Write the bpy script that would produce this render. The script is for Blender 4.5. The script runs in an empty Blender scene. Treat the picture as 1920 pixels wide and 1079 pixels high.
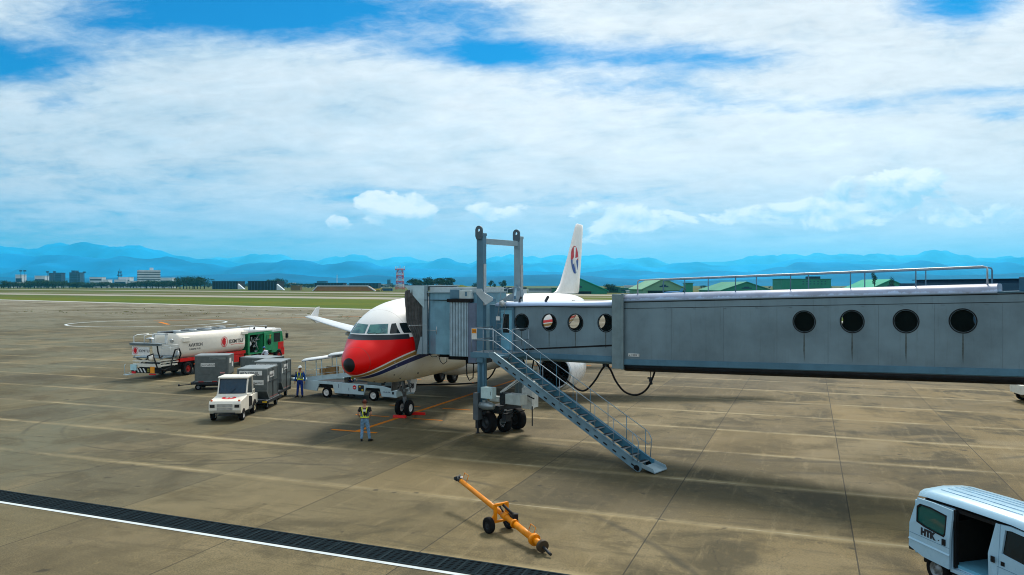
import bpy, bmesh, math, random
from mathutils import Vector, Matrix, noise
sc = bpy.context.scene
COL = sc.collection
R = math.radians
PI = math.pi
FPX = 1460.0            # focal length in photo pixels (photo is 1920 wide)
CAMH = 6.49
# ------------------------------------------------------------------ camera
cd = bpy.data.cameras.new('camera'); cam = bpy.data.objects.new('camera', cd); COL.objects.link(cam)
cam.location = (0, 0, CAMH); cam.rotation_euler = (R(90), 0, 0)
cd.sensor_width = 36; cd.lens = FPX/1920*36; cd.shift_y = -5.1/1920
cd.clip_start = .1; cd.clip_end = 90000
sc.camera = cam
# ------------------------------------------------------------------ light
SUN_EL, SUN_AZ = 48, 20          # degrees above horizon, degrees to the right of the view direction
sl = bpy.data.lights.new('sun', 'SUN'); sl.energy = 3.4; sl.angle = R(14); sl.color = (1, .93, .82)
so = bpy.data.objects.new('sun', sl); COL.objects.link(so)
sd = Vector((math.sin(R(SUN_AZ))*math.cos(R(SUN_EL)), math.cos(R(SUN_AZ))*math.cos(R(SUN_EL)), math.sin(R(SUN_EL))))
so.rotation_euler = sd.to_track_quat('Z', 'Y').to_euler()
so.location = (0, 0, 60)
sc.view_settings.view_transform = 'Standard'; sc.view_settings.look = 'None'
sc.view_settings.exposure = 0.34; sc.view_settings.gamma = 1
sc.cycles.filter_width = 1.05; sc.cycles.max_bounces = 6; sc.cycles.volume_bounces = 1; sc.cycles.transparent_max_bounces = 12
# ------------------------------------------------------------------ node expression helper
class NX:
    def __init__(s, nt, sock): s.nt, s.s = nt, sock
    def _m(s, op, *a, clamp=False):
        n = s.nt.nodes.new('ShaderNodeMath'); n.operation = op; n.use_clamp = clamp
        for i, v in enumerate((s,)+a):
            if isinstance(v, NX): s.nt.links.new(v.s, n.inputs[i])
            else: n.inputs[i].default_value = v
        return NX(s.nt, n.outputs[0])
    def __add__(s, o): return s._m('ADD', o)
    __radd__ = __add__
    def __sub__(s, o): return s._m('SUBTRACT', o)
    def __rsub__(s, o): return (s*-1)+o
    def __mul__(s, o): return s._m('MULTIPLY', o)
    __rmul__ = __mul__
    def __truediv__(s, o): return s._m('DIVIDE', o)
    def lt(s, o): return s._m('LESS_THAN', o)
    def gt(s, o): return s._m('GREATER_THAN', o)
    def fn(s, op, *a): return s._m(op, *a)
    def clamp(s): return s._m('ADD', 0.0, clamp=True)
    def ss(s, a, b):
        n = s.nt.nodes.new('ShaderNodeMapRange'); n.interpolation_type = 'SMOOTHSTEP'
        s.nt.links.new(s.s, n.inputs[0]); n.inputs[1].default_value = a; n.inputs[2].default_value = b
        return NX(s.nt, n.outputs[0])
def gauss(u, v, cu, cv, su, sv):
    a = (u-cu)/su; b = (v-cv)/sv
    return ((a*a+b*b)*-1).fn('EXPONENT')
def sep(nt, sock):
    n = nt.nodes.new('ShaderNodeSeparateXYZ'); nt.links.new(sock, n.inputs[0])
    return [NX(nt, n.outputs[i]) for i in range(3)]
def comb(nt, x, y, z):
    n = nt.nodes.new('ShaderNodeCombineXYZ')
    for i, v in enumerate((x, y, z)):
        if isinstance(v, NX): nt.links.new(v.s, n.inputs[i])
        else: n.inputs[i].default_value = v
    return n.outputs[0]
def fbm(nt, vec, scale, detail=4, rough=.55, dist=0.0):
    n = nt.nodes.new('ShaderNodeTexNoise'); n.inputs['Scale'].default_value = scale
    n.inputs['Detail'].default_value = detail; n.inputs['Roughness'].default_value = rough
    n.inputs['Distortion'].default_value = dist
    if vec is not None: nt.links.new(vec, n.inputs['Vector'])
    return NX(nt, n.outputs['Fac'])
def mixc(nt, fac, a, b, mode='MIX'):
    n = nt.nodes.new('ShaderNodeMix'); n.data_type = 'RGBA'; n.blend_type = mode
    for i, v in ((0, fac), (6, a), (7, b)):
        if isinstance(v, NX): nt.links.new(v.s, n.inputs[i])
        elif isinstance(v, (int, float)): n.inputs[i].default_value = v
        elif isinstance(v, tuple): n.inputs[i].default_value = v if len(v) == 4 else (*v, 1)
        else: nt.links.new(v, n.inputs[i])
    return n.outputs[2]
# ------------------------------------------------------------------ world: Nishita sky under a broken cloud sheet
W = bpy.data.worlds.new('World'); sc.world = W; W.use_nodes = True
nt = W.node_tree; nt.nodes.clear()
out = nt.nodes.new('ShaderNodeOutputWorld'); bg = nt.nodes.new('ShaderNodeBackground')
sky = nt.nodes.new('ShaderNodeTexSky'); sky.sky_type = 'NISHITA'; sky.sun_disc = False
sky.sun_elevation = R(SUN_EL); sky.sun_rotation = R(SUN_AZ); sky.air_density = 1.0; sky.dust_density = .3; sky.ozone_density = 2.5
tc = nt.nodes.new('ShaderNodeTexCoord')
dx, dy, dz = sep(nt, tc.outputs['Generated'])
ay = dy.fn('ABSOLUTE').fn('MAXIMUM', .15)
u = dx/ay; v = (dz/ay).fn('MINIMUM', 3.0)
den = dz.fn('MAXIMUM', 0.0)+.10
cv3 = comb(nt, dx/den, dy/den, 0.0)                       # cloud layer seen in perspective
cvw = comb(nt, u, v*2.2, 0.0)
n_big = fbm(nt, cv3, .55, 5, .58, .3)
n_det = fbm(nt, cv3, 2.3, 8, .62, .5)
n_fine = fbm(nt, cvw, 9.0, 8, .62, .4)
n_wisp = fbm(nt, comb(nt, u*3.0+v*2.0, v*22.0-u*2.5, 0.3), 1.0, 7, .62, .8)
n_mot = fbm(nt, comb(nt, u*1.0+v*.6, v*3.2-u*.25, 2.0), 26.0, 6, .6, .6)
def pxg(px, py, sx, sy): return gauss(u, v, (px-960)/FPX, (534.4-py)/FPX, sx/FPX, sy/FPX)
gap = pxg(20, 115, 190, 48)*.80 + pxg(400, 10, 300, 60)*.92 + pxg(640, 40, 170, 60)*.62 + pxg(870, 25, 150, 60)*.58 + pxg(1800, 6, 130, 48)*1.05 \
    + pxg(1180, 108, 330, 34)*.74 + pxg(900, 100, 160, 26)*.45 + pxg(1130, 165, 220, 22)*.45 + pxg(1500, 200, 330, 22)*.42 + pxg(1860, 172, 150, 18)*.48 + pxg(1890, 215, 100, 16)*.4 + pxg(110, 195, 70, 18)*.4 + pxg(230, 55, 120, 26)*.35 + (u*-1.0).ss(.1, .75)*.16 + pxg(0, 420, 500, 70)*.26 + pxg(720, 365, 190, 30)*.34 + pxg(1640, 375, 150, 26)*.3 + pxg(1150, 370, 200, 22)*.2
nmix = n_det*.34 + n_wisp*.28 + n_fine*.18 + n_mot*.20
cover = ((nmix-.5)*2.5 + 1.02 - gap*1.02).ss(.0, .92)
lowv = v.ss(.16, .0)                                        # near the horizon the sheet thins to hazy blue
lowl = (u*-1.0).ss(-.25, .55)
cover = (cover*(1.0 - lowv*(.40+lowl*.18))).clamp()
# heaped clouds low above the hills
cum = pxg(745, 398, 60, 36)*1.7 + pxg(690, 374, 28, 22)*1.0 + pxg(632, 415, 26, 15)*1.1 + pxg(940, 400, 90, 28)*.7 + pxg(1090, 410, 70, 30)*.45 + pxg(1260, 405, 170, 42)*.62 \
    + pxg(1560, 400, 120, 34)*.9 + pxg(1690, 345, 110, 42)*1.0 + pxg(1850, 410, 110, 40)*.7 + pxg(420, 440, 260, 16)*.35 + pxg(1000, 455, 500, 12)*.3
n_cum = fbm(nt, comb(nt, u*1.0, v*1.7, .7), 15.0, 8, .55, .35)
cumf = (cum + (n_cum-.5)*3.0*(cum*1.4).clamp()).ss(.45, .66)
n_cu2 = fbm(nt, comb(nt, u*1.0-.004, (v+.010)*1.7, .7), 15.0, 8, .55, .35)
shade = (n_cum-n_cu2)*3.2 + .50 + pxg(735, 372, 80, 26)*.55 - pxg(765, 424, 70, 16)*.75 + pxg(628, 408, 30, 9)*.4 - pxg(636, 426, 30, 8)*.6 + pxg(1690, 330, 90, 18)*.4 - pxg(1700, 378, 110, 22)*.6 + (pxg(1260, 390, 200, 20)+pxg(1560, 385, 130, 16)+pxg(940, 388, 90, 14))*.4
# cloud brightness (physical radiance, before the background strength)
tone = (.815 + (u*-1.0).ss(-.1, .5)*.03 + (n_big-.5)*.20 + (n_det-.5)*.24 + (n_wisp-.5)*.24 + (n_fine-.5)*.20 + (n_mot-.5)*.24 - (u*-1.0).ss(-.1, .7)*.10 + v.ss(.0, .2)*.05 + pxg(1400, 260, 520, 110)*.06).fn('MULTIPLY', 9.6)
ccol = mixc(nt, ((u*-1.0).ss(-.3, .6)*.75+lowv*.30+(.5-n_det)*1.3+(.5-n_wisp)*.8).clamp(), (.92, .96, 1.0), (.68, .86, 1.0))
cl = nt.nodes.new('ShaderNodeVectorMath'); cl.operation = 'SCALE'; nt.links.new(ccol, cl.inputs[0]); nt.links.new(tone.s, cl.inputs['Scale'])
skyc = mixc(nt, 1.0, sky.outputs[0], (.03, .55, .90), 'MULTIPLY')
base = mixc(nt, cover, skyc, cl.outputs[0])
cuc = mixc(nt, shade.clamp(), (4.3, 6.6, 8.2), (9.6, 9.9, 9.9))
fin = mixc(nt, (cumf*.92).clamp(), base, cuc)
nt.links.new(fin, bg.inputs[0]); bg.inputs[1].default_value = .088
nt.links.new(bg.outputs[0], out.inputs[0])
# ------------------------------------------------------------------ tags
def tag(o, label=None, cat=None, group=None, kind=None):
    if label: o['label'] = label
    if cat: o['category'] = cat
    if group: o['group'] = group
    if kind: o['kind'] = kind
    return o
def thing(name, loc, rz, label, cat, group=None):
    o = bpy.data.objects.new(name, None); COL.objects.link(o); o.empty_display_size = .3
    o.location = loc if len(loc) == 3 else (*loc, 0); o.rotation_euler = (0, 0, rz)
    return tag(o, label, cat, group)
def copy_tree(o, parent=None):
    c = o.copy(); COL.objects.link(c); c.parent = parent
    for ch in [k for k in bpy.data.objects if k.parent == o]: copy_tree(ch, c)
    return c
# ------------------------------------------------------------------ mesh builder
class MB:
    def __init__(s): s.v = []; s.f = []; s.m = []; s.sm = []
    def add(s, vs, fs, m=0, smooth=False):
        b = len(s.v); s.v += [tuple(q) for q in vs]
        for f in fs: s.f.append([b+i for i in f]); s.m.append(m); s.sm.append(smooth)
        return s
    def bx(s, x0, x1, y0, y1, z0, z1, m=0):
        return s.add([(x, y, z) for x in (x0, x1) for y in (y0, y1) for z in (z0, z1)],
                     [(0, 1, 3, 2), (4, 6, 7, 5), (0, 4, 5, 1), (2, 3, 7, 6), (0, 2, 6, 4), (1, 5, 7, 3)], m)
    def box(s, c, size, rot=None, m=0):
        c = Vector(c); h = Vector(size)/2; M = rot or Matrix.Identity(3)
        vs = [c + M @ Vector((x*h.x, y*h.y, z*h.z)) for x in (-1, 1) for y in (-1, 1) for z in (-1, 1)]
        return s.add(vs, [(0, 1, 3, 2), (4, 6, 7, 5), (0, 4, 5, 1), (2, 3, 7, 6), (0, 2, 6, 4), (1, 5, 7, 3)], m)
    def bar(s, p0, p1, w, h, m=0, up=(0, 0, 1)):
        p0 = Vector(p0); p1 = Vector(p1); d = (p1-p0); L = d.length; d.normalize()
        a = Vector(up).cross(d)
        if a.length < 1e-4: a = Vector((1, 0, 0)).cross(d)
        a.normalize(); b = d.cross(a)
        M = Matrix((d, a, b)).transposed()
        return s.box((p0+p1)/2, (L, w, h), M, m)
    def cyl(s, p0, p1, r0, r1=None, n=12, m=0, cap=True, smooth=True):
        r1 = r0 if r1 is None else r1
        p0 = Vector(p0); p1 = Vector(p1); d = (p1-p0).normalized()
        a = d.cross(Vector((0, 0, 1)))
        if a.length < 1e-3: a = d.cross(Vector((0, 1, 0)))
        a.normalize(); b = d.cross(a)
        ring = lambda p, r: [p + (a*math.cos(2*PI*i/n) + b*math.sin(2*PI*i/n))*r for i in range(n)]
        s.add(ring(p0, r0)+ring(p1, r1), [(i, (i+1) % n, n+(i+1) % n, n+i) for i in range(n)], m, smooth)
        if cap:
            s.add(ring(p0, r0), [tuple(range(n))], m); s.add(ring(p1, r1), [tuple(range(n-1, -1, -1))], m)
        return s
    def tube(s, pts, r, n=8, m=0, closed=False):
        pts = [Vector(p) for p in pts]; k = len(pts); rings = []
        ref = None
        for i, p in enumerate(pts):
            a = pts[i-1] if (i or closed) else p; b = pts[(i+1) % k] if (i < k-1 or closed) else p
            d = (b-a).normalized()
            if ref is None:
                ref = d.cross(Vector((0, 0, 1)))
                if ref.length < 1e-3: ref = d.cross(Vector((0, 1, 0)))
            x = (ref - d*ref.dot(d)).normalized(); ref = x; y = d.cross(x)
            rr = r[i] if isinstance(r, (list, tuple)) else r
            rings.append([p + (x*math.cos(2*PI*j/n)+y*math.sin(2*PI*j/n))*rr for j in range(n)])
        return s.loft(rings, m, closed, not closed)
    def loft(s, rings, m=0, closed=False, cap=True, smooth=True):
        n = len(rings[0]); k = len(rings); vs = [q for rg in rings for q in rg]; fs = []
        for i in range(k if closed else k-1):
            j = (i+1) % k
            for a in range(n): fs.append((i*n+a, i*n+(a+1) % n, j*n+(a+1) % n, j*n+a))
        s.add(vs, fs, m, smooth)
        if cap:
            s.add(rings[0], [tuple(range(n-1, -1, -1))], m); s.add(rings[-1], [tuple(range(n))], m)
        return s
    def ext(s, poly, vec, m=0):
        vec = Vector(vec); a = [Vector(p) for p in poly]; b = [p+vec for p in a]; n = len(a)
        return s.add(a+b, [tuple(range(n)), tuple(range(2*n-1, n-1, -1))]+[(i, n+i, n+(i+1) % n, (i+1) % n) for i in range(n)], m)
    def ball(s, c, r, n=12, k=8, m=0, sq=(1, 1, 1)):
        c = Vector(c); rings = []
        for i in range(1, k):
            t = PI*i/k
            rings.append([c+Vector((math.sin(t)*math.cos(2*PI*j/n)*sq[0], math.sin(t)*math.sin(2*PI*j/n)*sq[1], math.cos(t)*sq[2]))*r for j in range(n)])
        return s.loft(rings, m)
    def lathe(s, c, axis, prof, n=24, m=0, smooth=True, cap=False):
        c = Vector(c); d = Vector(axis).normalized(); a = d.cross(Vector((0, 0, 1)))
        if a.length < 1e-3: a = Vector((1, 0, 0))
        a.normalize(); b = d.cross(a)
        rings = [[c+d*x+(a*math.cos(2*PI*j/n)+b*math.sin(2*PI*j/n))*r for j in range(n)] for x, r in prof]
        return s.loft(rings, m, False, cap, smooth)
    def build(s, name, mats, parent=None, bevel=0, kind=None, sub=0, fixn=True):
        me = bpy.data.meshes.new(name); me.from_pydata(s.v, [], s.f)
        for q in (mats if isinstance(mats, (list, tuple)) else [mats]): me.materials.append(q)
        me.polygons.foreach_set('material_index', s.m); me.polygons.foreach_set('use_smooth', s.sm)
        if fixn:
            bm = bmesh.new(); bm.from_mesh(me)
            bmesh.ops.remove_doubles(bm, verts=bm.verts, dist=1e-5)
            bmesh.ops.recalc_face_normals(bm, faces=bm.faces); bm.to_mesh(me); bm.free()
        me.update()
        o = bpy.data.objects.new(name, me); COL.objects.link(o); o.parent = parent
        if bevel:
            b = o.modifiers.new('bevel', 'BEVEL'); b.width = bevel; b.segments = 2; b.limit_method = 'ANGLE'; b.angle_limit = R(40)
        if sub:
            b = o.modifiers.new('sub', 'SUBSURF'); b.levels = sub; b.render_levels = sub
        if kind: o['kind'] = kind
        return o
def text(name, st, size, mat, parent, loc, mtx, ext=.002, align='LEFT', sx=1.0, shear=0.0, bold=0.0):
    c = bpy.data.curves.new(name, 'FONT'); c.body = st; c.size = size; c.extrude = ext; c.align_x = align; c.shear = shear; c.offset = bold
    c.resolution_u = 3
    t = bpy.data.objects.new(name+'_c', c); COL.objects.link(t)
    bpy.context.view_layer.update()
    me = bpy.data.meshes.new_from_object(t.evaluated_get(bpy.context.evaluated_depsgraph_get()))
    bpy.data.objects.remove(t)
    me.name = name; me.materials.clear(); me.materials.append(mat)
    me.transform(Matrix.Translation(loc) @ mtx.to_4x4() @ Matrix.Diagonal((sx, 1, 1, 1)))
    o = bpy.data.objects.new(name, me); COL.objects.link(o); o.parent = parent
    return o
def basis(x, y):       # text basis: reads along x, up along y
    x = Vector(x).normalized(); y = Vector(y); y = (y-x*y.dot(x)).normalized(); z = x.cross(y)
    return Matrix((x, y, z)).transposed()
# ------------------------------------------------------------------ materials
MT = {}
def mat(name, col, rough=.5, metal=0.0, var=.12, vs=3.0, bump=0.0, bs=30.0, spec=.28, coat=0.0, streak=0.0, dirt=None, coord='Object', emit=None):
    m = bpy.data.materials.new(name); m.use_nodes = True; nt = m.node_tree; b = nt.nodes['Principled BSDF']
    b.inputs['Roughness'].default_value = rough; b.inputs['Metallic'].default_value = metal
    b.inputs['Specular IOR Level'].default_value = spec; b.inputs['Coat Weight'].default_value = coat; b.inputs['Coat Roughness'].default_value = .08
    tc = nt.nodes.new('ShaderNodeTexCoord'); vec = tc.outputs[coord]
    n = fbm(nt, vec, vs, 5, .6)
    c = mixc(nt, n.ss(.3, .7), tuple(x*(1-var) for x in col), tuple(min(1, x*(1+var)) for x in col))
    if streak:
        x, y, z = sep(nt, vec)
        w = fbm(nt, comb(nt, x*7.0, y*7.0, z*.45), 1.0, 5, .7)
        c = mixc(nt, w.ss(.52, .78)*streak, c, dirt or tuple(q*.45 for q in col))
    elif dirt:
        w = fbm(nt, vec, vs*2.7, 6, .7)
        c = mixc(nt, w.ss(.55, .75)*.6, c, dirt)
    nt.links.new(c, b.inputs['Base Color'])
    if bump:
        bn = nt.nodes.new('ShaderNodeBump'); bn.inputs['Strength'].default_value = bump; bn.inputs['Distance'].default_value = .02
        k = fbm(nt, vec, bs, 4, .6); nt.links.new(k.s, bn.inputs['Height']); nt.links.new(bn.outputs[0], b.inputs['Normal'])
    r2 = fbm(nt, vec, vs*1.7, 4)*.25 + (rough-.12); nt.links.new(r2.clamp().s, b.inputs['Roughness'])
    if emit: b.inputs['Emission Color'].default_value = (*col, 1); b.inputs['Emission Strength'].default_value = emit
    MT[name] = m; return m
def glass(name, tint, alpha=.35, rough=.04):
    m = bpy.data.materials.new(name); m.use_nodes = True; nt = m.node_tree; b = nt.nodes['Principled BSDF']
    b.inputs['Base Color'].default_value = (*tint, 1); b.inputs['Roughness'].default_value = rough
    b.inputs['Alpha'].default_value = alpha; b.inputs['Specular IOR Level'].default_value = .4
    MT[name] = m; return m
white = mat('white_paint', (.76, .78, .78), .35, var=.05, streak=.25, dirt=(.45, .42, .36))
cream = mat('cream_paint', (.72, .70, .62), .38, var=.05, streak=.25, dirt=(.4, .36, .28))
tankw = mat('tank_white', (.78, .75, .67), .35, var=.03, streak=.08, dirt=(.5, .45, .36))
black = mat('black_paint', (.007, .007, .008), .6, var=.2, spec=.2)
rubber = mat('tyre_rubber', (.006, .006, .007), .9, var=.3, bump=.2, spec=.2)
steel = mat('galvanised_steel', (.42, .46, .48), .42, .6, var=.12, vs=6)
dsteel = mat('dark_steel', (.028, .032, .036), .6, .3, var=.3, vs=8)
rimw = mat('wheel_white', (.7, .7, .68), .4, var=.1, dirt=(.25, .2, .12))
rimg = mat('wheel_grey', (.22, .24, .25), .4, .5, var=.1)
bgrey = mat('bridge_grey', (.155, .228, .268), .42, .25, var=.22, vs=.45, streak=.35, bump=.12, bs=1.2, spec=.5, dirt=(.06, .08, .085))
bblue = mat('bridge_blue_grey', (.085, .19, .265), .48, .2, var=.12, vs=1.2, streak=.3, dirt=(.06, .10, .12))
blight = mat('bridge_light_panel', (.24, .34, .39), .42, .2, var=.1, vs=1.5, streak=.25, dirt=(.16, .2, .22))
broof = mat('bridge_roof_membrane', (.30, .35, .47), .45, 0, var=.2, vs=.9, dirt=(.44, .54, .74))
bdark = mat('bridge_underside', (.010, .010, .011), .7, var=.3, spec=.2)
stairb = mat('stair_blue_paint', (.06, .20, .30), .45, .1, var=.15, vs=3)
stairl = mat('stair_grey_paint', (.15, .25, .31), .45, .2, var=.12, vs=3)
inter = mat('interior_dark', (.014, .014, .012), .9, var=.2, spec=.1)
bellow = mat('bellows_fabric', (.085, .09, .09), .8, var=.3, vs=5, bump=.4)
red = mat('red_paint', (.62, .006, .003), .4, var=.1)
dred = mat('dark_red_paint', (.32, .01, .006), .5, var=.3)
orange = mat('towbar_orange', (.68, .22, .0), .42, var=.12, vs=5, dirt=(.28, .10, .02))
green = mat('truck_green', (.02, .27, .11), .38, var=.1, coat=.2)
contg = mat('container_aluminium', (.11, .13, .13), .48, .35, var=.13, vs=4, dirt=(.09, .10, .10), bump=.15, bs=8)
contt = mat('container_top', (.20, .23, .24), .5, .3, var=.12, vs=4)
yellow = mat('yellow_paint', (.65, .42, .03), .5, var=.1)
hiviz = mat('hi_vis_yellow', (.70, .78, .05), .6, var=.05)
navy = mat('navy_cloth', (.008, .035, .22), .85, var=.25, vs=12)
bluec = mat('blue_cloth', (.006, .07, .30), .85, var=.25, vs=12)
jeans = mat('faded_jeans', (.13, .25, .38), .9, var=.35, vs=9)
blackc = mat('black_cloth', (.012, .012, .014), .9, var=.3, vs=12)
skin = mat('skin', (.36, .19, .12), .55, var=.08, vs=10)
hair = mat('dark_hair', (.03, .014, .009), .7, var=.3, vs=30)
brownb = mat('cardboard', (.30, .17, .06), .8, var=.15)
lblue = mat('loader_pale_blue', (.47, .61, .66), .4, var=.05, streak=.2, dirt=(.3, .36, .38))
vanb = mat('van_paint', (.34, .54, .68), .3, var=.03, coat=.35, dirt=(.22, .42, .56))
logo_red = mat('logo_red', (.62, .01, .02), .5, var=.05)
gdark = glass('dark_glass', (.006, .014, .018), 1.0, .12)
gcab = glass('cab_glass', (.008, .04, .075), .86, .08)
gthin = glass('pane_glass', (.05, .08, .08), .10, .03); gthin.node_tree.nodes['Principled BSDF'].inputs['Specular IOR Level'].default_value = .15
gvan = glass('van_glass', (.01, .10, .09), .88)
lamp_o = mat('amber_lens', (.7, .1, .01), .3)
inkd = mat('dark_lettering', (.02, .022, .03), .6, var=.1)
inkb = mat('blue_lettering', (.02, .04, .12), .6, var=.1)
labelw = mat('label_white', (.62, .64, .62), .5, var=.08)
def wheel(parent, c, r, w, axis=(0, 1, 0), rim=None, name='wheel', rr=.58):
    ax = Vector(axis).normalized(); c = Vector(c)
    o = MB().lathe(c, ax, [(-w/2, r*rr), (-w/2, r*.9), (-w*.4, r*.98), (-w*.2, r), (w*.2, r), (w*.4, r*.98), (w/2, r*.9), (w/2, r*rr), (-w/2, r*rr)], 28).build(name, rubber, parent)
    m = MB()
    for s in (-1, 1):
        m.lathe(c, ax*s, [(w*.46, r*rr), (w*.47, r*rr*.93), (w*.25, r*rr*.80), (w*.2, r*rr*.5), (w*.42, r*rr*.34), (w*.44, .002)], 20)
        for k in range(6):
            a = ax.cross(Vector((0, 0, 1))); b = ax.cross(a); q = c+ax*s*w*.26+(a*math.cos(k*PI/3)+b*math.sin(k*PI/3))*r*rr*.62
            m.cyl(q, q+ax*s*.02, r*.06, n=6)
    m.build('rim', rim or rimw, o)
    return o
# ------------------------------------------------------------------ ground, in the apron's own frame (a = away along the aeroplane, p = across)
TH = .365
sa, ca = math.sin(TH), math.cos(TH)
def AP(a, p, z=0.0): return Vector((a*sa+p*ca, a*ca-p*sa, z))
def sheet(name, pts, z, m, kind='structure', label=None):
    o = MB().add([(x, y, z) for x, y in pts], [tuple(range(len(pts)))]).build(name, m, kind=kind, fixn=False)
    if o.data.polygons[0].normal.z < 0: o.data.flip_normals()
    if label: o['label'] = label
    return o
# grassland to the horizon
m = bpy.data.materials.new('airfield_grass'); m.use_nodes = True; nt = m.node_tree; b = nt.nodes['Principled BSDF']; b.inputs['Roughness'].default_value = .95; b.inputs['Specular IOR Level'].default_value = .1
tc = nt.nodes.new('ShaderNodeTexCoord'); x, y, z = sep(nt, tc.outputs['Object'])
n1 = fbm(nt, comb(nt, x, y*1.6, 0.0), .012, 6, .6); n2 = fbm(nt, tc.outputs['Object'], .22, 6, .65); n3 = fbm(nt, tc.outputs['Object'], 1.6, 4, .7)
c = mixc(nt, n1.ss(.42, .62), (.055, .098, .0), (.105, .118, .0))
c = mixc(nt, n2.ss(.45, .75)*.6, c, (.03, .055, .003)); c = mixc(nt, n3.ss(.5, .8)*.4, c, (.12, .12, .02))
far = y.ss(360, 480)
c = mixc(nt, far*n1.ss(.35, .6)*.8, c, (.075, .062, .018)); c = mixc(nt, far*n2.ss(.55, .7)*.6, c, (.07, .07, .03))
nt.links.new(c, b.inputs['Base Color']); m_grass = m
sheet('grass_field', [(-40000, -300), (40000, -300), (40000, 42000), (-40000, 42000)], -.06, m_grass)
# concrete
m = bpy.data.materials.new('apron_concrete'); m.use_nodes = True; nt = m.node_tree; b = nt.nodes['Principled BSDF']; b.inputs['Specular IOR Level'].default_value = .12
tc = nt.nodes.new('ShaderNodeTexCoord'); x, y, z = sep(nt, tc.outputs['Object'])
A = x*sa+y*ca; P = x*ca-y*sa
vec = comb(nt, A, P, 0.0)
pj = (P-1.05)/4.95; aj = (A-21.55)/4.8
def cell(q): return q.fn('FLOOR')
wn = nt.nodes.new('ShaderNodeTexWhiteNoise'); wn.noise_dimensions = '2D'; nt.links.new(comb(nt, cell(pj), cell(aj), 0.0), wn.inputs['Vector']); slab = NX(nt, wn.outputs['Value'])
wn2 = nt.nodes.new('ShaderNodeTexWhiteNoise'); wn2.noise_dimensions = '2D'; nt.links.new(comb(nt, cell(pj)+31.0, cell(aj)+7.0, 0.0), wn2.inputs['Vector']); slab2 = NX(nt, wn2.outputs['Value'])
nb = fbm(nt, vec, .055, 5, .6, .4); nm = fbm(nt, vec, .33, 6, .62, .6); ns = fbm(nt, vec, 2.6, 6, .7); ng = fbm(nt, vec, 24.0, 5, .75)
nst = fbm(nt, comb(nt, A*.28, P*2.6, 1.0), 1.0, 6, .68, .3)      # scuffs along the aeroplane's path
nsc = fbm(nt, comb(nt, A*2.4, P*.30, 4.0), 1.0, 6, .68, .3)      # trowel marks across
right = P.ss(-30, 6)
near = A.ss(150, 30)
lf = P.ss(-14, -34)
nw = fbm(nt, vec, .16, 6, .65, .8)
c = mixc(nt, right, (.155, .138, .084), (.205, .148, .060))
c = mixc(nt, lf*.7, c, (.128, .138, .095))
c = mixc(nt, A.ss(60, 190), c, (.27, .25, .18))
c = mixc(nt, nb.ss(.40, .64)*.8, c, (.085, .066, .026))
c = mixc(nt, nw.ss(.50, .66)*.62*near, c, (.25, .20, .11))
c = mixc(nt, nm.ss(.47, .64)*(.55+right*.4), c, (.055, .046, .024))
c = mixc(nt, nst.ss(.52, .74)*(.28+right*.30)*near, c, (.30, .235, .125))
c = mixc(nt, nsc.ss(.50, .72)*.6*near, c, (.040, .036, .020))
c = mixc(nt, ((slab-.5).fn('ABSOLUTE')*.45*near), c, mixc(nt, slab.gt(.5), (.05, .045, .03), (.30, .21, .085)))
dk = (slab2.gt(.70))*nb.ss(.35, .55)*near
c = mixc(nt, dk*.30, c, (.045, .042, .034))
c = mixc(nt, ns.ss(.52, .78)*.5, c, (.28, .215, .10)); c = mixc(nt, ng.ss(.40, .62)*.62, c, (.045, .042, .026))
gr = fbm(nt, vec, 60.0, 4, .85); c = mixc(nt, gr.ss(.50, .30)*.5*A.ss(60, 20), c, (.05, .045, .03)); c = mixc(nt, gr.ss(.52, .70)*.6*A.ss(50, 20), c, (.30, .25, .14))
fp = (pj-cell(pj)-.5).fn('ABSOLUTE'); fa = (aj-cell(aj)-.5).fn('ABSOLUTE')
wj = (ns-.5)*.006
la = (fa+wj).gt(.4925); lp = (fp+wj*.5).gt(.4968)
soft = (fa+(nm-.5)*.07+(nst-.5)*.05).ss(.43, .50)
c = mixc(nt, soft*nw.ss(.35, .6)*.62*near, c, (.32, .26, .14))
c = mixc(nt, la*(nm.ss(.38, .62)*.60+.08)*A.ss(190, 60), c, (.34, .30, .20))
c = mixc(nt, (fa+wj).gt(.4975)*nm.ss(.62, .45)*.8, c, (.035, .03, .02))
c = mixc(nt, lp*.85*A.ss(170, 60), c, (.028, .026, .02))
for (a0_, p0_, r0_, w_) in ((31.0, -25.5, 9.5, .16), (31.0, -25.5, 8.0, .13), (10.0, -14.0, 14.0, .2), (52.0, -6.0, 24.0, .3), (52.0, -6.0, 22.2, .3)):
    rr_ = ((A-a0_)*(A-a0_)+(P-p0_)*(P-p0_)).fn('SQRT'); c = mixc(nt, (((rr_-r0_)+(nm-.5)*.5).fn('ABSOLUTE')).ss(w_, .0)*nw.ss(.42, .62)*.55, c, (.035, .035, .026))
vo = nt.nodes.new('ShaderNodeTexVoronoi'); vo.feature = 'DISTANCE_TO_EDGE'; vo.inputs['Scale'].default_value = .16; wv = nt.nodes.new('ShaderNodeVectorMath'); wv.operation = 'ADD'; nt.links.new(vec, wv.inputs[0]); nt.links.new(comb(nt, (nm-.5)*5.0, (nw-.5)*5.0, 0.0), wv.inputs[1]); nt.links.new(wv.outputs[0], vo.inputs['Vector'])
c = mixc(nt, NX(nt, vo.outputs['Distance']).lt(.0025)*nw.gt(.58)*.35*near, c, (.03, .027, .02))
sp_ = fbm(nt, vec, 1.7, 2, .4, .2).ss(.70, .76); c = mixc(nt, sp_*.65*near, c, (.028, .026, .02))
pit = fbm(nt, vec, .9, 2, .5).gt(.755); c = mixc(nt, pit*ns.gt(.5)*.75, c, (.03, .028, .02))
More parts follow.
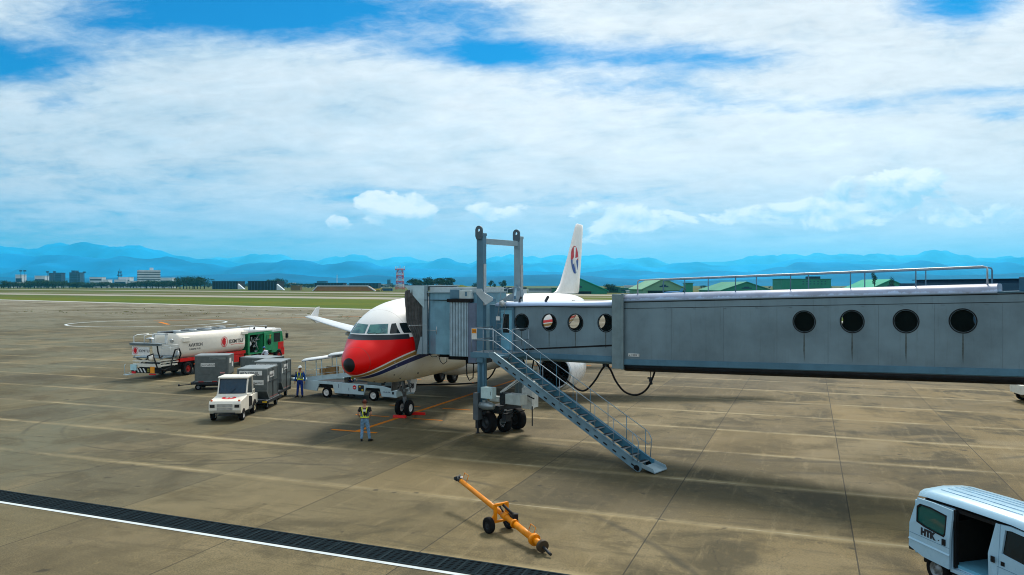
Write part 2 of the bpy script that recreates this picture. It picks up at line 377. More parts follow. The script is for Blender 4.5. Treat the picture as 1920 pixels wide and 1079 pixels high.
nt.links.new(c, b.inputs['Base Color'])
nt.links.new((nm*.3+.62).s, b.inputs['Roughness'])
bn = nt.nodes.new('ShaderNodeBump'); bn.inputs['Strength'].default_value = .5; bn.inputs['Distance'].default_value = .01; nt.links.new((ng*.6+ns-lp*2.0-la).s, bn.inputs['Height']); nt.links.new(bn.outputs[0], b.inputs['Normal'])
m_conc = m
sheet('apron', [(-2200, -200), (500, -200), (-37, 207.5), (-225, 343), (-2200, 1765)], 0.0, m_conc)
m_tax = mat('taxiway_concrete', (.25, .235, .19), .9, var=.15, vs=.05, dirt=(.18, .17, .14))
m_tax2 = mat('shoulder_concrete', (.37, .38, .37), .9, var=.08, vs=.05)
def band(name, l0, r0, l1, r1, m, z=.0):     # a strip of paving, given its near edge and its far edge, both carried on past the frame
    def ln(q0, q1, t): return (q0[0]+(q1[0]-q0[0])*t, q0[1]+(q1[1]-q0[1])*t)
    return sheet(name, [ln(l0, r0, -2.2), ln(l0, r0, 3.2), ln(l1, r1, 3.2), ln(l1, r1, -2.2)], z, m)
band('apron_shoulder', (-205, 322), (-35, 200), (-225, 343), (-37, 207.5), m_tax2, .006)
band('taxiway', (-400, 560), (-62, 352), (-470, 650), (-75, 410), m_tax, -.04)
band('service_road', (-500, 700), (-95, 480), (-515, 722), (-97, 496), m_tax, -.04)
band('runway', (-900, 1250), (-105, 590), (-980, 1360), (-112, 660), m_tax, -.04)
# painted lines
m_wl = mat('white_line_paint', (.52, .58, .60), .8, var=.12, vs=1.5, dirt=(.36, .36, .30), spec=.1)
m_ol = mat('orange_line_paint', (.55, .16, .0), .8, var=.12, vs=2.5, dirt=(.34, .12, .01), spec=.1)
def strip(mb, a0, p0, a1, p1, w, z=.005):
    q0, q1 = AP(a0, p0), AP(a1, p1); d = (q1-q0).normalized(); n = Vector((-d.y, d.x, 0))*w/2
    mb.add([(*(q0-n).xy, z), (*(q1-n).xy, z), (*(q1+n).xy, z), (*(q0+n).xy, z)], [(0, 1, 2, 3)])
AP0 = AP
def AP(a, p, z=0.0): return AP0(a-.026*(p+14.5), p, z)      # the drain and its line run a degree and a half off the slab joints
mb = MB(); strip(mb, 16.04, -160, 16.04, 60, .13, .011)
mb.build('white_line', m_wl, kind='structure')
AP1 = AP; AP = AP0
mb = MB(); strip(mb, 29.85, -18.75, 78, -18.75, .22)
strip(mb, 29.72, -20.0, 29.72, -17.7, .22, .009)
for a in (33.6, 36.9): strip(mb, a, -21.2, a, -19.3, .15); strip(mb, a, -18.0, a, -16.4, .15)
for p in (-26, -23.5, -21): strip(mb, 47.5, p, 47.5, p+1.2, .15)
for k in range(7): strip(mb, 56+k*.7, -34+k*3.2, 57.2+k*.7, -32.4+k*3.2, .3)
for k in range(40):       # curved lead-in line far out on the apron
    t0, t1 = k/40, (k+1)/40
    f = lambda t: (108+58*t, -88+28*t*t-16*(1-t)**2*1.4)
    strip(mb, *f(t0), *f(t1), .5)
strip(mb, 99, -98, 105, -106, .6)
mb.build('orange_line', m_ol, kind='structure')
mb = MB(); cc = Vector((-61.6, 132.2, 0)); n = 72; ring = []
for i in range(n):
    t = 2*PI*i/n
    for r in (12.1, 12.5): ring.append((cc.x+r*math.cos(t), cc.y+r*math.sin(t), .007))
mb.add(ring, [(2*i, 2*i+1, (2*i+3) % (2*n), (2*i+2) % (2*n)) for i in range(n)])
cc = Vector((-131, 160, 0)); ring = []
for i in range(n):
    t = 2*PI*i/n
    for r in (17.4, 18.0): ring.append((cc.x+r*math.cos(t), cc.y+r*math.sin(t), .007))
mb.add(ring, [(2*i, 2*i+1, (2*i+3) % (2*n), (2*i+2) % (2*n)) for i in range(n)])
for k in range(16): strip(mb, 150-k*1.6, -150+k*9, 150.6-k*1.6, -146.5+k*9, .35, .007)
mb.build('parking_circle_line', m_wl, kind='structure')
# drain: slotted steel gratings in a long channel
m = bpy.data.materials.new('drain_steel'); m.use_nodes = True; nt = m.node_tree; b = nt.nodes['Principled BSDF']; b.inputs['Roughness'].default_value = .55
tc = nt.nodes.new('ShaderNodeTexCoord'); x, y, z = sep(nt, tc.outputs['Object']); A = x*sa+y*ca; P = x*ca-y*sa
q = (P*33.0).fn('SINE').gt(-.1); w = (A*60.0).fn('SINE').gt(-.2)
b.inputs['Roughness'].default_value = .95; b.inputs['Specular IOR Level'].default_value = .02; c = mixc(nt, q*w, (.010, .018, .023), (.002, .003, .004)); nt.links.new(c, b.inputs['Base Color']); m_dr = m
m_drb = mat('drain_frame_steel', (.016, .027, .033), .9, 0, var=.3, vs=5, spec=.03)
AP = AP1
mb = MB(); mf = MB()
a0, a1 = 16.14, 16.96
def quad(mb, A0, A1, P0, P1, z, m=0): mb.add([AP(A0, P0, z), AP(A0, P1, z), AP(A1, P1, z), AP(A1, P0, z)], [(0, 1, 2, 3)], m)
quad(mb, a0, a1, -170, 60, .006)
k = -60.0
while k < 12:
    strip(mf, a0+.04, k, a1-.04, k, .05, .016); k += .5
strip(mf, a0+.03, -170, a0+.03, 60, .06, .018); strip(mf, a1-.03, -170, a1-.03, 60, .06, .018)
g = mb.build('drain_grating', m_dr); tag(g, 'long dark slotted drain grating running across the concrete beside a white line', 'drain')
mf.build('grating_frame', m_drb, g)
AP = AP0
# tufts of weed in the far joints of the concrete
m_weed = mat('weed_green', (.14, .15, .04), .9, var=.4, vs=2)
rnd = random.Random(5); mb = MB()
for i in range(90):
    a = rnd.choice([128, 132.8, 137.6, 142.4]) + rnd.gauss(0, .5); p = rnd.uniform(-190, -62)
    if rnd.random() < .4: a = 118+rnd.random()*60
    c0 = AP(a, p)
    for k in range(5):
        t = rnd.random()*PI; s = rnd.uniform(.08, .22); d = Vector((math.cos(t), math.sin(t), 0))*s; h = Vector((rnd.uniform(-.1, .1), 0, s*.6)); q0 = c0+Vector((rnd.gauss(0, .3), rnd.gauss(0, .3), 0))
        mb.add([q0-d, q0+d, q0+d*.6+h, q0-d*.5+h], [(0, 1, 2, 3)])
tag(mb.build('weeds', m_weed, fixn=False), 'small tufts of weed growing in the far concrete joints', 'weeds', kind='stuff')
# ------------------------------------------------------------------ mountains
def ridge(name, pts, D, depth, col, seed, rough, zoff=0):
    mm = mat(name+'_hazed_forest', col, .95, var=.25, vs=.0012, spec=.05)  # blue distance haze is mixed into each ridge's forest colour
    pts = sorted(pts); us = [(p[0]-960)/FPX for p in pts]; vs_ = [(534.4-p[1])/FPX for p in pts]
    def pk(u):
        if u <= us[0]: return vs_[0]
        if u >= us[-1]: return vs_[-1]
        for i in range(len(us)-1):
            if us[i] <= u <= us[i+1]:
                t = (u-us[i])/(us[i+1]-us[i]); t = t*t*(3-2*t); return vs_[i]*(1-t)+vs_[i+1]*t
    nu, nd = 520, 18; V = []; F = []
    for i in range(nu):
        u = -1.05+2.1*i/(nu-1); top = pk(u)*D+CAMH
        for j in range(nd):
            t = j/(nd-1); d = D-depth*.5+depth*t; x = u*D*(1+.0*t)
            k = 1-abs(t-.5)*2; k = k**.8
            q = noise.fractal(Vector((x/900+seed, d/900, seed)), 1.0, 2.0, 5)
            z = top*k*(1+rough*q*(1-k)*1.6)+top*.035*rough*2*noise.fractal(Vector((x/260+seed, d/260, 3)), 1, 2, 4)*k
            z += top*.05*k*noise.fractal(Vector((x/420+seed*3, seed, 1)), 1, 2, 5)
            V.append((x, d, max(-2, z) if 0 < j < nd-1 else -3))
    for i in range(nu-1):
        for j in range(nd-1): F.append((i*nd+j, (i+1)*nd+j, (i+1)*nd+j+1, i*nd+j+1))
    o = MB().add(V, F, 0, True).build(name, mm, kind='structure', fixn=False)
    if o.data.polygons[0].normal.z < 0: o.data.flip_normals()
    return o
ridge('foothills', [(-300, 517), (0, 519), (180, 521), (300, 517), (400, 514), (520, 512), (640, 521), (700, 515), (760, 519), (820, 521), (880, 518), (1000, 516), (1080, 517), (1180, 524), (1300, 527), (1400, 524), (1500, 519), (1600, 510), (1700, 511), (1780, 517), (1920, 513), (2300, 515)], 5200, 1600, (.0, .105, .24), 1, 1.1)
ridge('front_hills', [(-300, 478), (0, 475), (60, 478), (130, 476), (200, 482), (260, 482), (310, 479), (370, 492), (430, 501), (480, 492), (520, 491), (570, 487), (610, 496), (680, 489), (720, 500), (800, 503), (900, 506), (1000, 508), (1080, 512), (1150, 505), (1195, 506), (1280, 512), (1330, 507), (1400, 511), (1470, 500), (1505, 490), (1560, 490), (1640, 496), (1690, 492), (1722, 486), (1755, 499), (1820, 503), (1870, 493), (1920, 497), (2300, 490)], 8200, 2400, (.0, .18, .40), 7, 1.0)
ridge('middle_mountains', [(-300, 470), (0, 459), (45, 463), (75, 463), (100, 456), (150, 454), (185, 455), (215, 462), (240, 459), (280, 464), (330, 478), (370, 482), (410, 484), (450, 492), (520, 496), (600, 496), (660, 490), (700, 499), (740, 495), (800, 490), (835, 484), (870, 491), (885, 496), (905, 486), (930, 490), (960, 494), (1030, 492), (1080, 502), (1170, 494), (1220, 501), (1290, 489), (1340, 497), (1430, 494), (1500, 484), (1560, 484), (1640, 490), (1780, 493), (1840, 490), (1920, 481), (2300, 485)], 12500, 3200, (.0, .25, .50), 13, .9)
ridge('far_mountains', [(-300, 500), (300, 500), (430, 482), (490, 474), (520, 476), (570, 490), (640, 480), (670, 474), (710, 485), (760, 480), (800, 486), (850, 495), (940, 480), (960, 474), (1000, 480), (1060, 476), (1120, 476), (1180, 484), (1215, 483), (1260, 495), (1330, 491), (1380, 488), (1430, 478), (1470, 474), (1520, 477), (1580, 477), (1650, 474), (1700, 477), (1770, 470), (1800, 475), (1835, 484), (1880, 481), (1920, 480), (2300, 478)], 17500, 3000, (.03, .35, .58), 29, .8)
# the air between: one closed box of even haze over the whole scene
m = bpy.data.materials.new('haze_air'); m.use_nodes = True; nt = m.node_tree
for n in list(nt.nodes):
    if n.type == 'BSDF_PRINCIPLED': nt.nodes.remove(n)
pv = nt.nodes.new('ShaderNodeVolumePrincipled'); pv.inputs['Color'].default_value = (.07, .60, .94, 1); pv.inputs['Density'].default_value = 5.5e-5; pv.inputs['Anisotropy'].default_value = .45
nt.links.new(pv.outputs[0], [n for n in nt.nodes if n.type == 'OUTPUT_MATERIAL'][0].inputs['Volume'])
MB().bx(-44000, 44000, -400, 43000, -5, 800).build('haze', m, kind='stuff')
# ------------------------------------------------------------------ the airliner (local x aft from the nose, local -y to port, z up)
NOSE = (-7.16, 33.99)
plane = thing('airliner', NOSE, math.atan2(ca, sa), 'white jet airliner with red nose and gold and blue stripes at the boarding bridge', 'airliner')
# station, top z, bottom z, half width
ST = [(0, 2.985, 2.955, .015), (.02, 3.08, 2.86, .11), (.08, 3.22, 2.74, .25), (.2, 3.38, 2.61, .40), (.4, 3.56, 2.48, .58), (.7, 3.78, 2.36, .80), (1.0, 3.96, 2.26, .97), (1.35, 4.17, 2.16, 1.14), (1.8, 4.69, 2.06, 1.34),
      (2.2, 5.02, 1.98, 1.48), (2.7, 5.30, 1.90, 1.62), (3.3, 5.53, 1.84, 1.75), (4.2, 5.72, 1.78, 1.87), (5.4, 5.84, 1.745, 1.95), (7.0, 5.87, 1.74, 1.975), (14, 5.87, 1.74, 1.975), (21, 5.87, 1.74, 1.975), (25, 5.87, 1.92, 1.96),
      (28, 5.86, 2.5, 1.78), (31, 5.80, 3.25, 1.42), (33.5, 5.70, 3.95, 1.02), (35.5, 5.50, 4.5, .66), (37.0, 5.28, 4.85, .34), (37.57, 5.15, 4.98, .12)]
def stn(s):
    s = max(ST[0][0], min(ST[-1][0], s))
    for i in range(len(ST)-1):
        if s <= ST[i+1][0]:
            a, b = ST[i], ST[i+1]; t = (s-a[0])/(b[0]-a[0])
            p = ST[i-1] if i else a; q = ST[i+2] if i+2 < len(ST) else b; o = []
            for k in (1, 2, 3):
                if i < 3: o.append(a[k]+(b[k]-a[k])*t); continue
                m0 = (b[k]-p[k])/(b[0]-p[0])*(b[0]-a[0]); m1 = (q[k]-a[k])/(q[0]-a[0])*(b[0]-a[0])
                o.append((2*t**3-3*t*t+1)*a[k]+(t**3-2*t*t+t)*m0+(-2*t**3+3*t*t)*b[k]+(t**3-t*t)*m1)
            return o
def ring_at(s, n=56, off=0.0):
    tz, bz, w = stn(s); zc = (tz+bz)/2; hh = (tz-bz)/2
    return [Vector((s, math.sin(2*PI*i/n)*(w+off), zc+math.cos(2*PI*i/n)*(hh+off))) for i in range(n)]
def surf(t, z, off=0.0):        # station where the skin passes lateral t, height z (forward part only)
    lo, hi = 0.0, 7.0
    def ins(s):
        tz, bz, w = stn(s); zc = (tz+bz)/2; hh = (tz-bz)/2
        return (t/w)**2+((z-zc)/hh)**2
    for _ in range(40):
        mid = (lo+hi)/2
        if ins(mid) > 1: lo = mid
        else: hi = mid
    p = Vector((hi, -t, z)); e = .02
    return p
# livery
m = bpy.data.materials.new('airliner_livery'); m.use_nodes = True; nt = m.node_tree; b = nt.nodes['Principled BSDF']
b.inputs['Roughness'].default_value = .34; b.inputs['Specular IOR Level'].default_value = .22; b.inputs['Coat Weight'].default_value = .04; b.inputs['Coat Roughness'].default_value = .06
tc = nt.nodes.new('ShaderNodeTexCoord'); x, y, z = sep(nt, tc.outputs['Object'])
q = (1.0-((x*-1.0/2.3).fn('EXPONENT')))*1.65+2.25
d = z-q
n = fbm(nt, tc.outputs['Object'], .8, 5, .6); n2 = fbm(nt, comb(nt, x*1.2, y*4.0, z*1.0), 1.5, 5, .65)
body = mixc(nt, z.ss(3.2, 1.9), (.80, .81, .80), (.70, .66, .50)); body = mixc(nt, n2.ss(.5, .8)*z.ss(3.4, 1.8)*.55, body, (.42, .36, .22)); body = mixc(nt, n.ss(.4, .7)*.12, body, (.6, .6, .58))  # white yellows towards the belly: warm light from below painted in
inb = z.lt(4.0+(x.ss(1.0, 3.0)*.08))
th = x.ss(8.0, 2.0)*.0
c = mixc(nt, d.gt(-.56)*d.lt(0.02)*1.0, body, (.80, .80, .78))
c = mixc(nt, d.gt(-.54)*d.lt(-.30), c, (.010, .025, .13)); c = mixc(nt, d.gt(-.245)*d.lt(-.075), c, (.34, .20, .045))
c = mixc(nt, d.gt(0.0)*inb, c, (.72, .0, .0))
c = mixc(nt, z.gt(4.0)*z.lt(4.225)*x.ss(2.9, 2.55).gt(.5), c, (.018, .024, .032))
blk = ((y-.03)*(y-.03)+(z-2.965)*(z-2.965)).lt(.098)*x.lt(.6); c = mixc(nt, blk, c, (.008, .008, .009))
jn = ((x-.62).fn('ABSOLUTE').lt(.012)+(x-2.75).fn('ABSOLUTE').lt(.010)).clamp(); c = mixc(nt, jn*.45, c, (.10, .06, .05))
cl = (x*.94).fn('FRACT'); c = mixc(nt, cl.lt(.012)*x.gt(5.0)*.35, c, (.25, .25, .25))
nt.links.new(c, b.inputs['Base Color']); liv = m
mb = MB(); ss_ = [ST[0][0], .005, .02, .05, .08, .13, .2, .3, .4, .55, .7, .85, 1, 1.15, 1.35, 1.5, 1.65, 1.8, 2, 2.2, 2.45, 2.7, 3, 3.3, 3.7, 4.2, 4.8, 5.4, 6.2, 7, 10, 14, 18, 21, 23, 25, 26.5, 28, 29.5, 31, 32.3, 33.5, 34.5, 35.5, 36.3, 37, 37.57]
mb.loft([ring_at(s) for s in ss_])
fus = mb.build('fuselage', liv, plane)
# cockpit glass
m = bpy.data.materials.new('cockpit_glass'); m.use_nodes = True; nt = m.node_tree; b = nt.nodes['Principled BSDF']; b.inputs['Roughness'].default_value = .05; b.inputs['Specular IOR Level'].default_value = .7
tc = nt.nodes.new('ShaderNodeTexCoord'); n = fbm(nt, tc.outputs['Object'], 2.2, 3, .5, 1.5)
c = mixc(nt, n.ss(.35, .65), (.01, .09, .12), (.06, .22, .20)); nt.links.new(c, b.inputs['Base Color']); gwind = m
def patch(corners, off, mt, name, par, n=6, frame=None):       # corners (t,z): top-in, top-out, bottom-out, bottom-in
    def grid(cs, o):
        V = []
        for j in range(n+1):
            for i in range(n+1):
                a, b_ = i/n, j/n
                t = (cs[0][0]*(1-a)+cs[1][0]*a)*(1-b_)+(cs[3][0]*(1-a)+cs[2][0]*a)*b_
                z = (cs[0][1]*(1-a)+cs[1][1]*a)*(1-b_)+(cs[3][1]*(1-a)+cs[2][1]*a)*b_
                sg = 1 if t >= 0 else -1
                p = surf(t, z); e = .03
                pa = surf(t+e, z); pb = surf(t, z+e); nn = (pa-p).cross(pb-p).normalized()
                if nn.x > 0: nn = -nn
                V.append(p+nn*o)
        return V
    F = [(j*(n+1)+i, j*(n+1)+i+1, (j+1)*(n+1)+i+1, (j+1)*(n+1)+i) for i in range(n) for j in range(n)]
    return MB().add(grid(corners, off), F, 0, True).build(name, mt, par)
seal = mat('window_surround', (.70, .72, .72), .4)
def grow(cs, g):
    cx = sum(c[0] for c in cs)/4; cz = sum(c[1] for c in cs)/4
    return [(c[0]+(g if c[0] > cx else -g), c[1]+(g if c[1] > cz else -g)) for c in cs]
for sg in (1, -1):
    for cs, mt in (([(.05, 4.665), (.80, 4.70), (.95, 4.27), (.05, 4.27)], gwind), ([(.91, 4.70), (1.03, 4.72), (1.32, 4.27), (1.02, 4.27)], gdark), ([(1.13, 4.72), (1.31, 4.72), (1.56, 4.27), (1.40, 4.27)], gdark)):
        c2 = [(t*sg, z) for t, z in cs]
        patch(c2, .012, mt, 'cockpit_window', plane)
# small things on the skin
mb = MB(); 
for s, z, dx_ in ((2.3, 2.35, .05), (3.1, 2.1, .06), (1.9, 2.05, .05), (2.6, 1.95, .06), (4.2, 2.25, .07)):
    tz, bz, w = stn(s); zc = (tz+bz)/2; hh = (tz-bz)/2; t = w*math.sqrt(max(0, 1-((z-zc)/hh)**2))
    MB().box((s, -t-.005, z), (dx_*1.6, .03, dx_), None).build('skin_port', dsteel, plane)
mb = MB()
for s, z in ((1.75, 3.0), (1.95, 2.8), (2.15, 3.15)):
    tz, bz, w = stn(s); zc = (tz+bz)/2; hh = (tz-bz)/2; t = w*math.sqrt(max(0, 1-((z-zc)/hh)**2))
    MB().tube([(s+.1, -t, z), (s+.05, -t-.08, z), (s-.12, -t-.10, z)], .012, 6).build('pitot_probe', steel, plane)
mb = MB()
for s in (1.45,):
    for t in (.15, .5):
        p = surf(t, 4.26); p2 = surf(t+.32, 4.30); MB().bar(p+Vector((-.02, 0, .02)), p2+Vector((-.02, 0, .02)), .02, .015).build('wiper', black, plane)
def skin_y(s, z, o=.004):
    tz, bz, w = stn(s); zc = (tz+bz)/2; hh = (tz-bz)/2; return (w+o)*math.sqrt(max(0, 1-((z-zc)/(hh+o))**2))
# cabin windows: two rows, each its own pane
s = 7.3; k = 0
while s < 31:
    for sg in (-1, 1):
        V = []
        for i in range(10):
            t = 2*PI*i/10; zz = 4.62+.17*math.sin(t); xx = s+.115*math.cos(t); V.append((xx, sg*skin_y(xx, zz, .006), zz))
        MB().add(V, [tuple(range(10))]).build('cabin_window', gdark, plane)
    s += .533
# passenger doors
m_seam = mat('door_seam', (.25, .26, .27), .5)
for s0, sg in ((4.5, 1), (4.5, -1), (30.2, 1), (30.2, -1)):
    pts = []
    for a, z in ((s0, 3.45), (s0, 5.25), (s0+.85, 5.25), (s0+.85, 3.45)): pts.append((a, z))
    mb = MB()
    for i in range(4):
        a, b2 = pts[i], pts[(i+1) % 4]; L = []
        for k in range(9):
            ss2 = a[0]+(b2[0]-a[0])*k/8; zz = a[1]+(b2[1]-a[1])*k/8; L.append((ss2, sg*skin_y(ss2, zz), zz))
        mb.tube(L, .015, 5)
    mb.build('passenger_door', m_seam, plane)
# wings
wingm = mat('wing_grey', (.60, .64, .66), .35, .1, var=.06, streak=.15, dirt=(.35, .36, .34))
def airfoil(le, chord, t, z, tw=0.0):       # ring in x-z plane at (x=le, y)
    up = [(0, 0), (.02, .35), (.08, .62), (.2, .9), (.38, 1.0), (.6, .78), (.8, .42), (1, .02)]
    lo = [(.8, -.12), (.6, -.30), (.38, -.5), (.2, -.48), (.08, -.34), (.02, -.18)]
    return [(le+a*chord, z+b_*t*.6+tw*(.4-a)*chord) for a, b_ in up+lo]
for sg in (-1, 1):
    rings = []
    for yy, le, ch, th_, z in ((1.3, 10.9, 7.3, .95, 2.35), (3.4, 12.3, 5.9, .74, 2.52), (6.2, 14.1, 4.0, .50, 2.78), (10, 16.3, 3.05, .34, 3.18), (14, 18.6, 2.25, .24, 3.66), (16.85, 20.25, 1.6, .16, 4.05)):
        rings.append([(a, sg*yy, b_) for a, b_ in airfoil(le, ch, th_, z, .02)])
    wg = MB().loft(rings).build('wing', wingm, plane)
    f = [(20.3, 4.05), (21.0, 4.10), (21.75, 4.72), (22.15, 4.78), (21.95, 4.05), (22.1, 3.55), (21.7, 3.52), (20.9, 3.95)]
    MB().ext([(a, sg*16.84, b_) for a, b_ in f], (0, sg*.07, 0)).build('wingtip_fence', white, wg)
    for yy, xx, zz in ((4.9, 17.0, 2.35), (8.2, 17.7, 2.72), (11.4, 18.8, 3.08)):
        MB().ball((xx, sg*yy, zz), 1.0, 10, 8, 0, (1.5, .17, .24)).build('flap_fairing', wingm, wg)
    mb = MB(); mb.add([(13.75, sg*6.6, 2.87), (15.9, sg*10, 3.24), (18.4, sg*14, 3.70), (18.46, sg*14, 3.72), (15.98, sg*10, 3.27), (13.85, sg*6.6, 2.92)], [(0, 1, 2, 3, 4, 5)])
# belly fairing
MB().loft([[(s, math.sin(2*PI*i/24)*w, zc+math.cos(2*PI*i/24)*h) for i in range(24)] for s, w, h, zc in ((9.6, .3, .2, 2.0), (10.6, 1.5, .75, 2.15), (12.5, 2.05, 1.0, 2.3), (16, 2.12, 1.05, 2.32), (19, 1.9, .95, 2.35), (21, 1.1, .5, 2.2), (22.3, .3, .15, 2.1))]).build('belly_fairing', mat('belly_paint', (.66, .66, .62), .4, var=.08, dirt=(.35, .3, .2)), plane)
# tail
V = []
for xx0, ch, th_, z in ((28.6, 7.6, .18, 5.75), (29.9, 6.6, .34, 6.0), (31.0, 5.6, .38, 6.6), (33.2, 4.0, .27, 9.0), (35.15, 2.55, .16, 11.4), (35.5, 2.2, .10, 11.72), (35.9, 1.7, .03, 11.80)):
    up = [(0, 0), (.03, .5), (.12, .85), (.35, 1), (.65, .7), (1, .04)]; lo = [(a, -b_) for a, b_ in up[1:-1]][::-1]
    V.append([(xx0+a*ch, b_*th_*.5, z) for a, b_ in up+[(1, -.04)]+lo])
fin = MB().loft(V).build('tail_fin', white, plane)
def fin_y(x, z):        # half thickness of the fin there
    pr = [(28.6, 7.6, .18, 5.75), (29.9, 6.6, .34, 6.0), (31.0, 5.6, .38, 6.6), (33.2, 4.0, .27, 9.0), (35.15, 2.55, .16, 11.4), (35.5, 2.2, .10, 11.72)]
    for a, b_ in zip(pr, pr[1:]):
        if a[3] <= z <= b_[3]:
            t = (z-a[3])/(b_[3]-a[3]); le, ch, th_ = [a[k]+(b_[k]-a[k])*t for k in range(3)]
            u_ = max(0, min(1, (x-le)/ch)); up = [(0, 0), (.03, .5), (.12, .85), (.35, 1), (.65, .7), (1, .04)]
            for p, q_ in zip(up, up[1:]):
                if p[0] <= u_ <= q_[0]: return (p[1]+(q_[1]-p[1])*(u_-p[0])/(q_[0]-p[0]))*th_*.5
    return .1
# emblem on both sides of the fin: a disc, red above and blue below, with a white bird shape
em_r = mat('emblem_red', (.50, .015, .03), .5); em_b = mat('emblem_blue', (.01, .06, .28), .5)
ec = (34.72, 8.62); er = 1.18
for sg in (-1, 1):
    def P2(a, b_, o): xx, zz = ec[0]+a*er, ec[1]+b_*er; return (xx, sg*(fin_y(xx, zz)+o), zz)
    def fill(poly, mt, o, name, n=1):
        # triangulated fan, following the skin
        V = [P2(a, b_, o) for a, b_ in poly]; cx = sum(p[0] for p in poly)/len(poly); cz = sum(p[1] for p in poly)/len(poly)
        V.append(P2(cx, cz, o)); k = len(poly)
        return MB().add(V, [(i, (i+1) % k, k) for i in range(k)]).build(name, mt, fin)
    fill([(math.cos(t*PI/16), math.sin(t*PI/16)) for t in range(0, 17)], em_r, .02, 'emblem_half')
    fill([(math.cos(-t*PI/16), math.sin(-t*PI/16)) for t in range(0, 17)], em_b, .02, 'emblem_half')
    wm = white
    fill([(-.30, .92), (.22, .92), (-.02, .02), (-.28, -.62)], wm, .035, 'emblem_stroke')
    fill([(-.05, .12), (.95, .22), (.32, -.04), (.02, -.08)], wm, .038, 'emblem_stroke')
    fill([(-.10, .0), (.22, .05), (.58, -.78), (.18, -.95)], wm, .036, 'emblem_stroke')
for sg in (-1, 1):
    rings = []
    for yy, le, ch, th_, z in ((.5, 31.6, 3.9, .4, 4.75), (3.4, 33.4, 2.7, .26, 5.05), (6.2, 35.2, 1.55, .12, 5.35)):
        rings.append([(a, sg*yy, b_) for a, b_ in airfoil(le, ch, th_, z)])
    MB().loft(rings).build('tailplane', wingm, plane)
# engines
nacw = mat('nacelle_white', (.76, .78, .78), .28, .05, var=.05, coat=.1, dirt=(.68, .68, .65)); lip = mat('inlet_lip', (.5, .54, .57), .25, .6)
blade = mat('fan_blade', (.05, .055, .06), .35, .7)
for sg in (-1, 1):
    c = (11.35, sg*5.75, 1.72)
    eng = MB().lathe(c, (1, 0, 0), [(.12, .99), (.4, 1.08), (1.0, 1.14), (1.9, 1.14), (2.9, 1.03), (3.5, .90), (3.5, .86), (2.4, .84)], 40).build('engine', nacw, plane)
    MB().lathe(c, (1, 0, 0), [(.14, .99), (.03, .96), (0, .915), (.03, .875), (.12, .85), (.22, .84)], 40).build('inlet_lip', lip, eng)
    MB().lathe(c, (1, 0, 0), [(.22, .84), (.7, .83), (.95, .84), (.96, .02)], 40).build('inlet_duct', black, eng)
    mb = MB()
    for k in range(24):
        t = 2*PI*k/24; t2 = t+.19; pr = []
        for r_, o in ((.24, 0), (.80, .06)):
            pr += [(c[0]+.78, c[1]+r_*math.cos(t+o), c[2]+r_*math.sin(t+o)), (c[0]+.9, c[1]+r_*math.cos(t2+o), c[2]+r_*math.sin(t2+o))]
        mb.add(pr, [(0, 1, 3, 2)])
    mb.lathe(c, (1, 0, 0), [(.45, .01), (.55, .12), (.75, .24), (.92, .26)], 20); mb.build('fan', blade, eng)
    MB().lathe(c, (1, 0, 0), [(3.2, .72), (3.9, .62), (4.5, .48), (4.5, .42), (4.2, .3), (5.2, .05)], 28).build('exhaust', dsteel, eng)
    MB().ext([(12.3, sg*5.75-.12, 2.80), (13.4, sg*5.75-.12, 2.95), (16.2, sg*5.75-.12, 2.75), (15.6, sg*5.75-.12, 2.2), (13, sg*5.75-.12, 2.6)], (0, .24, 0)).build('pylon', nacw, eng)
    MB().ext([(12.0, c[1]-sg*.78, 2.60), (12.9, c[1]-sg*.82, 2.55), (12.9, c[1]-sg*1.02, 2.82), (12.4, c[1]-sg*.98, 2.80)], (0, .03, 0)).build('strake', nacw, eng)
# nose gear
gm = mat('gear_grey', (.20, .22, .23), .45, .3, dirt=(.08, .08, .07)); 
ng = MB(); gx = 5.07
ng.cyl((gx-.15, 0, 1.9), (gx, 0, .95), .09, .08, 12).cyl((gx, 0, .95), (gx, 0, .38), .055, n=10).cyl((gx, -.3, .38), (gx, .3, .38), .05, n=8)
ng.bar((gx-.9, 0, 1.95), (gx-.05, 0, 1.05), .09, .06).tube([(gx+.08, 0, 1.0), (gx+.22, 0, .75), (gx+.08, 0, .5)], .03, 6).box((gx-.12, 0, 1.28), (.16, .42, .14))
ng.cyl((gx-.16, .16, 1.28), (gx-.3, .16, 1.28), .07, n=10).cyl((gx-.16, -.16, 1.28), (gx-.3, -.16, 1.28), .07, n=10)
ng.tube([(gx-.05, .12, 1.7), (gx+.1, .14, 1.2), (gx+.02, .1, .7)], .018, 5).tube([(gx-.05, -.12, 1.7), (gx-.12, -.16, 1.2), (gx+.02, -.1, .7)], .018, 5)
ngo = ng.build('nose_gear', gm, plane)
MB().ext([(gx-.5, -.42, 1.88), (gx+.25, -.42, 1.88), (gx+.2, -.55, 1.22), (gx-.38, -.55, 1.22)], (0, .03, 0)).build('gear_door', gm, plane)
MB().ext([(gx-.5, .39, 1.88), (gx+.25, .39, 1.88), (gx+.2, .52, 1.22), (gx-.38, .52, 1.22)], (0, .03, 0)).build('gear_door', gm, plane)
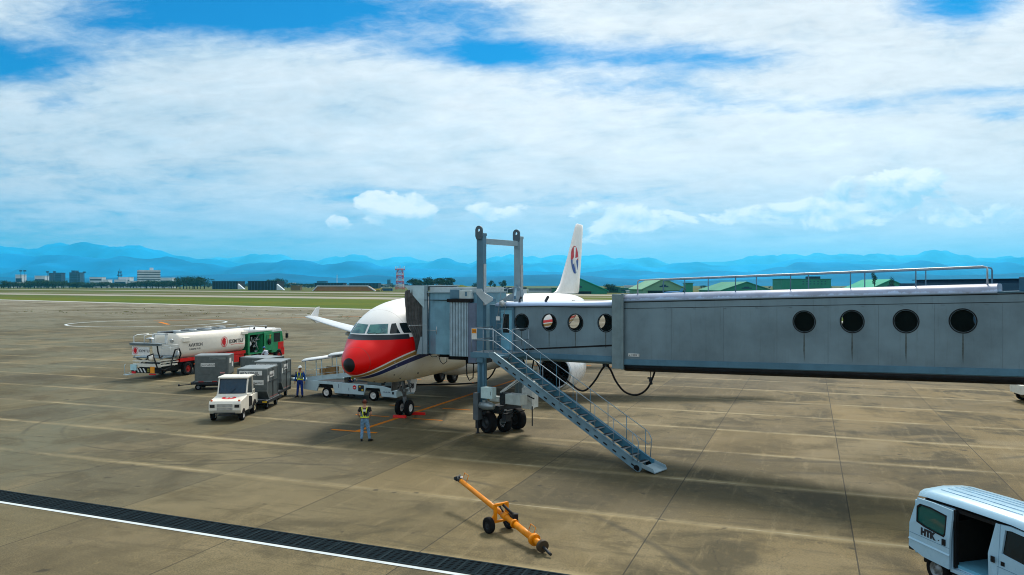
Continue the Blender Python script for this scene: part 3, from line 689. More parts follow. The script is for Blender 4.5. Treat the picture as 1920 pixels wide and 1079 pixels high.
# number board on the strut, facing forward
pl_ = MB().ext([(gx-.34, -.42, 1.22), (gx-.34, -.74, 1.22), (gx-.30, -.86, 1.86), (gx-.30, -.54, 1.86)], (.03, 0, 0)).build('number_plate', white, plane)
text('lettering', '38', .34, inkd, pl_, (gx-.355, -.49, 1.42), basis((0, -1, 0), (.0, 0, 1)), .003, sx=.62, shear=.2, bold=.012)
for yy in (-.25, .25): wheel(plane, (gx, yy, .385), .385, .22, (0, 1, 0), rimw, 'nose_wheel', .50)
for sg in (-1, 1):
    g = MB(); g.cyl((17.5, sg*3.5, 2.5), (17.71, sg*3.8, .6), .13, .11).cyl((17.71, sg*3.2, .585), (17.71, sg*4.4, .585), .07, n=8).bar((17.6, sg*2.2, 2.3), (17.7, sg*3.7, 1.3), .1, .08).tube([(17.85, sg*3.8, 1.5), (18.1, sg*3.8, 1.1), (17.85, sg*3.8, .7)], .04, 6)
    g.build('main_gear', gm, plane)
    MB().ext([(17.1, sg*4.35, 2.5), (18.2, sg*4.35, 2.5), (18.1, sg*4.2, 1.0), (17.3, sg*4.2, 1.0)], (0, .03, 0)).build('gear_door', white, plane)
    for yy in (3.34, 4.27): wheel(plane, (17.71, sg*yy, .585), .585, .40, (0, 1, 0), rimg, 'main_wheel', .48)
# antennas on the crown
for s in (7.2, 13): MB().ext([(s, -.02, 5.85), (s+.4, -.02, 5.85), (s+.45, -.02, 6.15), (s+.3, -.02, 6.15)], (0, .04, 0)).build('antenna', white, plane)
# red chocks at the nose wheels, their own things
def chock(loc, rz, label):
    o = thing('wheel_chock', loc, rz, label, 'wheel chock', 'red chocks at the nose wheels')
    for s in (-1, 1): MB().ext([(-.34, s*.16-.09, 0), (-.34, s*.16+.09, 0), (-.34, s*.16+.02, .13), (-.34, s*.16-.02, .13)], (.68, 0, 0)).build('block', red, o, bevel=.01) if s < 0 else MB().cyl((-.3, -.1, .05), (-.3, .3, .05), .02, n=6).build('handle', red, o)
    return o
def PL(s, t, z=0.0): return plane.location + Vector((s*sa+t*ca, s*ca-t*sa, z))
q = PL(4.52, .12); chock(q, -TH+.05, 'red wheel chock lying in front of the nose wheels')
q = PL(5.62, .55); chock(q, -TH+.2, 'small red wheel chock beside the back of the nose wheels')
# ------------------------------------------------------------------ boarding bridge (local x along the tunnel towards the terminal, local y away from the camera)
BO = Vector((4.34, 30.3, 0)); BA = math.atan2(-.581, .814)
bridge = thing('boarding_bridge', BO, BA, 'grey boarding bridge with round windows, twin lift columns and a blue side stair', 'boarding bridge')
BM = Matrix.Translation(BO) @ Matrix.Rotation(BA, 4, 'Z'); BI = BM.inverted()
def BL(s, t, z=0.0): return BI @ PL(s, t, z)       # a point given in the aeroplane's frame, in the bridge's frame
def wall(x0, x1, zb, zt, holes, r, y, thick, m=0, mi=1):
    """long wall with round window openings; zb, zt are functions of x"""
    mb = MB(); n = 24; cell = r+.12; zc = lambda x: holes[0][1]+(x-holes[0][0])*hs
    hs = (holes[1][1]-holes[0][1])/(holes[1][0]-holes[0][0]) if len(holes) > 1 else 0
    xs = [x0]
    for hx, hz in holes: xs += [hx-cell, hx+cell]
    xs.append(x1)
    for side, yy in ((0, y), (1, y+thick)):
        for i in range(len(xs)-1):
            a, b_ = xs[i], xs[i+1]
            if i % 2 == 0:
                if b_-a > 1e-4: mb.add([(a, yy, zb(a)), (b_, yy, zb(b_)), (b_, yy, zt(b_)), (a, yy, zt(a))], [(0, 1, 2, 3)], m if side == 0 else mi)
            else:
                hx, hz = holes[i//2]; zl, zh = hz-cell, hz+cell
                mb.add([(a, yy, zb(a)), (b_, yy, zb(b_)), (b_, yy, zl), (a, yy, zl)], [(0, 1, 2, 3)], m if side == 0 else mi)
                mb.add([(a, yy, zh), (b_, yy, zh), (b_, yy, zt(b_)), (a, yy, zt(a))], [(0, 1, 2, 3)], m if side == 0 else mi)
                V = []
                for k in range(n):
                    t = 2*PI*k/n+PI/4; c_, s_ = math.cos(t), math.sin(t); q = cell/max(abs(c_), abs(s_))
                    V += [(hx+c_*r, yy, hz+s_*r), (hx+c_*q, yy, hz+s_*q)]
                mb.add(V, [(2*k, 2*k+1, (2*k+3) % (2*n), (2*k+2) % (2*n)) for k in range(n)], m if side == 0 else mi)
    for hx, hz in holes:
        V = []
        for k in range(n):
            t = 2*PI*k/n; V += [(hx+math.cos(t)*r, y, hz+math.sin(t)*r), (hx+math.cos(t)*r, y+thick, hz+math.sin(t)*r)]
        mb.add(V, [(2*k, 2*k+1, (2*k+3) % (2*n), (2*k+2) % (2*n)) for k in range(n)], mi)
    return mb
def porthole(parent, x, z, y, r, m_rim=None):
    o = MB().lathe((x, y, z), (0, -1, 0), [(-.02, r+.005), (.018, r+.012), (.022, r+.035), (.0, r+.045)], 28).build('window', m_rim or bdark, parent)
    V = [(x+math.cos(2*PI*k/24)*(r+.004), y+.03, z+math.sin(2*PI*k/24)*(r+.004)) for k in range(24)]
    MB().add(V, [tuple(range(24))]).build('pane', gthin, o)
# --- outer tunnel
m = broof; nt = m.node_tree; b = nt.nodes['Principled BSDF']; tc = nt.nodes.new('ShaderNodeTexCoord'); x_, y_, z_ = sep(nt, tc.outputs['Object'])
h_ = z_-(x_*.0325+5.845); nn2 = fbm(nt, comb(nt, x_*.9, y_*.5, 0.0), 1.0, 7, .7)
pale = (h_-(nn2-.36)*.55).ss(.03, -.03)
src = b.inputs['Base Color'].links[0].from_socket; nt.links.new(mixc(nt, pale, src, (.46, .60, .82)), b.inputs['Base Color'])
ot = lambda x: 5.845+.0325*x
ob = lambda x: 3.365+.0325*x
XE = 24.0; WID = 2.26
oh = [(x, 5.02+.0325*x) for x in (6.81, 8.33, 9.92, 11.48, 16.2, 18.5)]
outer = wall(0.0, XE, ob, ot, oh, .34, 0.0, .07).build('outer_tunnel', [bgrey, inter], bridge, fixn=False)
for hx, hz in oh: porthole(outer, hx, hz, 0.0, .34)
oh2 = [(x+.42, z) for x, z in oh]
fw = wall(0.0, XE, ob, ot, oh2, .34, WID, -.07).build('far_wall', [bgrey, inter], outer, fixn=False)
for hx, hz in oh2: porthole(outer, hx, hz, WID, .34)
def prof_sweep(xs, prof, name, mt, parent, zf, smooth=True):     # profile (y, dz) swept along x with height function
    mb = MB(); rings = [[(x, y, zf(x)+dz) for y, dz in prof] for x in xs]
    mb.loft(rings, 0, False, True, smooth); return mb.build(name, mt, parent)
prof_sweep([0, 6, 12.35, 12.36], [(-.05, .0), (-.055, .06), (-.03, .14), (.05, .21), (.18, .255), (.45, .28), (1.8, .28), (2.08, .255), (2.21, .21), (2.29, .14), (2.31, .06), (2.30, .0)], 'roof', broof, outer, ot)
prof_sweep([12.38, XE], [(-.02, .0), (-.02, .04), (2.28, .04), (2.28, .0)], 'roof_deck', bblue, outer, ot)
MB().bx(12.9, XE, .15, 2.1, 6.31, 6.72).bx(13.6, XE, .1, 2.2, 6.72, 6.80).bx(15, XE, -.05, 2.3, 6.80, 6.93).build('roof_plant_box', mat('plant_box_blue', (.03, .12, .20), .5), outer, bevel=.01)
# seam strips, lower girder
mb = MB()
for dz, w in ((-.27, .018), (-.02, .03)):
    mb.add([(0, -.006, ot(0)+dz), (XE, -.006, ot(XE)+dz), (XE, -.006, ot(XE)+dz-w), (0, -.006, ot(0)+dz-w)], [(0, 1, 2, 3)])
mb.build('seam', bdark, outer)
prof_sweep([0, XE], [(-.015, .24), (-.045, .235), (-.045, .03), (-.015, .0), (.0, .0), (.0, .24)], 'lower_strip', bblue, outer, ob, False)
prof_sweep([0, XE], [(.0, .0), (-.03, -.03), (.0, -.14), (.10, -.22), (.25, -.25), (2.0, -.25), (2.2, -.2), (2.26, -.1), (2.26, .0)], 'underside', bdark, outer, ob)
# end collar of the outer tunnel
mb = MB()
mb.bx(-.46, .0, -.10, .06, 3.22, 6.12).bx(-.46, .0, 2.22, 2.38, 3.22, 6.12).bx(-.46, .0, .06, 2.22, 5.80, 6.12).bx(-.46, .0, .06, 2.22, 3.22, 3.42).bx(-.02, .05, -.16, -.04, 3.20, 6.15)
mb.build('tunnel_collar', mat('collar_grey', (.18, .25, .27), .45, .2, streak=.2), outer, bevel=.008)
# maker's plate with the four characters
lp = MB().bx(.22, .68, -.025, -.004, 3.72, 3.84).build('name_plate', labelw, outer)
text('lettering', '\u4e09\u83f1\u91cd\u5de5', .09, inkd, lp, (.33, -.027, 3.745), basis((1, 0, 0), (0, 0, 1)), .002)
MB().ext([(.25, -.028, 3.75), (.275, -.028, 3.79), (.30, -.028, 3.75)], (0, -.002, 0)).build('emblem', inkd, lp)
# rust streaks running down under each window
rust = mat('run_off_stain', (.085, .11, .11), .7, var=.3, vs=14)
for hx, hz in oh:
    w = .03; MB().add([(hx-w*.5, -.004, hz-.39), (hx+w*.6, -.004, hz-.39), (hx+w, -.004, hz-.8), (hx+w*.2, -.004, hz-1.35), (hx-w*.9, -.004, hz-.95)], [(0, 1, 2, 3, 4)]).build('stain', rust, outer)
# panel joints
jm = mat('joint_grey', (.13, .185, .215), .5)
for x in (2.0, 4.0, 5.9, 7.58, 9.12, 10.72, 12.5, 14.2, 17.3, 20.0):
    MB().bx(x-.006, x+.006, -.004, 0, ob(x)+.24, ot(x)-.3).build('panel_joint', jm, outer)
for i in range(16):
    x = .6+i*1.15; MB().bx(x-.05, x+.05, -.012, 0, ot(x)-.34, ot(x)-.32).build('lifting_lug', jm, outer)
# roof handrails
for y, xa, xb in ((.22, .5, 12.1), (2.02, .75, 12.1)):
    zr = lambda x: ot(x)+.28
    pts = [(xa, y, zr(xa)-.02), (xa, y, zr(xa)+.44), (xa+.02, y, zr(xa)+.50), (xa+.12, y, zr(xa)+.53)] + [(xa+.12+(xb-xa-.24)*k/8, y, zr(xa+.12+(xb-xa-.24)*k/8)+.53) for k in range(1, 9)] + [(xb-.02, y, zr(xb)+.5), (xb, y, zr(xb)+.43), (xb, y, zr(xb)-.02)]
    hr = MB().tube(pts, .026, 8).build('roof_handrail', steel if y < 1 else bblue, outer)
    for k in range(1, 6):
        x = xa+(xb-xa)*k/6; MB().cyl((x, y, zr(x)-.02), (x, y, zr(x)+.53), .02, n=8).build('post', bblue, hr)
# --- inner tunnel
it = lambda x: 5.67+.02*x
ib = lambda x: 3.42+.012*x
IY0, IY1 = .14, 2.12
ih = [(x, 4.93+.02*(x+3)) for x in (-4.92, -3.53, -2.26, -.86)]
inner = wall(-6.3, .3, ib, it, ih, .33, IY0, .06).build('inner_tunnel', [bgrey, inter], bridge, fixn=False)
for hx, hz in ih: porthole(inner, hx, hz, IY0, .33)
wall(-6.3, .3, ib, it, ih, .33, IY1, -.06).build('far_wall', [bgrey, inter], inner, fixn=False)
for hx, hz in ih: porthole(inner, hx, hz, IY1, .33)
prof_sweep([-6.3, .3], [(.09, .0), (.085, .05), (.12, .12), (.22, .16), (.5, .18), (1.76, .18), (2.04, .16), (2.14, .12), (2.17, .05), (2.17, .0)], 'roof', broof, inner, it)
prof_sweep([-6.3, .3], [(.10, .26), (.07, .25), (.07, .05), (.10, .0), (.25, -.08), (2.0, -.08), (2.12, .0), (2.14, .1)], 'underside', bblue, inner, ib, False)
MB().add([(-4.9, .128, 3.76), (.0, .128, 4.18), (.0, .128, 4.11), (-4.9, .128, 3.70)], [(0, 1, 2, 3)]).build('brace_seam', bdark, inner)
mb = MB(); mb.tube([(-6, .06, 5.5), (-4, .05, 5.6), (-2, .06, 5.58), (0, .05, 5.62)], .014, 6); mb.build('cable', black, inner)
for hx, hz in ih:
    w = .028; MB().add([(hx-w, IY0-.004, hz-.38), (hx+w, IY0-.004, hz-.38), (hx+w*.5, IY0-.004, hz-1.0), (hx-w*.5, IY0-.004, hz-1.0)], [(0, 1, 2, 3)]).build('stain', rust, inner)
# round vent on the roof, fittings
mb = MB(); mb.cyl((-5.3, .5, 5.72), (-5.0, .2, 5.95), .05, n=8).cyl((-4.0, .6, 5.8), (-3.75, .4, 5.98), .06, n=8); mb.build('roof_lamp', dsteel, inner)
# service door in the side, with its frame and pane
dr = MB().bx(-6.0, -5.40, .075, .14, 3.68, 5.42).build('service_door', mat('door_blue', (.16, .40, .52), .42), inner, bevel=.01)
MB().bx(-5.86, -5.54, .065, .08, 4.42, 5.22).build('pane', gdark, dr)
MB().bx(-6.07, -5.98, .06, .15, 3.6, 5.52).bx(-5.38, -5.29, .06, .15, 3.6, 5.52).bx(-6.07, -5.29, .05, .15, 5.42, 5.54).build('frame', bblue, dr)
MB().cyl((-5.45, .08, 4.4), (-5.45, .03, 4.4), .02, n=6).bar((-5.45, .03, 4.4), (-5.55, .03, 4.4), .02, .02).build('handle', steel, dr)
# blue end section of the inner tunnel
MB().bx(-6.62, -6.08, .10, 2.16, 3.40, 5.62).build('tunnel_end', bblue, bridge, bevel=.01)
# --- lift columns with the portal over the tunnel
cols = []; eyem = mat('eye_grey', (.07, .11, .14), .5)
for y in (-.28, 2.54):
    mb = MB(); x = -6.77
    mb.bx(x-.17, x+.17, y-.13, y+.13, 3.1, 8.70); mb.bx(x-.19, x+.19, y-.15, y+.15, 8.62, 8.74)
    c = mb.build('lift_column', blight if y > 1 else bblue, bridge, bevel=.01); cols.append(c)
    MB().bx(x+.172, x+.20, y-.09, y+.09, 5.6, 7.4).build('guide_rail', steel, c)
    mb = MB(); prf = [(x-.19, y-.03, 8.45), (x+.19, y-.03, 8.45), (x+.19, y-.03, 8.85)] + [(x+.0+.19*math.cos(t*PI/8), y-.03, 8.85+.22*math.sin(t*PI/8)) for t in range(1, 8)] + [(x-.19, y-.03, 8.85)]
    # lifting eye: plate with a hole
    n = 20; hx, hz, r = x, 8.87, .065; V = []
    for k in range(n):
        t = 2*PI*k/n
        cx_, cz_ = math.cos(t), math.sin(t); q = .19 if cz_ > 0 else min(.19/max(abs(cx_), 1e-6), .40/max(abs(cz_), 1e-6))
        for yy in (y-.20, y-.14): V += [(hx+cx_*r, yy, hz+cz_*r), (hx+cx_*q, yy, hz+cz_*q)]
    F = []
    for k in range(n):
        a = 4*k; b_ = 4*((k+1) % n); F += [(a, a+1, b_+1, b_), (a+2, b_+2, b_+3, a+3), (a, b_, b_+2, a+2), (a+1, a+3, b_+3, b_+1)]
    MB().add(V, F).build('lifting_eye', eyem, c)
x = -6.77
MB().bx(x-.10, x+.10, -.15, 2.41, 8.28, 8.52).bx(x-.14, x+.14, -.16, -.10, 8.18, 8.60).bx(x-.14, x+.14, 2.36, 2.42, 8.18, 8.60).build('cross_beam', blight, bridge, bevel=.01)
# gusset brackets that carry the tunnel
brm = mat('bracket_pale', (.42, .49, .52), .4, .2)
for y, pl in ((-.46, [(-6.92, 6.32), (-6.62, 6.32), (-6.54, 6.17), (-6.03, 5.94), (-6.03, 5.81), (-6.4, 5.62), (-6.92, 6.1)]), (2.34, [(-7.14, 6.05), (-6.37, 6.28), (-6.34, 6.05), (-6.52, 5.7), (-7.7, 5.74)])):
    MB().ext([(a, y, c_) for a, c_ in pl], (0, .03, 0)).build('bracket', brm, bridge, bevel=.005)
MB().ext([(x+.2, -.30, 5.75), (x+.42, -.30, 5.75), (x+.42, .2, 5.75), (x+.2, .2, 5.75)], (0, 0, .12)).build('tie_bracket', bblue, bridge)
MB().ext([(x+.0, 2.3, 6.35), (x+.1, 2.3, 6.35), (x+1.0, .9, 5.86), (x+.9, .9, 5.86)], (0, 0, .14)).build('diagonal_tie', bblue, bridge)
# lower legs of the columns
for y in (-.28, 2.54):
    mb = MB(); mb.cyl((x-.12, y, 1.1), (x-.12, y, 3.3), .085, n=14).cyl((x+.13, y, 1.1), (x+.13, y, 3.3), .075, n=14).bx(x-.02, x+.03, y-.04, y+.04, 1.1, 3.3)
    mb.bx(x+.23, x+.26, y-.05, y+.05, 1.35, 3.3)
    mb.build('lower_leg', bblue if y < 1 else bgrey, bridge)
# --- drive bogie
wht = mat('machine_white', (.66, .70, .68), .45, .1, dirt=(.2, .2, .17)); 
mb = MB(); mb.bx(x-.22, x+.22, -.42, -.14, 1.05, 1.28).bx(x-.17, x+.2, 2.4, 2.68, .95, 1.3).bx(x-.15, x+.15, -.2, 2.5, .80, 1.08).bx(x+.1, x+.62, .15, 1.9, .85, 1.18).bx(x-.3, x-.17, -.5, -.15, .62, 1.75)
mb.bx(x-.25, x-.1, -.40, -.22, .22, 1.0).cyl((x-.18, -.31, .0), (x-.18, -.31, .28), .05, n=10).cyl((x-.18, -.31, .0), (x-.18, -.31, .03), .10, n=12)
mb.build('bogie_frame', dsteel, bridge, bevel=.01)
MB().bx(x-.28, x-.02, -.52, -.16, .6, 1.78).build('gearbox', mat('gearbox_grey', (.10, .12, .13), .5, .2), bridge, bevel=.02)
cb = MB().bx(x+.22, x+.84, -.62, -.32, 1.60, 2.08).build('control_cabinet', mat('cabinet_pale', (.50, .66, .66), .4), bridge, bevel=.012)
MB().bx(x+.74, x+.76, -.625, -.619, 1.76, 1.92).build('sign', inkd, cb)
MB().bx(x+.16, x+.68, .1, .4, 1.38, 1.6).build('junction_box', wht, bridge, bevel=.01)
mt_ = mat('motor_metal', (.30, .36, .38), .35, .6)
mo = MB().lathe((x+.12, -.52, 1.28), (1, 0, .0), [(-.02, .02), (0, .13), (.14, .15), (.16, .17), (.55, .17), (.57, .14), (.72, .13), (.73, .02)], 18).bx(x+.30, x+.46, -.60, -.44, 1.41, 1.52).build('drive_motor', mt_, bridge)
mb = MB()
for k in range(9): mb.lathe((x+.30+k*.035, -.52, 1.28), (1, 0, 0), [(0, .168), (.001, .18), (.008, .18), (.009, .168)], 18)
mb.build('cooling_fins', mt_, mo)
MB().bx(x+1.15, x+1.95, -.10, .42, 1.36, 1.80).build('hydraulic_tank', mat('tank_grey', (.46, .52, .50), .45, .2), bridge, bevel=.012)
MB().bx(x+.85, x+1.15, -.1, .35, 1.30, 1.82).build('dark_cabinet', dsteel, bridge, bevel=.012)
po = MB().bx(x+1.30, x+1.80, 1.1, 1.5, 1.10, 2.25).bx(x+1.40, x+1.65, 1.12, 1.38, 2.25, 3.0).bx(x+1.28, x+1.84, .95, 1.08, 1.05, 1.95).build('white_post', wht, bridge, bevel=.012)
MB().bar((x+1.88, .9, 1.2), (x+1.88, .9, .35), .05, .03).build('tow_handle', dsteel, bridge)
MB().bar((x+.85, .0, 1.85), (x+1.75, .9, 2.75), .07, .07).bar((x+.85, .15, 1.82), (x+1.7, 1.0, 2.6), .03, .03).bar((x+.85, .0, 1.88), (x+.85, .0, 1.55), .06, .05).build('strut', wht, bridge)
MB().tube([(x+1.0, .0, 1.68), (x+1.3, .2, 1.78), (x+1.8, .5, 1.75), (x+2.05, .8, 1.55)], .03, 7).tube([(x+.9, -.05, 1.1), (x+1.15, -.1, .98), (x+1.5, -.1, 1.0), (x+1.7, 0, 1.15)], .022, 6).tube([(x+.85, -.05, 1.1), (x+1.05, -.08, .9), (x+1.45, 0, .92), (x+1.9, .3, 1.12)], .022, 6).tube([(x+.3, -.5, 1.0), (x+.25, -.55, .85), (x+.35, -.5, .7)], .018, 6).build('hydraulic_hose', black, bridge)
MB().bx(x+.35, x+.78, .5, 1.0, .62, .95).bx(x+.82, x+1.05, .1, .5, .55, .9).build('axle_housing', dsteel, bridge, bevel=.02)
wheel(bridge, (-6.60, -.02, .475), .475, .36, (.25, 1, 0), mat('rim_charcoal', (.05, .055, .06), .5, .4), 'bogie_wheel', .55)
wheel(bridge, (-6.2, .62, .40), .40, .30, (.25, 1, 0), dsteel, 'bogie_wheel', .55)
wheel(bridge, (-6.08, 1.45, .475), .475, .36, (.25, 1, 0), dsteel, 'bogie_wheel', .55)
hubp = (-6.22, .55, .50)
MB().lathe(hubp, (-.15, -1, 0), [(0, .30), (.01, .30), (.015, .22), (.02, .01)], 26).ext([(-6.42, .55, .5), (-6.12, .53, 1.0), (-6.02, .53, 1.0), (-6.02, .53, .5)], (0, .03, 0)).build('wheel_cover', white, bridge)
MB().cyl((-6.12, .52, .5), (-6.14, .36, .5), .09, n=12).tube([(-6.3, .5, .8), (-6.1, .45, .9), (-6.02, .45, .6)], .015, 5).cyl((-5.98, .5, .48), (-6.0, .36, .48), .05, n=8).build('hub', mt_, bridge)
# --- cabin at the aeroplane end; its footprint follows the aeroplane's frame
def cab(pts, z0, z1, name, mt, bevel=0, parent=None):
    P_ = [BL(s, t, 0) for s, t in pts]
    return MB().ext([(p.x, p.y, z0) for p in P_], (0, 0, z1-z0)).build(name, mt, parent or bridge, bevel=bevel)
cabin = cab([(2.95, 2.42), (2.75, 2.62), (2.62, 2.95), (2.60, 3.35), (2.68, 3.72), (2.85, 5.0), (6.2, 5.0), (6.2, 2.42)], 3.34, 6.12, 'cabin', mat('cabin_panel', (.17, .34, .44), .35, .45, var=.14, vs=1.2, streak=.25, dirt=(.08, .14, .17)), 0)
cab([(2.9, 2.35), (2.55, 2.62), (2.5, 3.1), (2.52, 3.6), (2.75, 5.05), (6.3, 5.05), (6.3, 2.35)], 6.12, 6.17, 'cabin_roof', blight, 0, cabin)
cab([(2.9, 2.5), (2.75, 5.0), (5.9, 5.0), (5.9, 2.5)], 6.17, 6.38, 'roof_upstand', mat('upstand', (.42, .50, .52), .4, .2, streak=.3), 0, cabin)
cab([(2.55, 2.40), (2.50, 4.2), (2.62, 4.2), (2.62, 2.40)], 5.78, 5.81, 'drip_rail', bdark, 0, cabin)
# narrow slot window
def onwall(s, t0, t1, z0, z1, thick=.03): P_ = [BL(s-thick, t0), BL(s-thick, t1), BL(s, t1), BL(s, t0)]; return MB().ext([(p.x, p.y, z0) for p in P_], (0, 0, z1-z0))
onwall(2.72, 3.52, 3.66, 4.42, 5.22, .06).build('slot_window', gdark, cabin, bevel=.015)
# roller shutter: ribs are real
shm = mat('shutter_grey_blue', (.36, .49, .57), .4, .3, streak=.2); mb = MB()
n = 12
for k in range(n):
    t0 = 3.74+k*.076; P_ = [BL(2.44, t0), BL(2.44, t0+.044), BL(2.75, t0+.050), BL(2.75, t0-.006)]; mb.ext([(p.x, p.y, 3.30) for p in P_], (0, 0, 2.42))
mb.build('roller_shutter', shm, cabin)
cab([(2.50, 3.72), (2.50, 4.66), (2.9, 4.66), (2.9, 3.72)], 3.28, 5.70, 'shutter_back', bgrey, 0, cabin)
cab([(2.38, 3.62), (2.38, 4.75), (2.9, 4.75), (2.9, 3.62)], 5.71, 5.86, 'shutter_box', bdark, .01, cabin)
cab([(2.46, 4.64), (2.46, 5.0), (2.9, 5.0), (2.9, 4.64)], 3.02, 5.68, 'side_panel', mat('panel_violet_grey', (.14, .18, .26), .45, .2, streak=.2), .006, cabin)
cab([(2.52, 3.72), (2.5, 4.16), (3.1, 4.16), (3.1, 3.72)], 5.87, 6.28, 'roof_box', bblue, .01, cabin)
cab([(2.52, 4.17), (2.5, 4.74), (3.1, 4.74), (3.1, 4.17)], 5.87, 6.24, 'air_conditioner', mat('aircon_white', (.50, .60, .60), .4), .01, cabin)
onwall(2.51, 4.46, 4.56, 5.98, 6.18, .01).build('vent', bblue, cabin)
# corner post and wing panels that hold the bellows
cab([(2.80, 2.18), (2.78, 2.42), (2.95, 2.42), (2.95, 2.18)], 3.30, 6.42, 'front_post', blight, .01, cabin)
cab([(6.05, 2.18), (6.05, 2.42), (6.2, 2.42), (6.2, 2.18)], 3.30, 6.42, 'front_post', blight, .01, cabin)
mb = MB(); A_ = [BL(2.76, 1.28, 6.44), BL(2.76, 2.30, 6.44), BL(2.76, 2.30, 5.40)]; d_ = BL(2.82, 1.28, 6.44)-A_[0]; mb.ext(A_, d_)
mb.build('canopy_side', mat('canopy_pale', (.40, .56, .62), .4, .2), cabin)
mb = MB(); A_ = [BL(2.76, 1.9, 3.30), BL(2.76, 2.18, 3.30), BL(2.76, 2.18, 4.1), BL(2.76, 2.1, 4.1)]; mb.ext(A_, d_); mb.build('sill_side', blight, cabin)
cab([(2.78, 1.25), (2.78, 2.5), (6.2, 2.5), (6.2, 1.25)], 6.42, 6.47, 'canopy_top', blight, 0, cabin)
# bellows: folded dark fabric wrapped round the aeroplane's door
mb = MB(); fo = 7; rings = []
def hull_t(s, z, o=.05): return skin_y(s, z, o)
secs = []
N = 26
for j in range(N+1):       # path of the closure, from the near sill up over the crown and down the far side
    u_ = j/N
    if u_ < .42: z = 3.42+(6.16-3.42)*u_/.42; s = 3.0-.38*u_/.42; f = 0
    elif u_ < .58: z = 6.16+.1*math.sin((u_-.42)/.16*PI); s = 2.62+(6.3-2.62)*(u_-.42)/.16
    else: z = 6.12-(6.12-3.42)*(u_-.58)/.42; s = 6.3
    secs.append((s, z))
V = []; F = []; W_ = 2*fo+1
for j, (s, z) in enumerate(secs):
    tin = max(1.32, skin_y(s, min(z, 5.2), .03)) if z < 6.0 or s > 4 else 1.32
    tout = 2.30
    for i in range(W_):
        a = i/(W_-1); t = tin+(tout-tin)*a; amp = .045 if i % 2 else -.02
        ds = -amp if s < 4 else amp
        V.append(BL(s+(2.98-s)*a*(1 if s < 4 else 0)+ds, t, z+amp*(1 if .42 < j/N < .58 else 0)+.20*a*max(0, min(1, (z-5.0)))))
for j in range(N):
    for i in range(W_-1): F.append((j*W_+i, j*W_+i+1, (j+1)*W_+i+1, (j+1)*W_+i))
bo = MB().add(V, F, 0).build('bellows', bellow, cabin)
sm = bo.modifiers.new('thick', 'SOLIDIFY'); sm.thickness = .02
p0 = BL(2.36, 1.75, 4.62); p1 = BL(2.6, 2.5, 4.66); MB().cyl(p0, p1, .014, n=6).ball(p0, .04, 8, 6).build('bellows_stay', steel, cabin)
p0 = BL(2.70, 2.45, 4.42); p1 = BL(2.50, 3.0, 4.42); p2 = BL(2.50, 3.05, 4.60); p3 = BL(2.50, 3.05, 4.26)
MB().cyl(p0, p1, .014, n=6).cyl(p2, p3, .016, n=6).build('grab_bar', steel, cabin)
# under-cabin gear
mb = MB()
for s, t0, t1, z0, z1 in ((3.0, 3.4, 4.7, 3.08, 3.34), (3.3, 2.8, 3.4, 3.15, 3.34), (3.2, 4.2, 5.0, 2.9, 3.1)): P_ = [BL(s, t0), BL(s, t1), BL(s+1.2, t1), BL(s+1.2, t0)]; mb.ext([(p.x, p.y, z0) for p in P_], (0, 0, z1-z0))
mb.build('under_floor', bdark, cabin)
hm = black
MB().tube([BL(2.9, 2.5, 3.3), BL(2.85, 2.65, 3.18), BL(2.9, 2.85, 3.2), BL(2.9, 2.95, 3.32)], .015, 6).build('hose', hm, cabin)
MB().tube([BL(2.8, 3.0, 3.3), BL(2.8, 3.1, 3.0), BL(2.8, 3.25, 2.88), BL(2.8, 3.42, 3.0), BL(2.8, 3.45, 3.3)], .018, 6).build('hose', hm, cabin)
MB().tube([BL(2.9, 4.35, 3.1), BL(2.9, 4.38, 2.4), BL(2.9, 4.5, 2.18), BL(2.9, 4.68, 2.3), BL(2.9, 4.72, 3.1)], .028, 6).build('hose', hm, cabin)
# --- landing and stair
PZ = 3.66
ld = MB().bx(-6.35, -4.55, -1.45, .08, PZ-.06, PZ).bx(-6.40, -5.9, -1.5, -1.0, PZ-.24, PZ-.02).bx(-6.4, -4.4, -1.52, -1.45, PZ-.2, PZ-.0).bx(-4.62, -4.5, -1.5, -.1, PZ-.16, PZ-.06).bx(-5.0, -4.4, -2.0, -1.45, PZ-.1, PZ-.02).build('landing', bblue, bridge)
mb = MB()
for k in range(24): mb.bx(-6.3+k*.078, -6.27+k*.078, -1.44, -.4, PZ, PZ+.02)
mb.build('grating', steel, ld)
sd0 = Vector((-4.75, -1.62, PZ)); sd1 = Vector((2.0, -2.22, .18)); d = (sd1-sd0); dh = Vector((d.x, d.y, 0)).normalized(); nn = Vector((-dh.y, dh.x, 0))
stair = MB()
W2 = .41
for sgn, mt in ((-1, stairl), (1, stairb)):
    o = nn*W2*sgn
    a = sd0+o+Vector((0, 0, .10)); b_ = sd1+o+Vector((0, 0, .14))
    u_ = d.normalized(); dn = Vector((0, 0, -1)); 
    pl = [a-dh*.28, a, b_, b_+dh*.12, b_+dh*.12-Vector((0, 0, .2)), b_-Vector((0, 0, .34)), a-Vector((0, 0, .34)), a-dh*.28-Vector((0, 0, .18))]
    s_ = MB().ext(pl, nn*.035).build('stringer', mt, bridge, bevel=.006)
    mb = MB(); q0 = a+nn*.0; mb.bar(a+Vector((0, 0, .008)), b_+Vector((0, 0, .008)), .075, .016); mb.bar(a-Vector((0, 0, .345)), b_-Vector((0, 0, .345)), .075, .016); mb.build('flange', stairl if sgn < 0 else stairb, s_)
    if sgn < 0:
        mb = MB()
        for k in range(17):
            t = (k+.6)/17.4; q = a+(b_-a)*t-Vector((0, 0, .24))-nn*.012; mb.bar(q, q+(b_-a)*.022, .012, .05)
        mb.build('slots', bdark, s_)
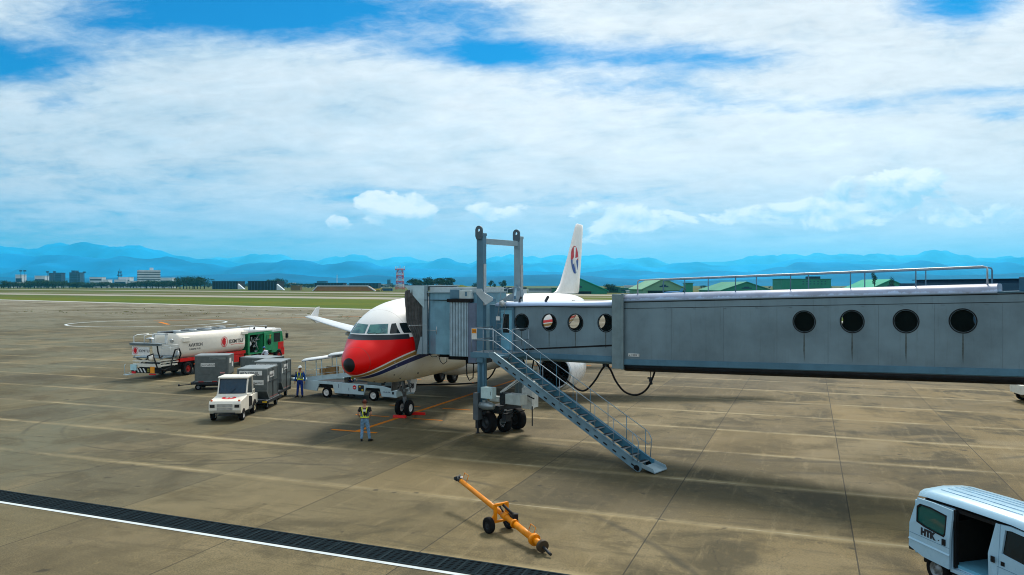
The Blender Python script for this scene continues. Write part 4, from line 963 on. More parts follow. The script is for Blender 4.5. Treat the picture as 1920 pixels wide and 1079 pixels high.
for k in range(18):
    t = (k+.5)/18; q = sd0+d*t+Vector((0, 0, -.03))
    M_ = Matrix((dh, nn, Vector((0, 0, 1)))).transposed()
    MB().box(q, (.15, W2*2-.06, .03), M_).box(q-dh*.09+Vector((0, 0, -.03)), (.02, W2*2-.06, .06), M_).box(q+dh*.10+Vector((0, 0, .0)), (.03, W2*2-.06, .036), M_, 1).build('tread', [dsteel, steel], bridge)
mb = MB(); mb.ext([sd1-nn*.42+dh*.1+Vector((0, 0, -.02)), sd1+nn*.42+dh*.1+Vector((0, 0, -.02)), sd1+nn*.42+dh*.62-Vector((0, 0, .15)), sd1-nn*.42+dh*.62-Vector((0, 0, .15))], (0, 0, .025))
mb.ext([sd1-nn*.42+dh*.1, sd1-nn*.42+dh*.62-Vector((0, 0, .14)), sd1-nn*.42+dh*.55-Vector((0, 0, .0)), sd1-nn*.42+dh*.1+Vector((0, 0, .12))], nn*.02)
mb.ext([sd1+nn*.42+dh*.1, sd1+nn*.42+dh*.62-Vector((0, 0, .14)), sd1+nn*.42+dh*.55-Vector((0, 0, .0)), sd1+nn*.42+dh*.1+Vector((0, 0, .12))], nn*.02)
mb.build('foot_plate', blight, bridge)
for sgn in (-1, 1): MB().cyl(sd1+nn*(W2*sgn-.03)-dh*.1+Vector((0, 0, -.07)), sd1+nn*(W2*sgn+.03)-dh*.1+Vector((0, 0, -.07)), .11, n=16).build('stair_wheel', rubber, bridge)
# stair rails
railm = mat('rail_steel', (.24, .31, .36), .45, .4); 
for sgn in (-1, 1):
    o = nn*(W2+.02)*sgn
    top = [sd0+o-dh*.45+Vector((0, 0, 1.02))]
    for k in range(0, 9): top.append(sd0+o+d*(k/8*.965)+Vector((0, 0, 1.02)))
    e_ = top[-1]; top += [e_+dh*.14-Vector((0, 0, .12)), e_+dh*.24-Vector((0, 0, .32)), sd1+o+Vector((-.05, 0, .16))]
    hr = MB().tube(top, .016, 8).build('handrail', railm, bridge)
    mid = [sd0+o-dh*.45+Vector((0, 0, .58))]+[sd0+o+d*(k/8*.98)+Vector((0, 0, .56)) for k in range(0, 9)]+[e_+dh*.2-Vector((0, 0, .42))]
    MB().tube(mid, .013, 7).build('mid_rail', railm, hr)
    for k in range(9):
        t = .02+k*.118; q = sd0+o+d*t; MB().cyl(q+Vector((0, 0, .06)), q+Vector((0, 0, 1.02)), .012, n=7).build('baluster', stairb if sgn > 0 else railm, hr)
# landing rails
def rail(pts, zs, name='landing_rail'):
    hr = MB()
    for z in zs: hr.tube([(a, b_, PZ+z) for a, b_ in pts], .019, 7)
    for a, b_ in pts: hr.cyl((a, b_, PZ-.1), (a, b_, PZ+max(zs)), .019, n=7)
    return hr.build(name, railm, bridge)
rail([(-6.38, .0), (-6.38, -1.48), (-5.75, -1.48), (-5.2, -1.5)], (1.0, .52))
rail([(-4.5, .05), (-4.48, -1.18)], (1.0, .52))
sg_ = MB().bx(-6.32, -6.06, -1.53, -1.51, PZ+.55, PZ+1.0).build('warning_sign', labelw, bridge)
MB().bx(-6.31, -6.07, -1.536, -1.531, PZ+.80, PZ+.99).build('sign_header', mat('sign_orange', (.75, .26, .01), .5), sg_)
text('lettering', '\u6ce8\u610f', .10, inkd, sg_, (-6.29, -1.538, PZ+.845), basis((1, 0, 0), (0, 0, 1)), .002)
# ladder to the roof
mb = MB(); l0, l1 = Vector((-6.25, -.15, PZ)), Vector((-5.95, .0, 5.95)); 
for o in (Vector((0, 0, 0)), Vector((.34, 0, 0))): mb.tube([l0+o, l1+o, l1+o+Vector((0, .05, .35)), l1+o+Vector((0, .5, .4))], .016, 6)
for k in range(9): q = l0+(l1-l0)*(k+.5)/9; mb.cyl(q, q+Vector((.34, 0, 0)), .011, n=6)
mb.build('roof_ladder', railm, bridge)
mb = MB(); mb.tube([(-5.45, .25, 5.8), (-5.45, .25, 6.32), (-5.4, .25, 6.38), (-5.1, .25, 6.38), (-5.05, .25, 6.32), (-5.05, .25, 5.8)], .018, 7); mb.build('roof_hoop', railm, bridge)
fl = MB().lathe((-5.75, -.05, 5.72), (-.4, -1, -.5), [(0, .11), (.12, .13), (.14, .12), (.13, .02)], 14).build('flood_lamp', mat('lamp_housing', (.5, .54, .54), .4), bridge)
MB().bx(-6.1, -5.9, -.12, -.1, 4.95, 5.12).build('notice', labelw, bridge)
# power cable hanging in loops under the tunnel
def loop(pts, r, name='ground_power_cable'):
    P_ = []; pts = [Vector(p) for p in pts]
    for i in range(len(pts)-1):
        a = pts[max(0, i-1)]; b_ = pts[i]; c_ = pts[i+1]; e = pts[min(len(pts)-1, i+2)]
        for k in range(6):
            t = k/6; P_.append(.5*((2*b_)+(c_-a)*t+(2*a-5*b_+4*c_-e)*t*t+(3*b_-a-3*c_+e)*t**3))
    P_.append(pts[-1]); return MB().tube(P_, r, 8).build(name, black, bridge)
loop([(-3.9, .5, 3.2), (-3.2, .5, 2.7), (-2.75, .5, 2.42), (-2.3, .5, 2.16), (-1.95, .5, 2.2), (-1.55, .5, 2.6), (-1.25, .5, 3.05), (-1.05, .5, 3.24), (-.85, .5, 3.1), (-.6, .5, 2.65), (-.25, .5, 2.28), (.15, .5, 2.16), (.5, .5, 2.24), (.8, .5, 2.5), (1.02, .5, 2.95), (1.08, .5, 3.15)], .04)
loop([(-4.6, .6, 3.35), (-4.35, .6, 3.0), (-4.2, .6, 2.75), (-4.1, .6, 3.0), (-4.0, .6, 3.3)], .03)
loop([(-5.2, .6, 3.35), (-5.0, .6, 2.8), (-4.85, .6, 2.7), (-4.7, .6, 2.9), (-4.6, .6, 3.3)], .035)
MB().cyl((.92, .5, 2.78), (.90, .5, 3.22), .015, n=6).cyl((.95, .5, 2.62), (.88, .5, 2.85), .055, n=10).bx(.80, 1.0, .45, .55, 2.85, 2.9).build('cable_clamp', dsteel, bridge)
MB().bx(-1.15, -.95, .4, .6, 3.2, 3.4).build('cable_hanger', dsteel, bridge)
# ------------------------------------------------------------------ fuel tanker (local x forward, local y to its left, origin at the rear right corner on the ground)
tr = thing('fuel_truck', (-24.0, 53.3), math.atan2(.957, .29), 'long white and red fuel tanker with an open green pump compartment beside the aircraft', 'fuel truck')
W = 2.5
def rsec(x, hw, z0, z1, r, n=4, yc=W/2):          # rounded-rectangle ring in the y-z plane
    P_ = []
    for cy, cz, a0 in ((hw-r, z1-r, 0), (-(hw-r), z1-r, 90), (-(hw-r), z0+r, 180), (hw-r, z0+r, 270)):
        for k in range(n+1):
            a = R(a0+90*k/n); P_.append((x, yc+cy+r*math.cos(a), cz+r*math.sin(a)))
    return P_
tk = MB().loft([rsec(1.75, .85, 1.45, 2.75, .42), rsec(1.82, 1.12, 1.30, 3.0, .5), rsec(1.95, 1.22, 1.22, 3.06, .55), rsec(9.3, 1.22, 1.22, 3.06, .55), rsec(9.42, 1.12, 1.30, 3.0, .5), rsec(9.48, .85, 1.45, 2.75, .42)], 0, False, True).build('tank', tankw, tr)
MB().bx(1.9, 9.3, .45, .62, 2.95, 3.14).bx(1.9, 9.3, 1.88, 2.05, 2.95, 3.14).bx(1.9, 9.3, .62, 1.88, 3.0, 3.06).build('catwalk', mat('walkway_grey', (.28, .33, .36), .6), tr)
mb = MB()
for k in range(9): mb.cyl((2.3+k*.85, .35, 3.0), (2.3+k*.85, .35, 3.10), .03, n=6)
MB().tube([(3, .55, 3.1), (3, .55, 3.3), (8.9, .55, 3.36), (8.9, .55, 3.1)], .02, 6).build('roof_rail', steel, tr)
for k in range(4): MB().cyl((3+k*1.7, 1.25, 3.05), (3+k*1.7, 1.25, 3.17), .26, n=16).build('tank_hatch', steel, tr)
MB().bx(2.1, 2.75, -.10, .12, 2.42, 2.72).build('lamp_box', tankw, tk, bevel=.02)
MB().bx(8.9, 9.6, -.06, .2, 2.55, 2.78).build('lamp_box', tankw, tk, bevel=.02)
sb = basis((1, 0, 0), (0, 0, 1))
text('lettering', 'AVIATION', .34, inkd, tk, (2.75, .022, 2.02), sb, .004, sx=.95, bold=.004)
text('lettering', 'TURBINE FUEL', .17, inkd, tk, (2.78, .022, 1.78), sb, .004, sx=1.15)
text('lettering', 'IDEMITSU', .42, inkd, tk, (7.3, .022, 1.95), sb, .004, sx=.95, bold=.006)
MB().tube([(7.5, .015, 1.84), (8.2, .015, 1.88), (9.1, .015, 1.82)], .012, 5).build('underline', logo_red, tk)
def apollo(c, ux, uz, r, par):       # round red emblem: ring, and a head in profile cut out as a plain red mass
    c = Vector(c); ux = Vector(ux); uz = Vector(uz); nn_ = ux.cross(uz); mb = MB(); n = 28; V = []
    for k in range(n):
        t = 2*PI*k/n
        for q in (r*.88, r): V.append(c+ux*math.cos(t)*q+uz*math.sin(t)*q)
    mb.add(V, [(2*k, 2*k+1, (2*k+3) % (2*n), (2*k+2) % (2*n)) for k in range(n)])
    pr = [(.05, .78), (-.3, .7), (-.62, .35), (-.68, -.1), (-.5, -.5), (-.2, -.55), (-.25, -.8), (.35, -.72), (.3, -.45), (.45, -.4), (.42, -.2), (.55, -.12), (.42, .15), (.5, .45)]
    V = [c+ux*a*r+uz*b_*r for a, b_ in pr]+[c-ux*.1*r]; k = len(pr); mb.add(V, [(i, (i+1) % k, k) for i in range(k)]); return mb.build('emblem', logo_red, par)
apollo((6.72, .018, 2.12), (1, 0, 0), (0, 0, 1), .40, tk)
# chassis
ch = MB().bx(.6, 13.2, .75, 1.0, .72, 1.0).bx(.6, 13.2, 1.5, 1.75, .72, 1.0).build('chassis', dred, tr)
mb = MB(); mb.bx(1.9, 9.4, .05, .12, 1.02, 1.25).bx(1.9, 9.4, .3, .5, .95, 1.22)
mb.bx(5.0, 9.4, .20, .26, .75, 1.02); mb.build('side_beam', red, tr)
MB().bx(5.9, 6.9, .08, .6, .35, 1.18).build('side_cabinet', red, tr, bevel=.02)
MB().bx(7.15, 8.6, .06, .55, .42, .95).build('side_cabinet', red, tr, bevel=.02)
MB().bx(.5, 5.2, .3, 2.3, .45, 1.0).build('under_frame', black, tr)
MB().bx(3.9, 4.6, .05, .1, .6, 1.0).build('mudguard', red, tr)
for xx in (2.7, 4.0, 11.9):
    for yy in (.16, 2.34): wheel(tr, (xx, yy, .48), .48, .28, (0, 1, 0), dred, 'wheel', .5)
for k, xx in enumerate((3.3, 4.8)): MB().bx(xx, xx+.14, .02, .05, .72, .78).build('marker_lamp', lamp_o, tr)
# green pump compartment, its door open forward
gb = MB().bx(9.75, 13.0, .05, .12, 2.42, 2.62).bx(9.75, 9.95, .05, .6, .85, 2.5).bx(9.75, 13.0, 2.38, 2.45, .85, 2.6).bx(9.75, 9.82, .1, 2.4, .85, 2.6).bx(9.75, 11.9, .05, 2.4, .85, .95).bx(11.7, 11.8, .1, 2.4, .85, 2.6).build('pump_compartment', green, tr)
MB().loft([rsec(9.7, 1.22, 2.55, 2.86, .14), rsec(13.6, 1.22, 2.55, 2.84, .14)]).build('compartment_roof', white, tr)
MB().bx(9.9, 11.7, .7, .78, .95, 2.45).build('back_panel', inter, gb)
mb = MB(); r2 = random.Random(3)
for k in range(16):
    a = Vector((r2.uniform(10, 11.6), r2.uniform(.25, .6), r2.uniform(1.0, 2.1))); b_ = a+Vector((r2.uniform(-.5, .5), 0, r2.uniform(-.5, .5))); mb.cyl(a, b_, r2.uniform(.025, .06), n=8); mb.ball(b_, .07, 8, 6)
mb.build('pipework', steel, gb)
MB().cyl((10.3, .3, 1.7), (10.3, .25, 1.7), .16, n=16).build('gauge', white, gb)
dr_ = MB().bx(11.75, 13.05, -.06, .0, 1.0, 2.55).build('open_door', green, tr, bevel=.02)
MB().tube([(12.1, -.08, 1.5), (12.7, -.08, 1.5), (12.7, -.08, 2.3), (12.1, -.08, 2.3)], .02, 6, closed=True).build('door_rib', mat('green_dark', (.03, .22, .11), .4), dr_)
MB().lathe((12.42, -.07, 1.75), (0, -1, 0), [(0, .22), (.04, .26), (.08, .22), (.08, .02)], 18).build('hose_reel', black, dr_)
MB().bx(12.5, 12.72, -.075, -.065, 2.0, 2.35).build('door_label', mat('label_gold', (.5, .33, .05), .5), dr_)
text('lettering', '\u706b\u6c17', .14, inkd, dr_, (12.53, -.078, 2.18), sb, .002)
MB().tube([(10.3, .3, 2.86), (10.3, .3, 3.08), (12.6, .3, 3.08), (12.6, .3, 2.86)], .02, 6).tube([(10.3, 1.5, 2.86), (10.3, 1.5, 3.08), (12.6, 1.5, 3.08), (12.6, 1.5, 2.86)], .02, 6).build('roof_rail', steel, tr)
for xx in (10.7, 12.3): MB().lathe((xx, .15, 2.93), (0, -1, -.2), [(-.1, .04), (0, .1), (.02, .1), (.03, .02)], 14).build('work_lamp', dsteel, tr)
# cab
cb_ = MB().ext([(13.05, .06, .75), (14.75, .06, .75), (14.8, .06, 1.5), (14.55, .06, 2.5), (14.3, .06, 2.72), (13.05, .06, 2.75)], (0, 2.38, 0)).build('cab', green, tr, bevel=.05)
MB().ext([(13.0, .04, 2.5), (14.5, .04, 2.5), (14.3, .04, 2.78), (13.0, .04, 2.82)], (0, 2.42, 0)).build('cab_roof', white, tr, bevel=.04)
MB().bx(13.3, 14.2, .035, .06, 1.65, 2.4).build('side_window', gdark, cb_); MB().bx(14.3, 14.84, .03, 2.47, .45, 1.1).build('bumper', red, cb_, bevel=.03); MB().bx(13.9, 14.7, .03, .06, 1.0, 1.6).build('side_flash', red, cb_)
MB().bx(14.75, 14.95, -.28, -.12, 1.9, 2.3).tube([(14.6, .05, 2.5), (14.85, -.2, 2.5), (14.85, -.2, 1.8), (14.6, .05, 1.7)], .02, 6).build('wing_mirror', black, cb_)
for yy in (.16, 2.34): wheel(tr, (14.0, yy, .48), .48, .28, (0, 1, 0), dred, 'wheel', .5)
# rear lift platform
MB().bx(.1, 1.75, -.02, 2.5, 1.42, 1.5).build('platform_deck', mat('deck_grey', (.16, .22, .26), .5, .3), tr, bevel=.01)
MB().bx(-.15, .05, .0, 2.55, 2.30, 2.46).bx(-.2, .45, .0, 2.55, 2.42, 2.47).build('control_hood', mat('hood_grey', (.14, .18, .20), .5), tr, bevel=.02)
bd = MB().bx(-.02, .03, 1.0, 2.45, 1.62, 2.22).build('back_board', white, tr)
bb = basis((0, -1, 0), (0, 0, 1))
apollo((-.03, 2.15, 1.93), (0, -1, 0), (0, 0, 1), .25, bd)
text('lettering', 'IDEMITSU', .26, inkd, bd, (-.035, 1.84, 1.84), bb, .003, sx=.8)
MB().tube([(.1, .05, 2.05), (.1, .05, 2.28), (1.7, .05, 2.28), (1.7, .05, 2.05)], .02, 6).tube([(.1, .05, 2.12), (1.7, .05, 2.12)], .018, 6).tube([(.1, .05, 1.5), (.1, .05, 2.1)], .02, 6).tube([(.9, .05, 1.5), (.9, .05, 2.28)], .02, 6).tube([(.15, 2.4, 1.5), (.15, 2.45, 2.9), (.4, 2.4, 3.0), (1.5, 2.4, 3.0)], .03, 6).tube([(.3, 1.7, 2.45), (.3, 1.7, 2.95), (.6, 1.7, 3.0), (1.6, 1.7, 3.0)], .03, 6).bx(1.3, 1.45, .7, .85, 2.3, 3.05).bx(1.3, 1.45, 1.8, 1.95, 2.3, 3.05).bx(1.3, 1.45, .7, 1.95, 2.95, 3.05).build('platform_rail', mat('rail_white', (.62, .66, .66), .4), tr)
MB().lathe((.3, 1.2, 2.72), (0, 0, 1), [(-.25, .04), (0, .05), (.02, .30), (.08, .24), (.14, .03)], 16).build('beacon_dish', steel, tr)
MB().cyl((1.2, .2, 2.6), (.95, -.05, 2.55), .13, n=14).build('flood_lamp', steel, tr)
mb = MB()
for s_ in (0, 1):
    y0 = .25+s_*2.0
    mb.bar((.15, y0, .85), (1.6, y0, 1.4), .07, .10).bar((.15, y0, 1.4), (1.6, y0, .85), .07, .10)
mb.bx(.0, .1, .1, 2.4, 1.18, 1.28).bx(.0, .1, .1, 2.4, .82, 1.05).bx(.0, 1.6, .02, .1, .88, .98).bx(.0, 1.6, .02, .1, 1.24, 1.32).bx(.0, 1.7, .02, .1, 1.08, 1.14)
mb.build('scissor_lift', cream, tr)
MB().ball((-.1, .72, 1.45), .20, 14, 10).build('filter_ball', tankw, tr)
for q in ([(-.05, .3, 2.3), (-.2, .1, 1.9), (-.15, .0, 1.5), (.1, .0, 1.6)], [(-.05, .95, 1.3), (-.25, .95, 1.6), (-.1, .6, 1.75), (-.2, .4, 1.4), (-.15, .2, .8), (.2, -.05, .6), (.8, -.1, .8), (1.0, -.1, 1.4)], [(1.0, -.1, 1.45), (1.2, -.12, 1.95), (1.6, -.12, 2.0), (1.8, -.1, 1.6), (1.7, -.05, 1.3)]):
    MB().tube(q, .05, 8).build('fuel_hose', black, tr)
MB().cyl((1.5, -.08, 1.85), (1.5, -.08, 1.3), .09, n=12).build('coupling', steel, tr)
rb = MB().bx(-.02, .08, .0, 2.5, .40, .75).build('rear_bumper', black, tr)
mb = MB()
for k in range(4): mb.ext([(-.03, 1.25+k*.28, .45), (-.03, 1.37+k*.28, .45), (-.03, 1.55+k*.28, .73), (-.03, 1.43+k*.28, .73)], (.008, 0, 0))
mb.build('hazard_stripe', labelw, rb)
MB().bx(-.03, -.01, .55, .92, .42, .86).build('hazard_plate', mat('plate_orange', (.8, .3, .02), .5), rb)
MB().bx(-.03, -.01, .98, 1.14, .48, .72).build('warning_plate', mat('plate_yellow', (.3, .27, .02), .5), rb)
text('lettering', '\u5371', .15, inkd, rb, (-.033, 1.13, .53), bb, .002)
MB().bx(-.05, -.01, .45, 1.0, .30, .38).build('tail_lamp', logo_red, rb)
sp = MB().bx(-.75, -.1, 2.2, 2.5, .30, .34).tube([(-.1, 2.55, .4), (-.6, 2.55, .4), (-.6, 2.55, .95), (-.55, 2.5, 1.05)], .018, 6).build('rear_step', lblue, tr)
MB().bx(-.12, -.04, 2.0, 2.5, .58, .98).build('notice_board', mat('board_pale', (.4, .62, .68), .5), tr)
MB().bx(-.1, -.03, 2.1, 2.4, .36, .5).build('tail_lamp', logo_red, tr)
# ------------------------------------------------------------------ dollies with aircraft containers; origin at the centre of the dolly
def make_dolly(loc, rz, label):
    t = thing('container_dolly', loc, rz, label, 'dolly', 'dollies carrying aircraft containers')
    MB().bx(-1.15, 1.15, -.82, .82, .40, .46).bx(-1.15, 1.15, -.88, -.82, .36, .50).bx(-1.15, 1.15, .82, .88, .36, .50).bx(-1.2, -1.1, -.8, .8, .34, .5).bx(1.1, 1.2, -.8, .8, .34, .5).build('deck', dsteel, t)
    mb = MB()
    for k in range(7): mb.cyl((-1.0+k*.33, -.8, .46), (-1.0+k*.33, .8, .46), .03, n=8)
    mb.build('rollers', steel, t)
    MB().bx(-.9, .9, -.5, .5, .22, .36).build('under_frame', black, t)
    for x_ in (-.78, .78):
        for y_ in (-.66, .66): wheel(t, (x_, y_, .19), .19, .12, (0, 1, 0), rimg, 'wheel', .5)
    MB().bar((-1.2, 0, .3), (-2.1, 0, .22), .05, .05).cyl((-2.1, 0, .18), (-2.1, 0, .30), .06, n=10).build('drawbar', dsteel, t)
    for y_ in (-.7, .7): MB().bx(-1.22, -1.20, y_-.12, y_+.12, .38, .46).build('marker', yellow, t)
    return t
def make_container(loc, rz, label, idno, cut=1, big=.16):
    """lower-deck container, local x = its 2.0 m width, y = depth 1.53; the lower corner on the +x side (times cut) is cut away"""
    t = thing('air_cargo_container', loc, rz, label, 'cargo container', 'grey aircraft containers on dollies')
    x0, x1, xb, z0, z1, d = -.78, 1.22, .78, .50, 2.12, .765
    f = lambda a: a*cut
    pr = [(f(x0), z0), (f(xb), z0), (f(x1), z0+.46), (f(x1), z1), (f(x0), z1)]
    b_ = MB().ext([(x, -d, z) for x, z in pr], (0, 2*d, 0)).build('shell', contg, t, bevel=.008)
    mb = MB(); xs = sorted((f(x0), f(x1))); mb.bx(xs[0]-.012, xs[1]+.012, -d-.012, d+.012, z1, z1+.018); mb.build('roof', contt, t)
    mb = MB()
    for s in (-1, 1):
        y = s*(d+.004); mb.bar((f(x0), y, z0+.04), (f(xb), y, z0+.04), .02, .07).bar((f(x0)+.03*cut, y, z0), (f(x0)+.03*cut, y, z1), .05, .02).bar((f(x1)-.03*cut, y, z0+.46), (f(x1)-.03*cut, y, z1), .05, .02).bar((f(x0), y, z1-.03), (f(x1), y, z1-.03), .02, .05).bar((f(xb), y, z0+.02), (f(x1), y, z0+.47), .02, .05)
    mb.build('edge_frame', mat('edge_alu', (.22, .25, .25), .4, .5) if 'edge_alu' not in MT else MT['edge_alu'], t)
    n1 = basis((1, 0, 0), (0, 0, 1)); y = -d-.012
    lb = MB().bx(.10 if cut > 0 else -1.05, 1.05 if cut > 0 else -.1, y-.004, y, z1-.24, z1-.24+big).build('number_panel', labelw if big > .15 else MT['edge_alu'], t)
    text('lettering', idno, big*.85, inkd, lb, ((.13 if cut > 0 else -1.02), y-.006, z1-.225), n1, .002, sx=.88*1.0)
    lb = MB().bx(*( (-.42, .42) if cut > 0 else (-.5, .34)), y-.004, y, z1-.68, z1-.46).build('airline_panel', labelw, t)
    text('lettering', 'JALCARGO', .17, inkd, lb, ((-.38 if cut > 0 else -.46), y-.006, z1-.635), n1, .002, sx=.95)
    MB().bx(-.26, .12, y-.004, y, .98, 1.32).bx(-.24, .10, y-.008, y-.003, 1.0, 1.30).build('document_holder', mat('holder_dark', (.10, .115, .115), .5) if 'holder_dark' not in MT else MT['holder_dark'], t)
    MB().bx(.72, 1.0, y-.004, y, 1.02, 1.10).build('red_label', mat('label_rose', (.55, .25, .24), .5) if 'label_rose' not in MT else MT['label_rose'], t) if cut > 0 else None
    MB().bx(-.55, -.25, y-.02, y, z0-.02, z0+.05).build('base_latch', dred, t); MB().bx(.25, .55, y-.02, y, z0-.02, z0+.05).build('base_latch', dred, t)
    MB().tube([(.62, y, .72), (.56, y-.03, .72), (.56, y-.03, .82), (.62, y, .82)], .012, 5).build('handle', dsteel, t)
    X = f(x1)+.006*cut                          # the side beyond the cut corner
    for (a, b2, c_, e) in ((-.55, -.05, 1.62, 1.92), (.15, .42, 1.35, 1.65)):
        MB().bx(min(X, X+.006*cut), max(X, X+.006*cut), a, b2, c_, e).build('side_label', labelw, t)
    return t
def on(loc, rz, dx_, dy_): c_, s_ = math.cos(rz), math.sin(rz); return (loc[0]+dx_*c_-dy_*s_, loc[1]+dx_*s_+dy_*c_)
# first: left of all, seen square on
rz = R(8); L1 = (-18.65, 48.75)
make_dolly(L1, rz, 'dark dolly under the leftmost container beside the tanker'); make_container((L1[0]-.2, L1[1], 0), rz, 'grey cargo container standing leftmost in front of the tanker', 'AKN13981JL', 1, .13)
# second: behind, along the aeroplane's direction
rz = -TH; L2 = (-15.35, 47.35)
make_dolly(L2, rz, 'dark dolly mostly hidden under the container behind the numbered one'); make_container((L2[0], L2[1], 0), rz, 'grey container behind the numbered container and below the green doors', 'AKN12544JL', 1, .10)
# third and fourth: a train behind the tractor, cut corner towards the camera
rz = R(-90); L3 = (-13.5, 41.5); L4 = (-13.95, 44.9)
for i, L in enumerate((L3, L4)):
    rzz = R(-90)
    make_dolly((L[0], L[1], 0), R(-90)+PI, ['dark dolly coupled right behind the white tractor', 'dark dolly coupled last in the tractor train'][i])
def make_container_end(loc, label, idno):
    t = thing('air_cargo_container', loc, 0, label, 'cargo container', 'grey aircraft containers on dollies')
    d, z0, z1 = .765, .50, 2.12
    pr = [(.85, z0), (-.65, z0), (-1.05, z0+.46), (-1.05, z1), (.85, z1)]        # (y, z)
    MB().ext([(-d, y, z) for y, z in pr], (2*d, 0, 0)).build('shell', contg, t, bevel=.008)
    MB().bx(-d-.012, d+.012, -1.062, .862, z1, z1+.018).build('roof', contt, t)
    mb = MB()
    for s in (-1, 1):
        x = s*(d+.004); mb.bar((x, .85, z0+.04), (x, -.65, z0+.04), .02, .07).bar((x, -.65, z0), (x, -1.05, z0+.46), .02, .05).bar((x, -1.03, z0+.46), (x, -1.03, z1), .02, .05, up=(1, 0, 0)).bar((x, .83, z0), (x, .83, z1), .02, .05, up=(1, 0, 0)).bar((x, .85, z1-.03), (x, -1.05, z1-.03), .02, .05)
    mb.bx(-d, d, -1.062, -1.05, z1-.05, z1).bx(-d, d, -1.062, -1.05, z0+.45, z0+.49); mb.build('edge_frame', MT['edge_alu'], t)
    y = -1.062; lb = MB().bx(-.66, .52, y-.004, y, z1-.34, z1-.10).build('number_panel', labelw, t)
    text('lettering', idno, .215, inkd, lb, (-.63, y-.006, z1-.295), basis((1, 0, 0), (0, 0, 1)), .002, sx=.86, bold=.003)
    lb = MB().bx(.05, .60, y-.004, y, z1-.84, z1-.58).build('airline_panel', labelw, t)
    text('lettering', 'JAL CARGO', .13, inkd, lb, (.07, y-.006, z1-.77), basis((1, 0, 0), (0, 0, 1)), .002, sx=.7)
    MB().bx(-d+.08, d-.08, -.86, -.84, z0+.05, z0+.06).bar((-.5, y+.17, z0+.3), (.5, y+.17, z0+.3), .01, .01).build('lower_seam', dsteel, t)
    MB().bar((.05, y-.02, 1.3), (.25, y-.02, 1.38), .02, .03).build('latch', dsteel, t)
    X = d+.006; lb = MB().bx(X, X+.005, -.60, .15, 1.62, 1.92).build('airline_panel', labelw, t)
    text('lettering', 'JALCARGO', .15, inkd, lb, (X+.008, -.56, 1.68), basis((0, 1, 0), (0, 0, 1)), .002, sx=.8)
    MB().bx(X, X+.004, -.95, -.78, 1.45, 1.75).build('side_label', labelw, t)
    MB().bx(X, X+.006, -.55, .78, z0+.02, z0+.09).build('base_stripe', mat('stripe_red', (.5, .06, .04), .5) if 'stripe_red' not in MT else MT['stripe_red'], t)
    MB().bar((X+.01, -.7, 1.42), (X+.01, .7, 1.42), .02, .03).bar((X+.01, -.05, z0), (X+.01, -.05, z1), .02, .03, up=(0, 1, 0)).build('door_bar', dsteel, t)
    return t
make_container_end((L3[0], L3[1], 0), 'dark grey container with a large white number panel behind the white tractor', 'AKN12066JL')
make_container_end((L4[0]+.1, L4[1]+.3, 0), 'grey container at the tail of the tractor train', 'AKN12410JL')
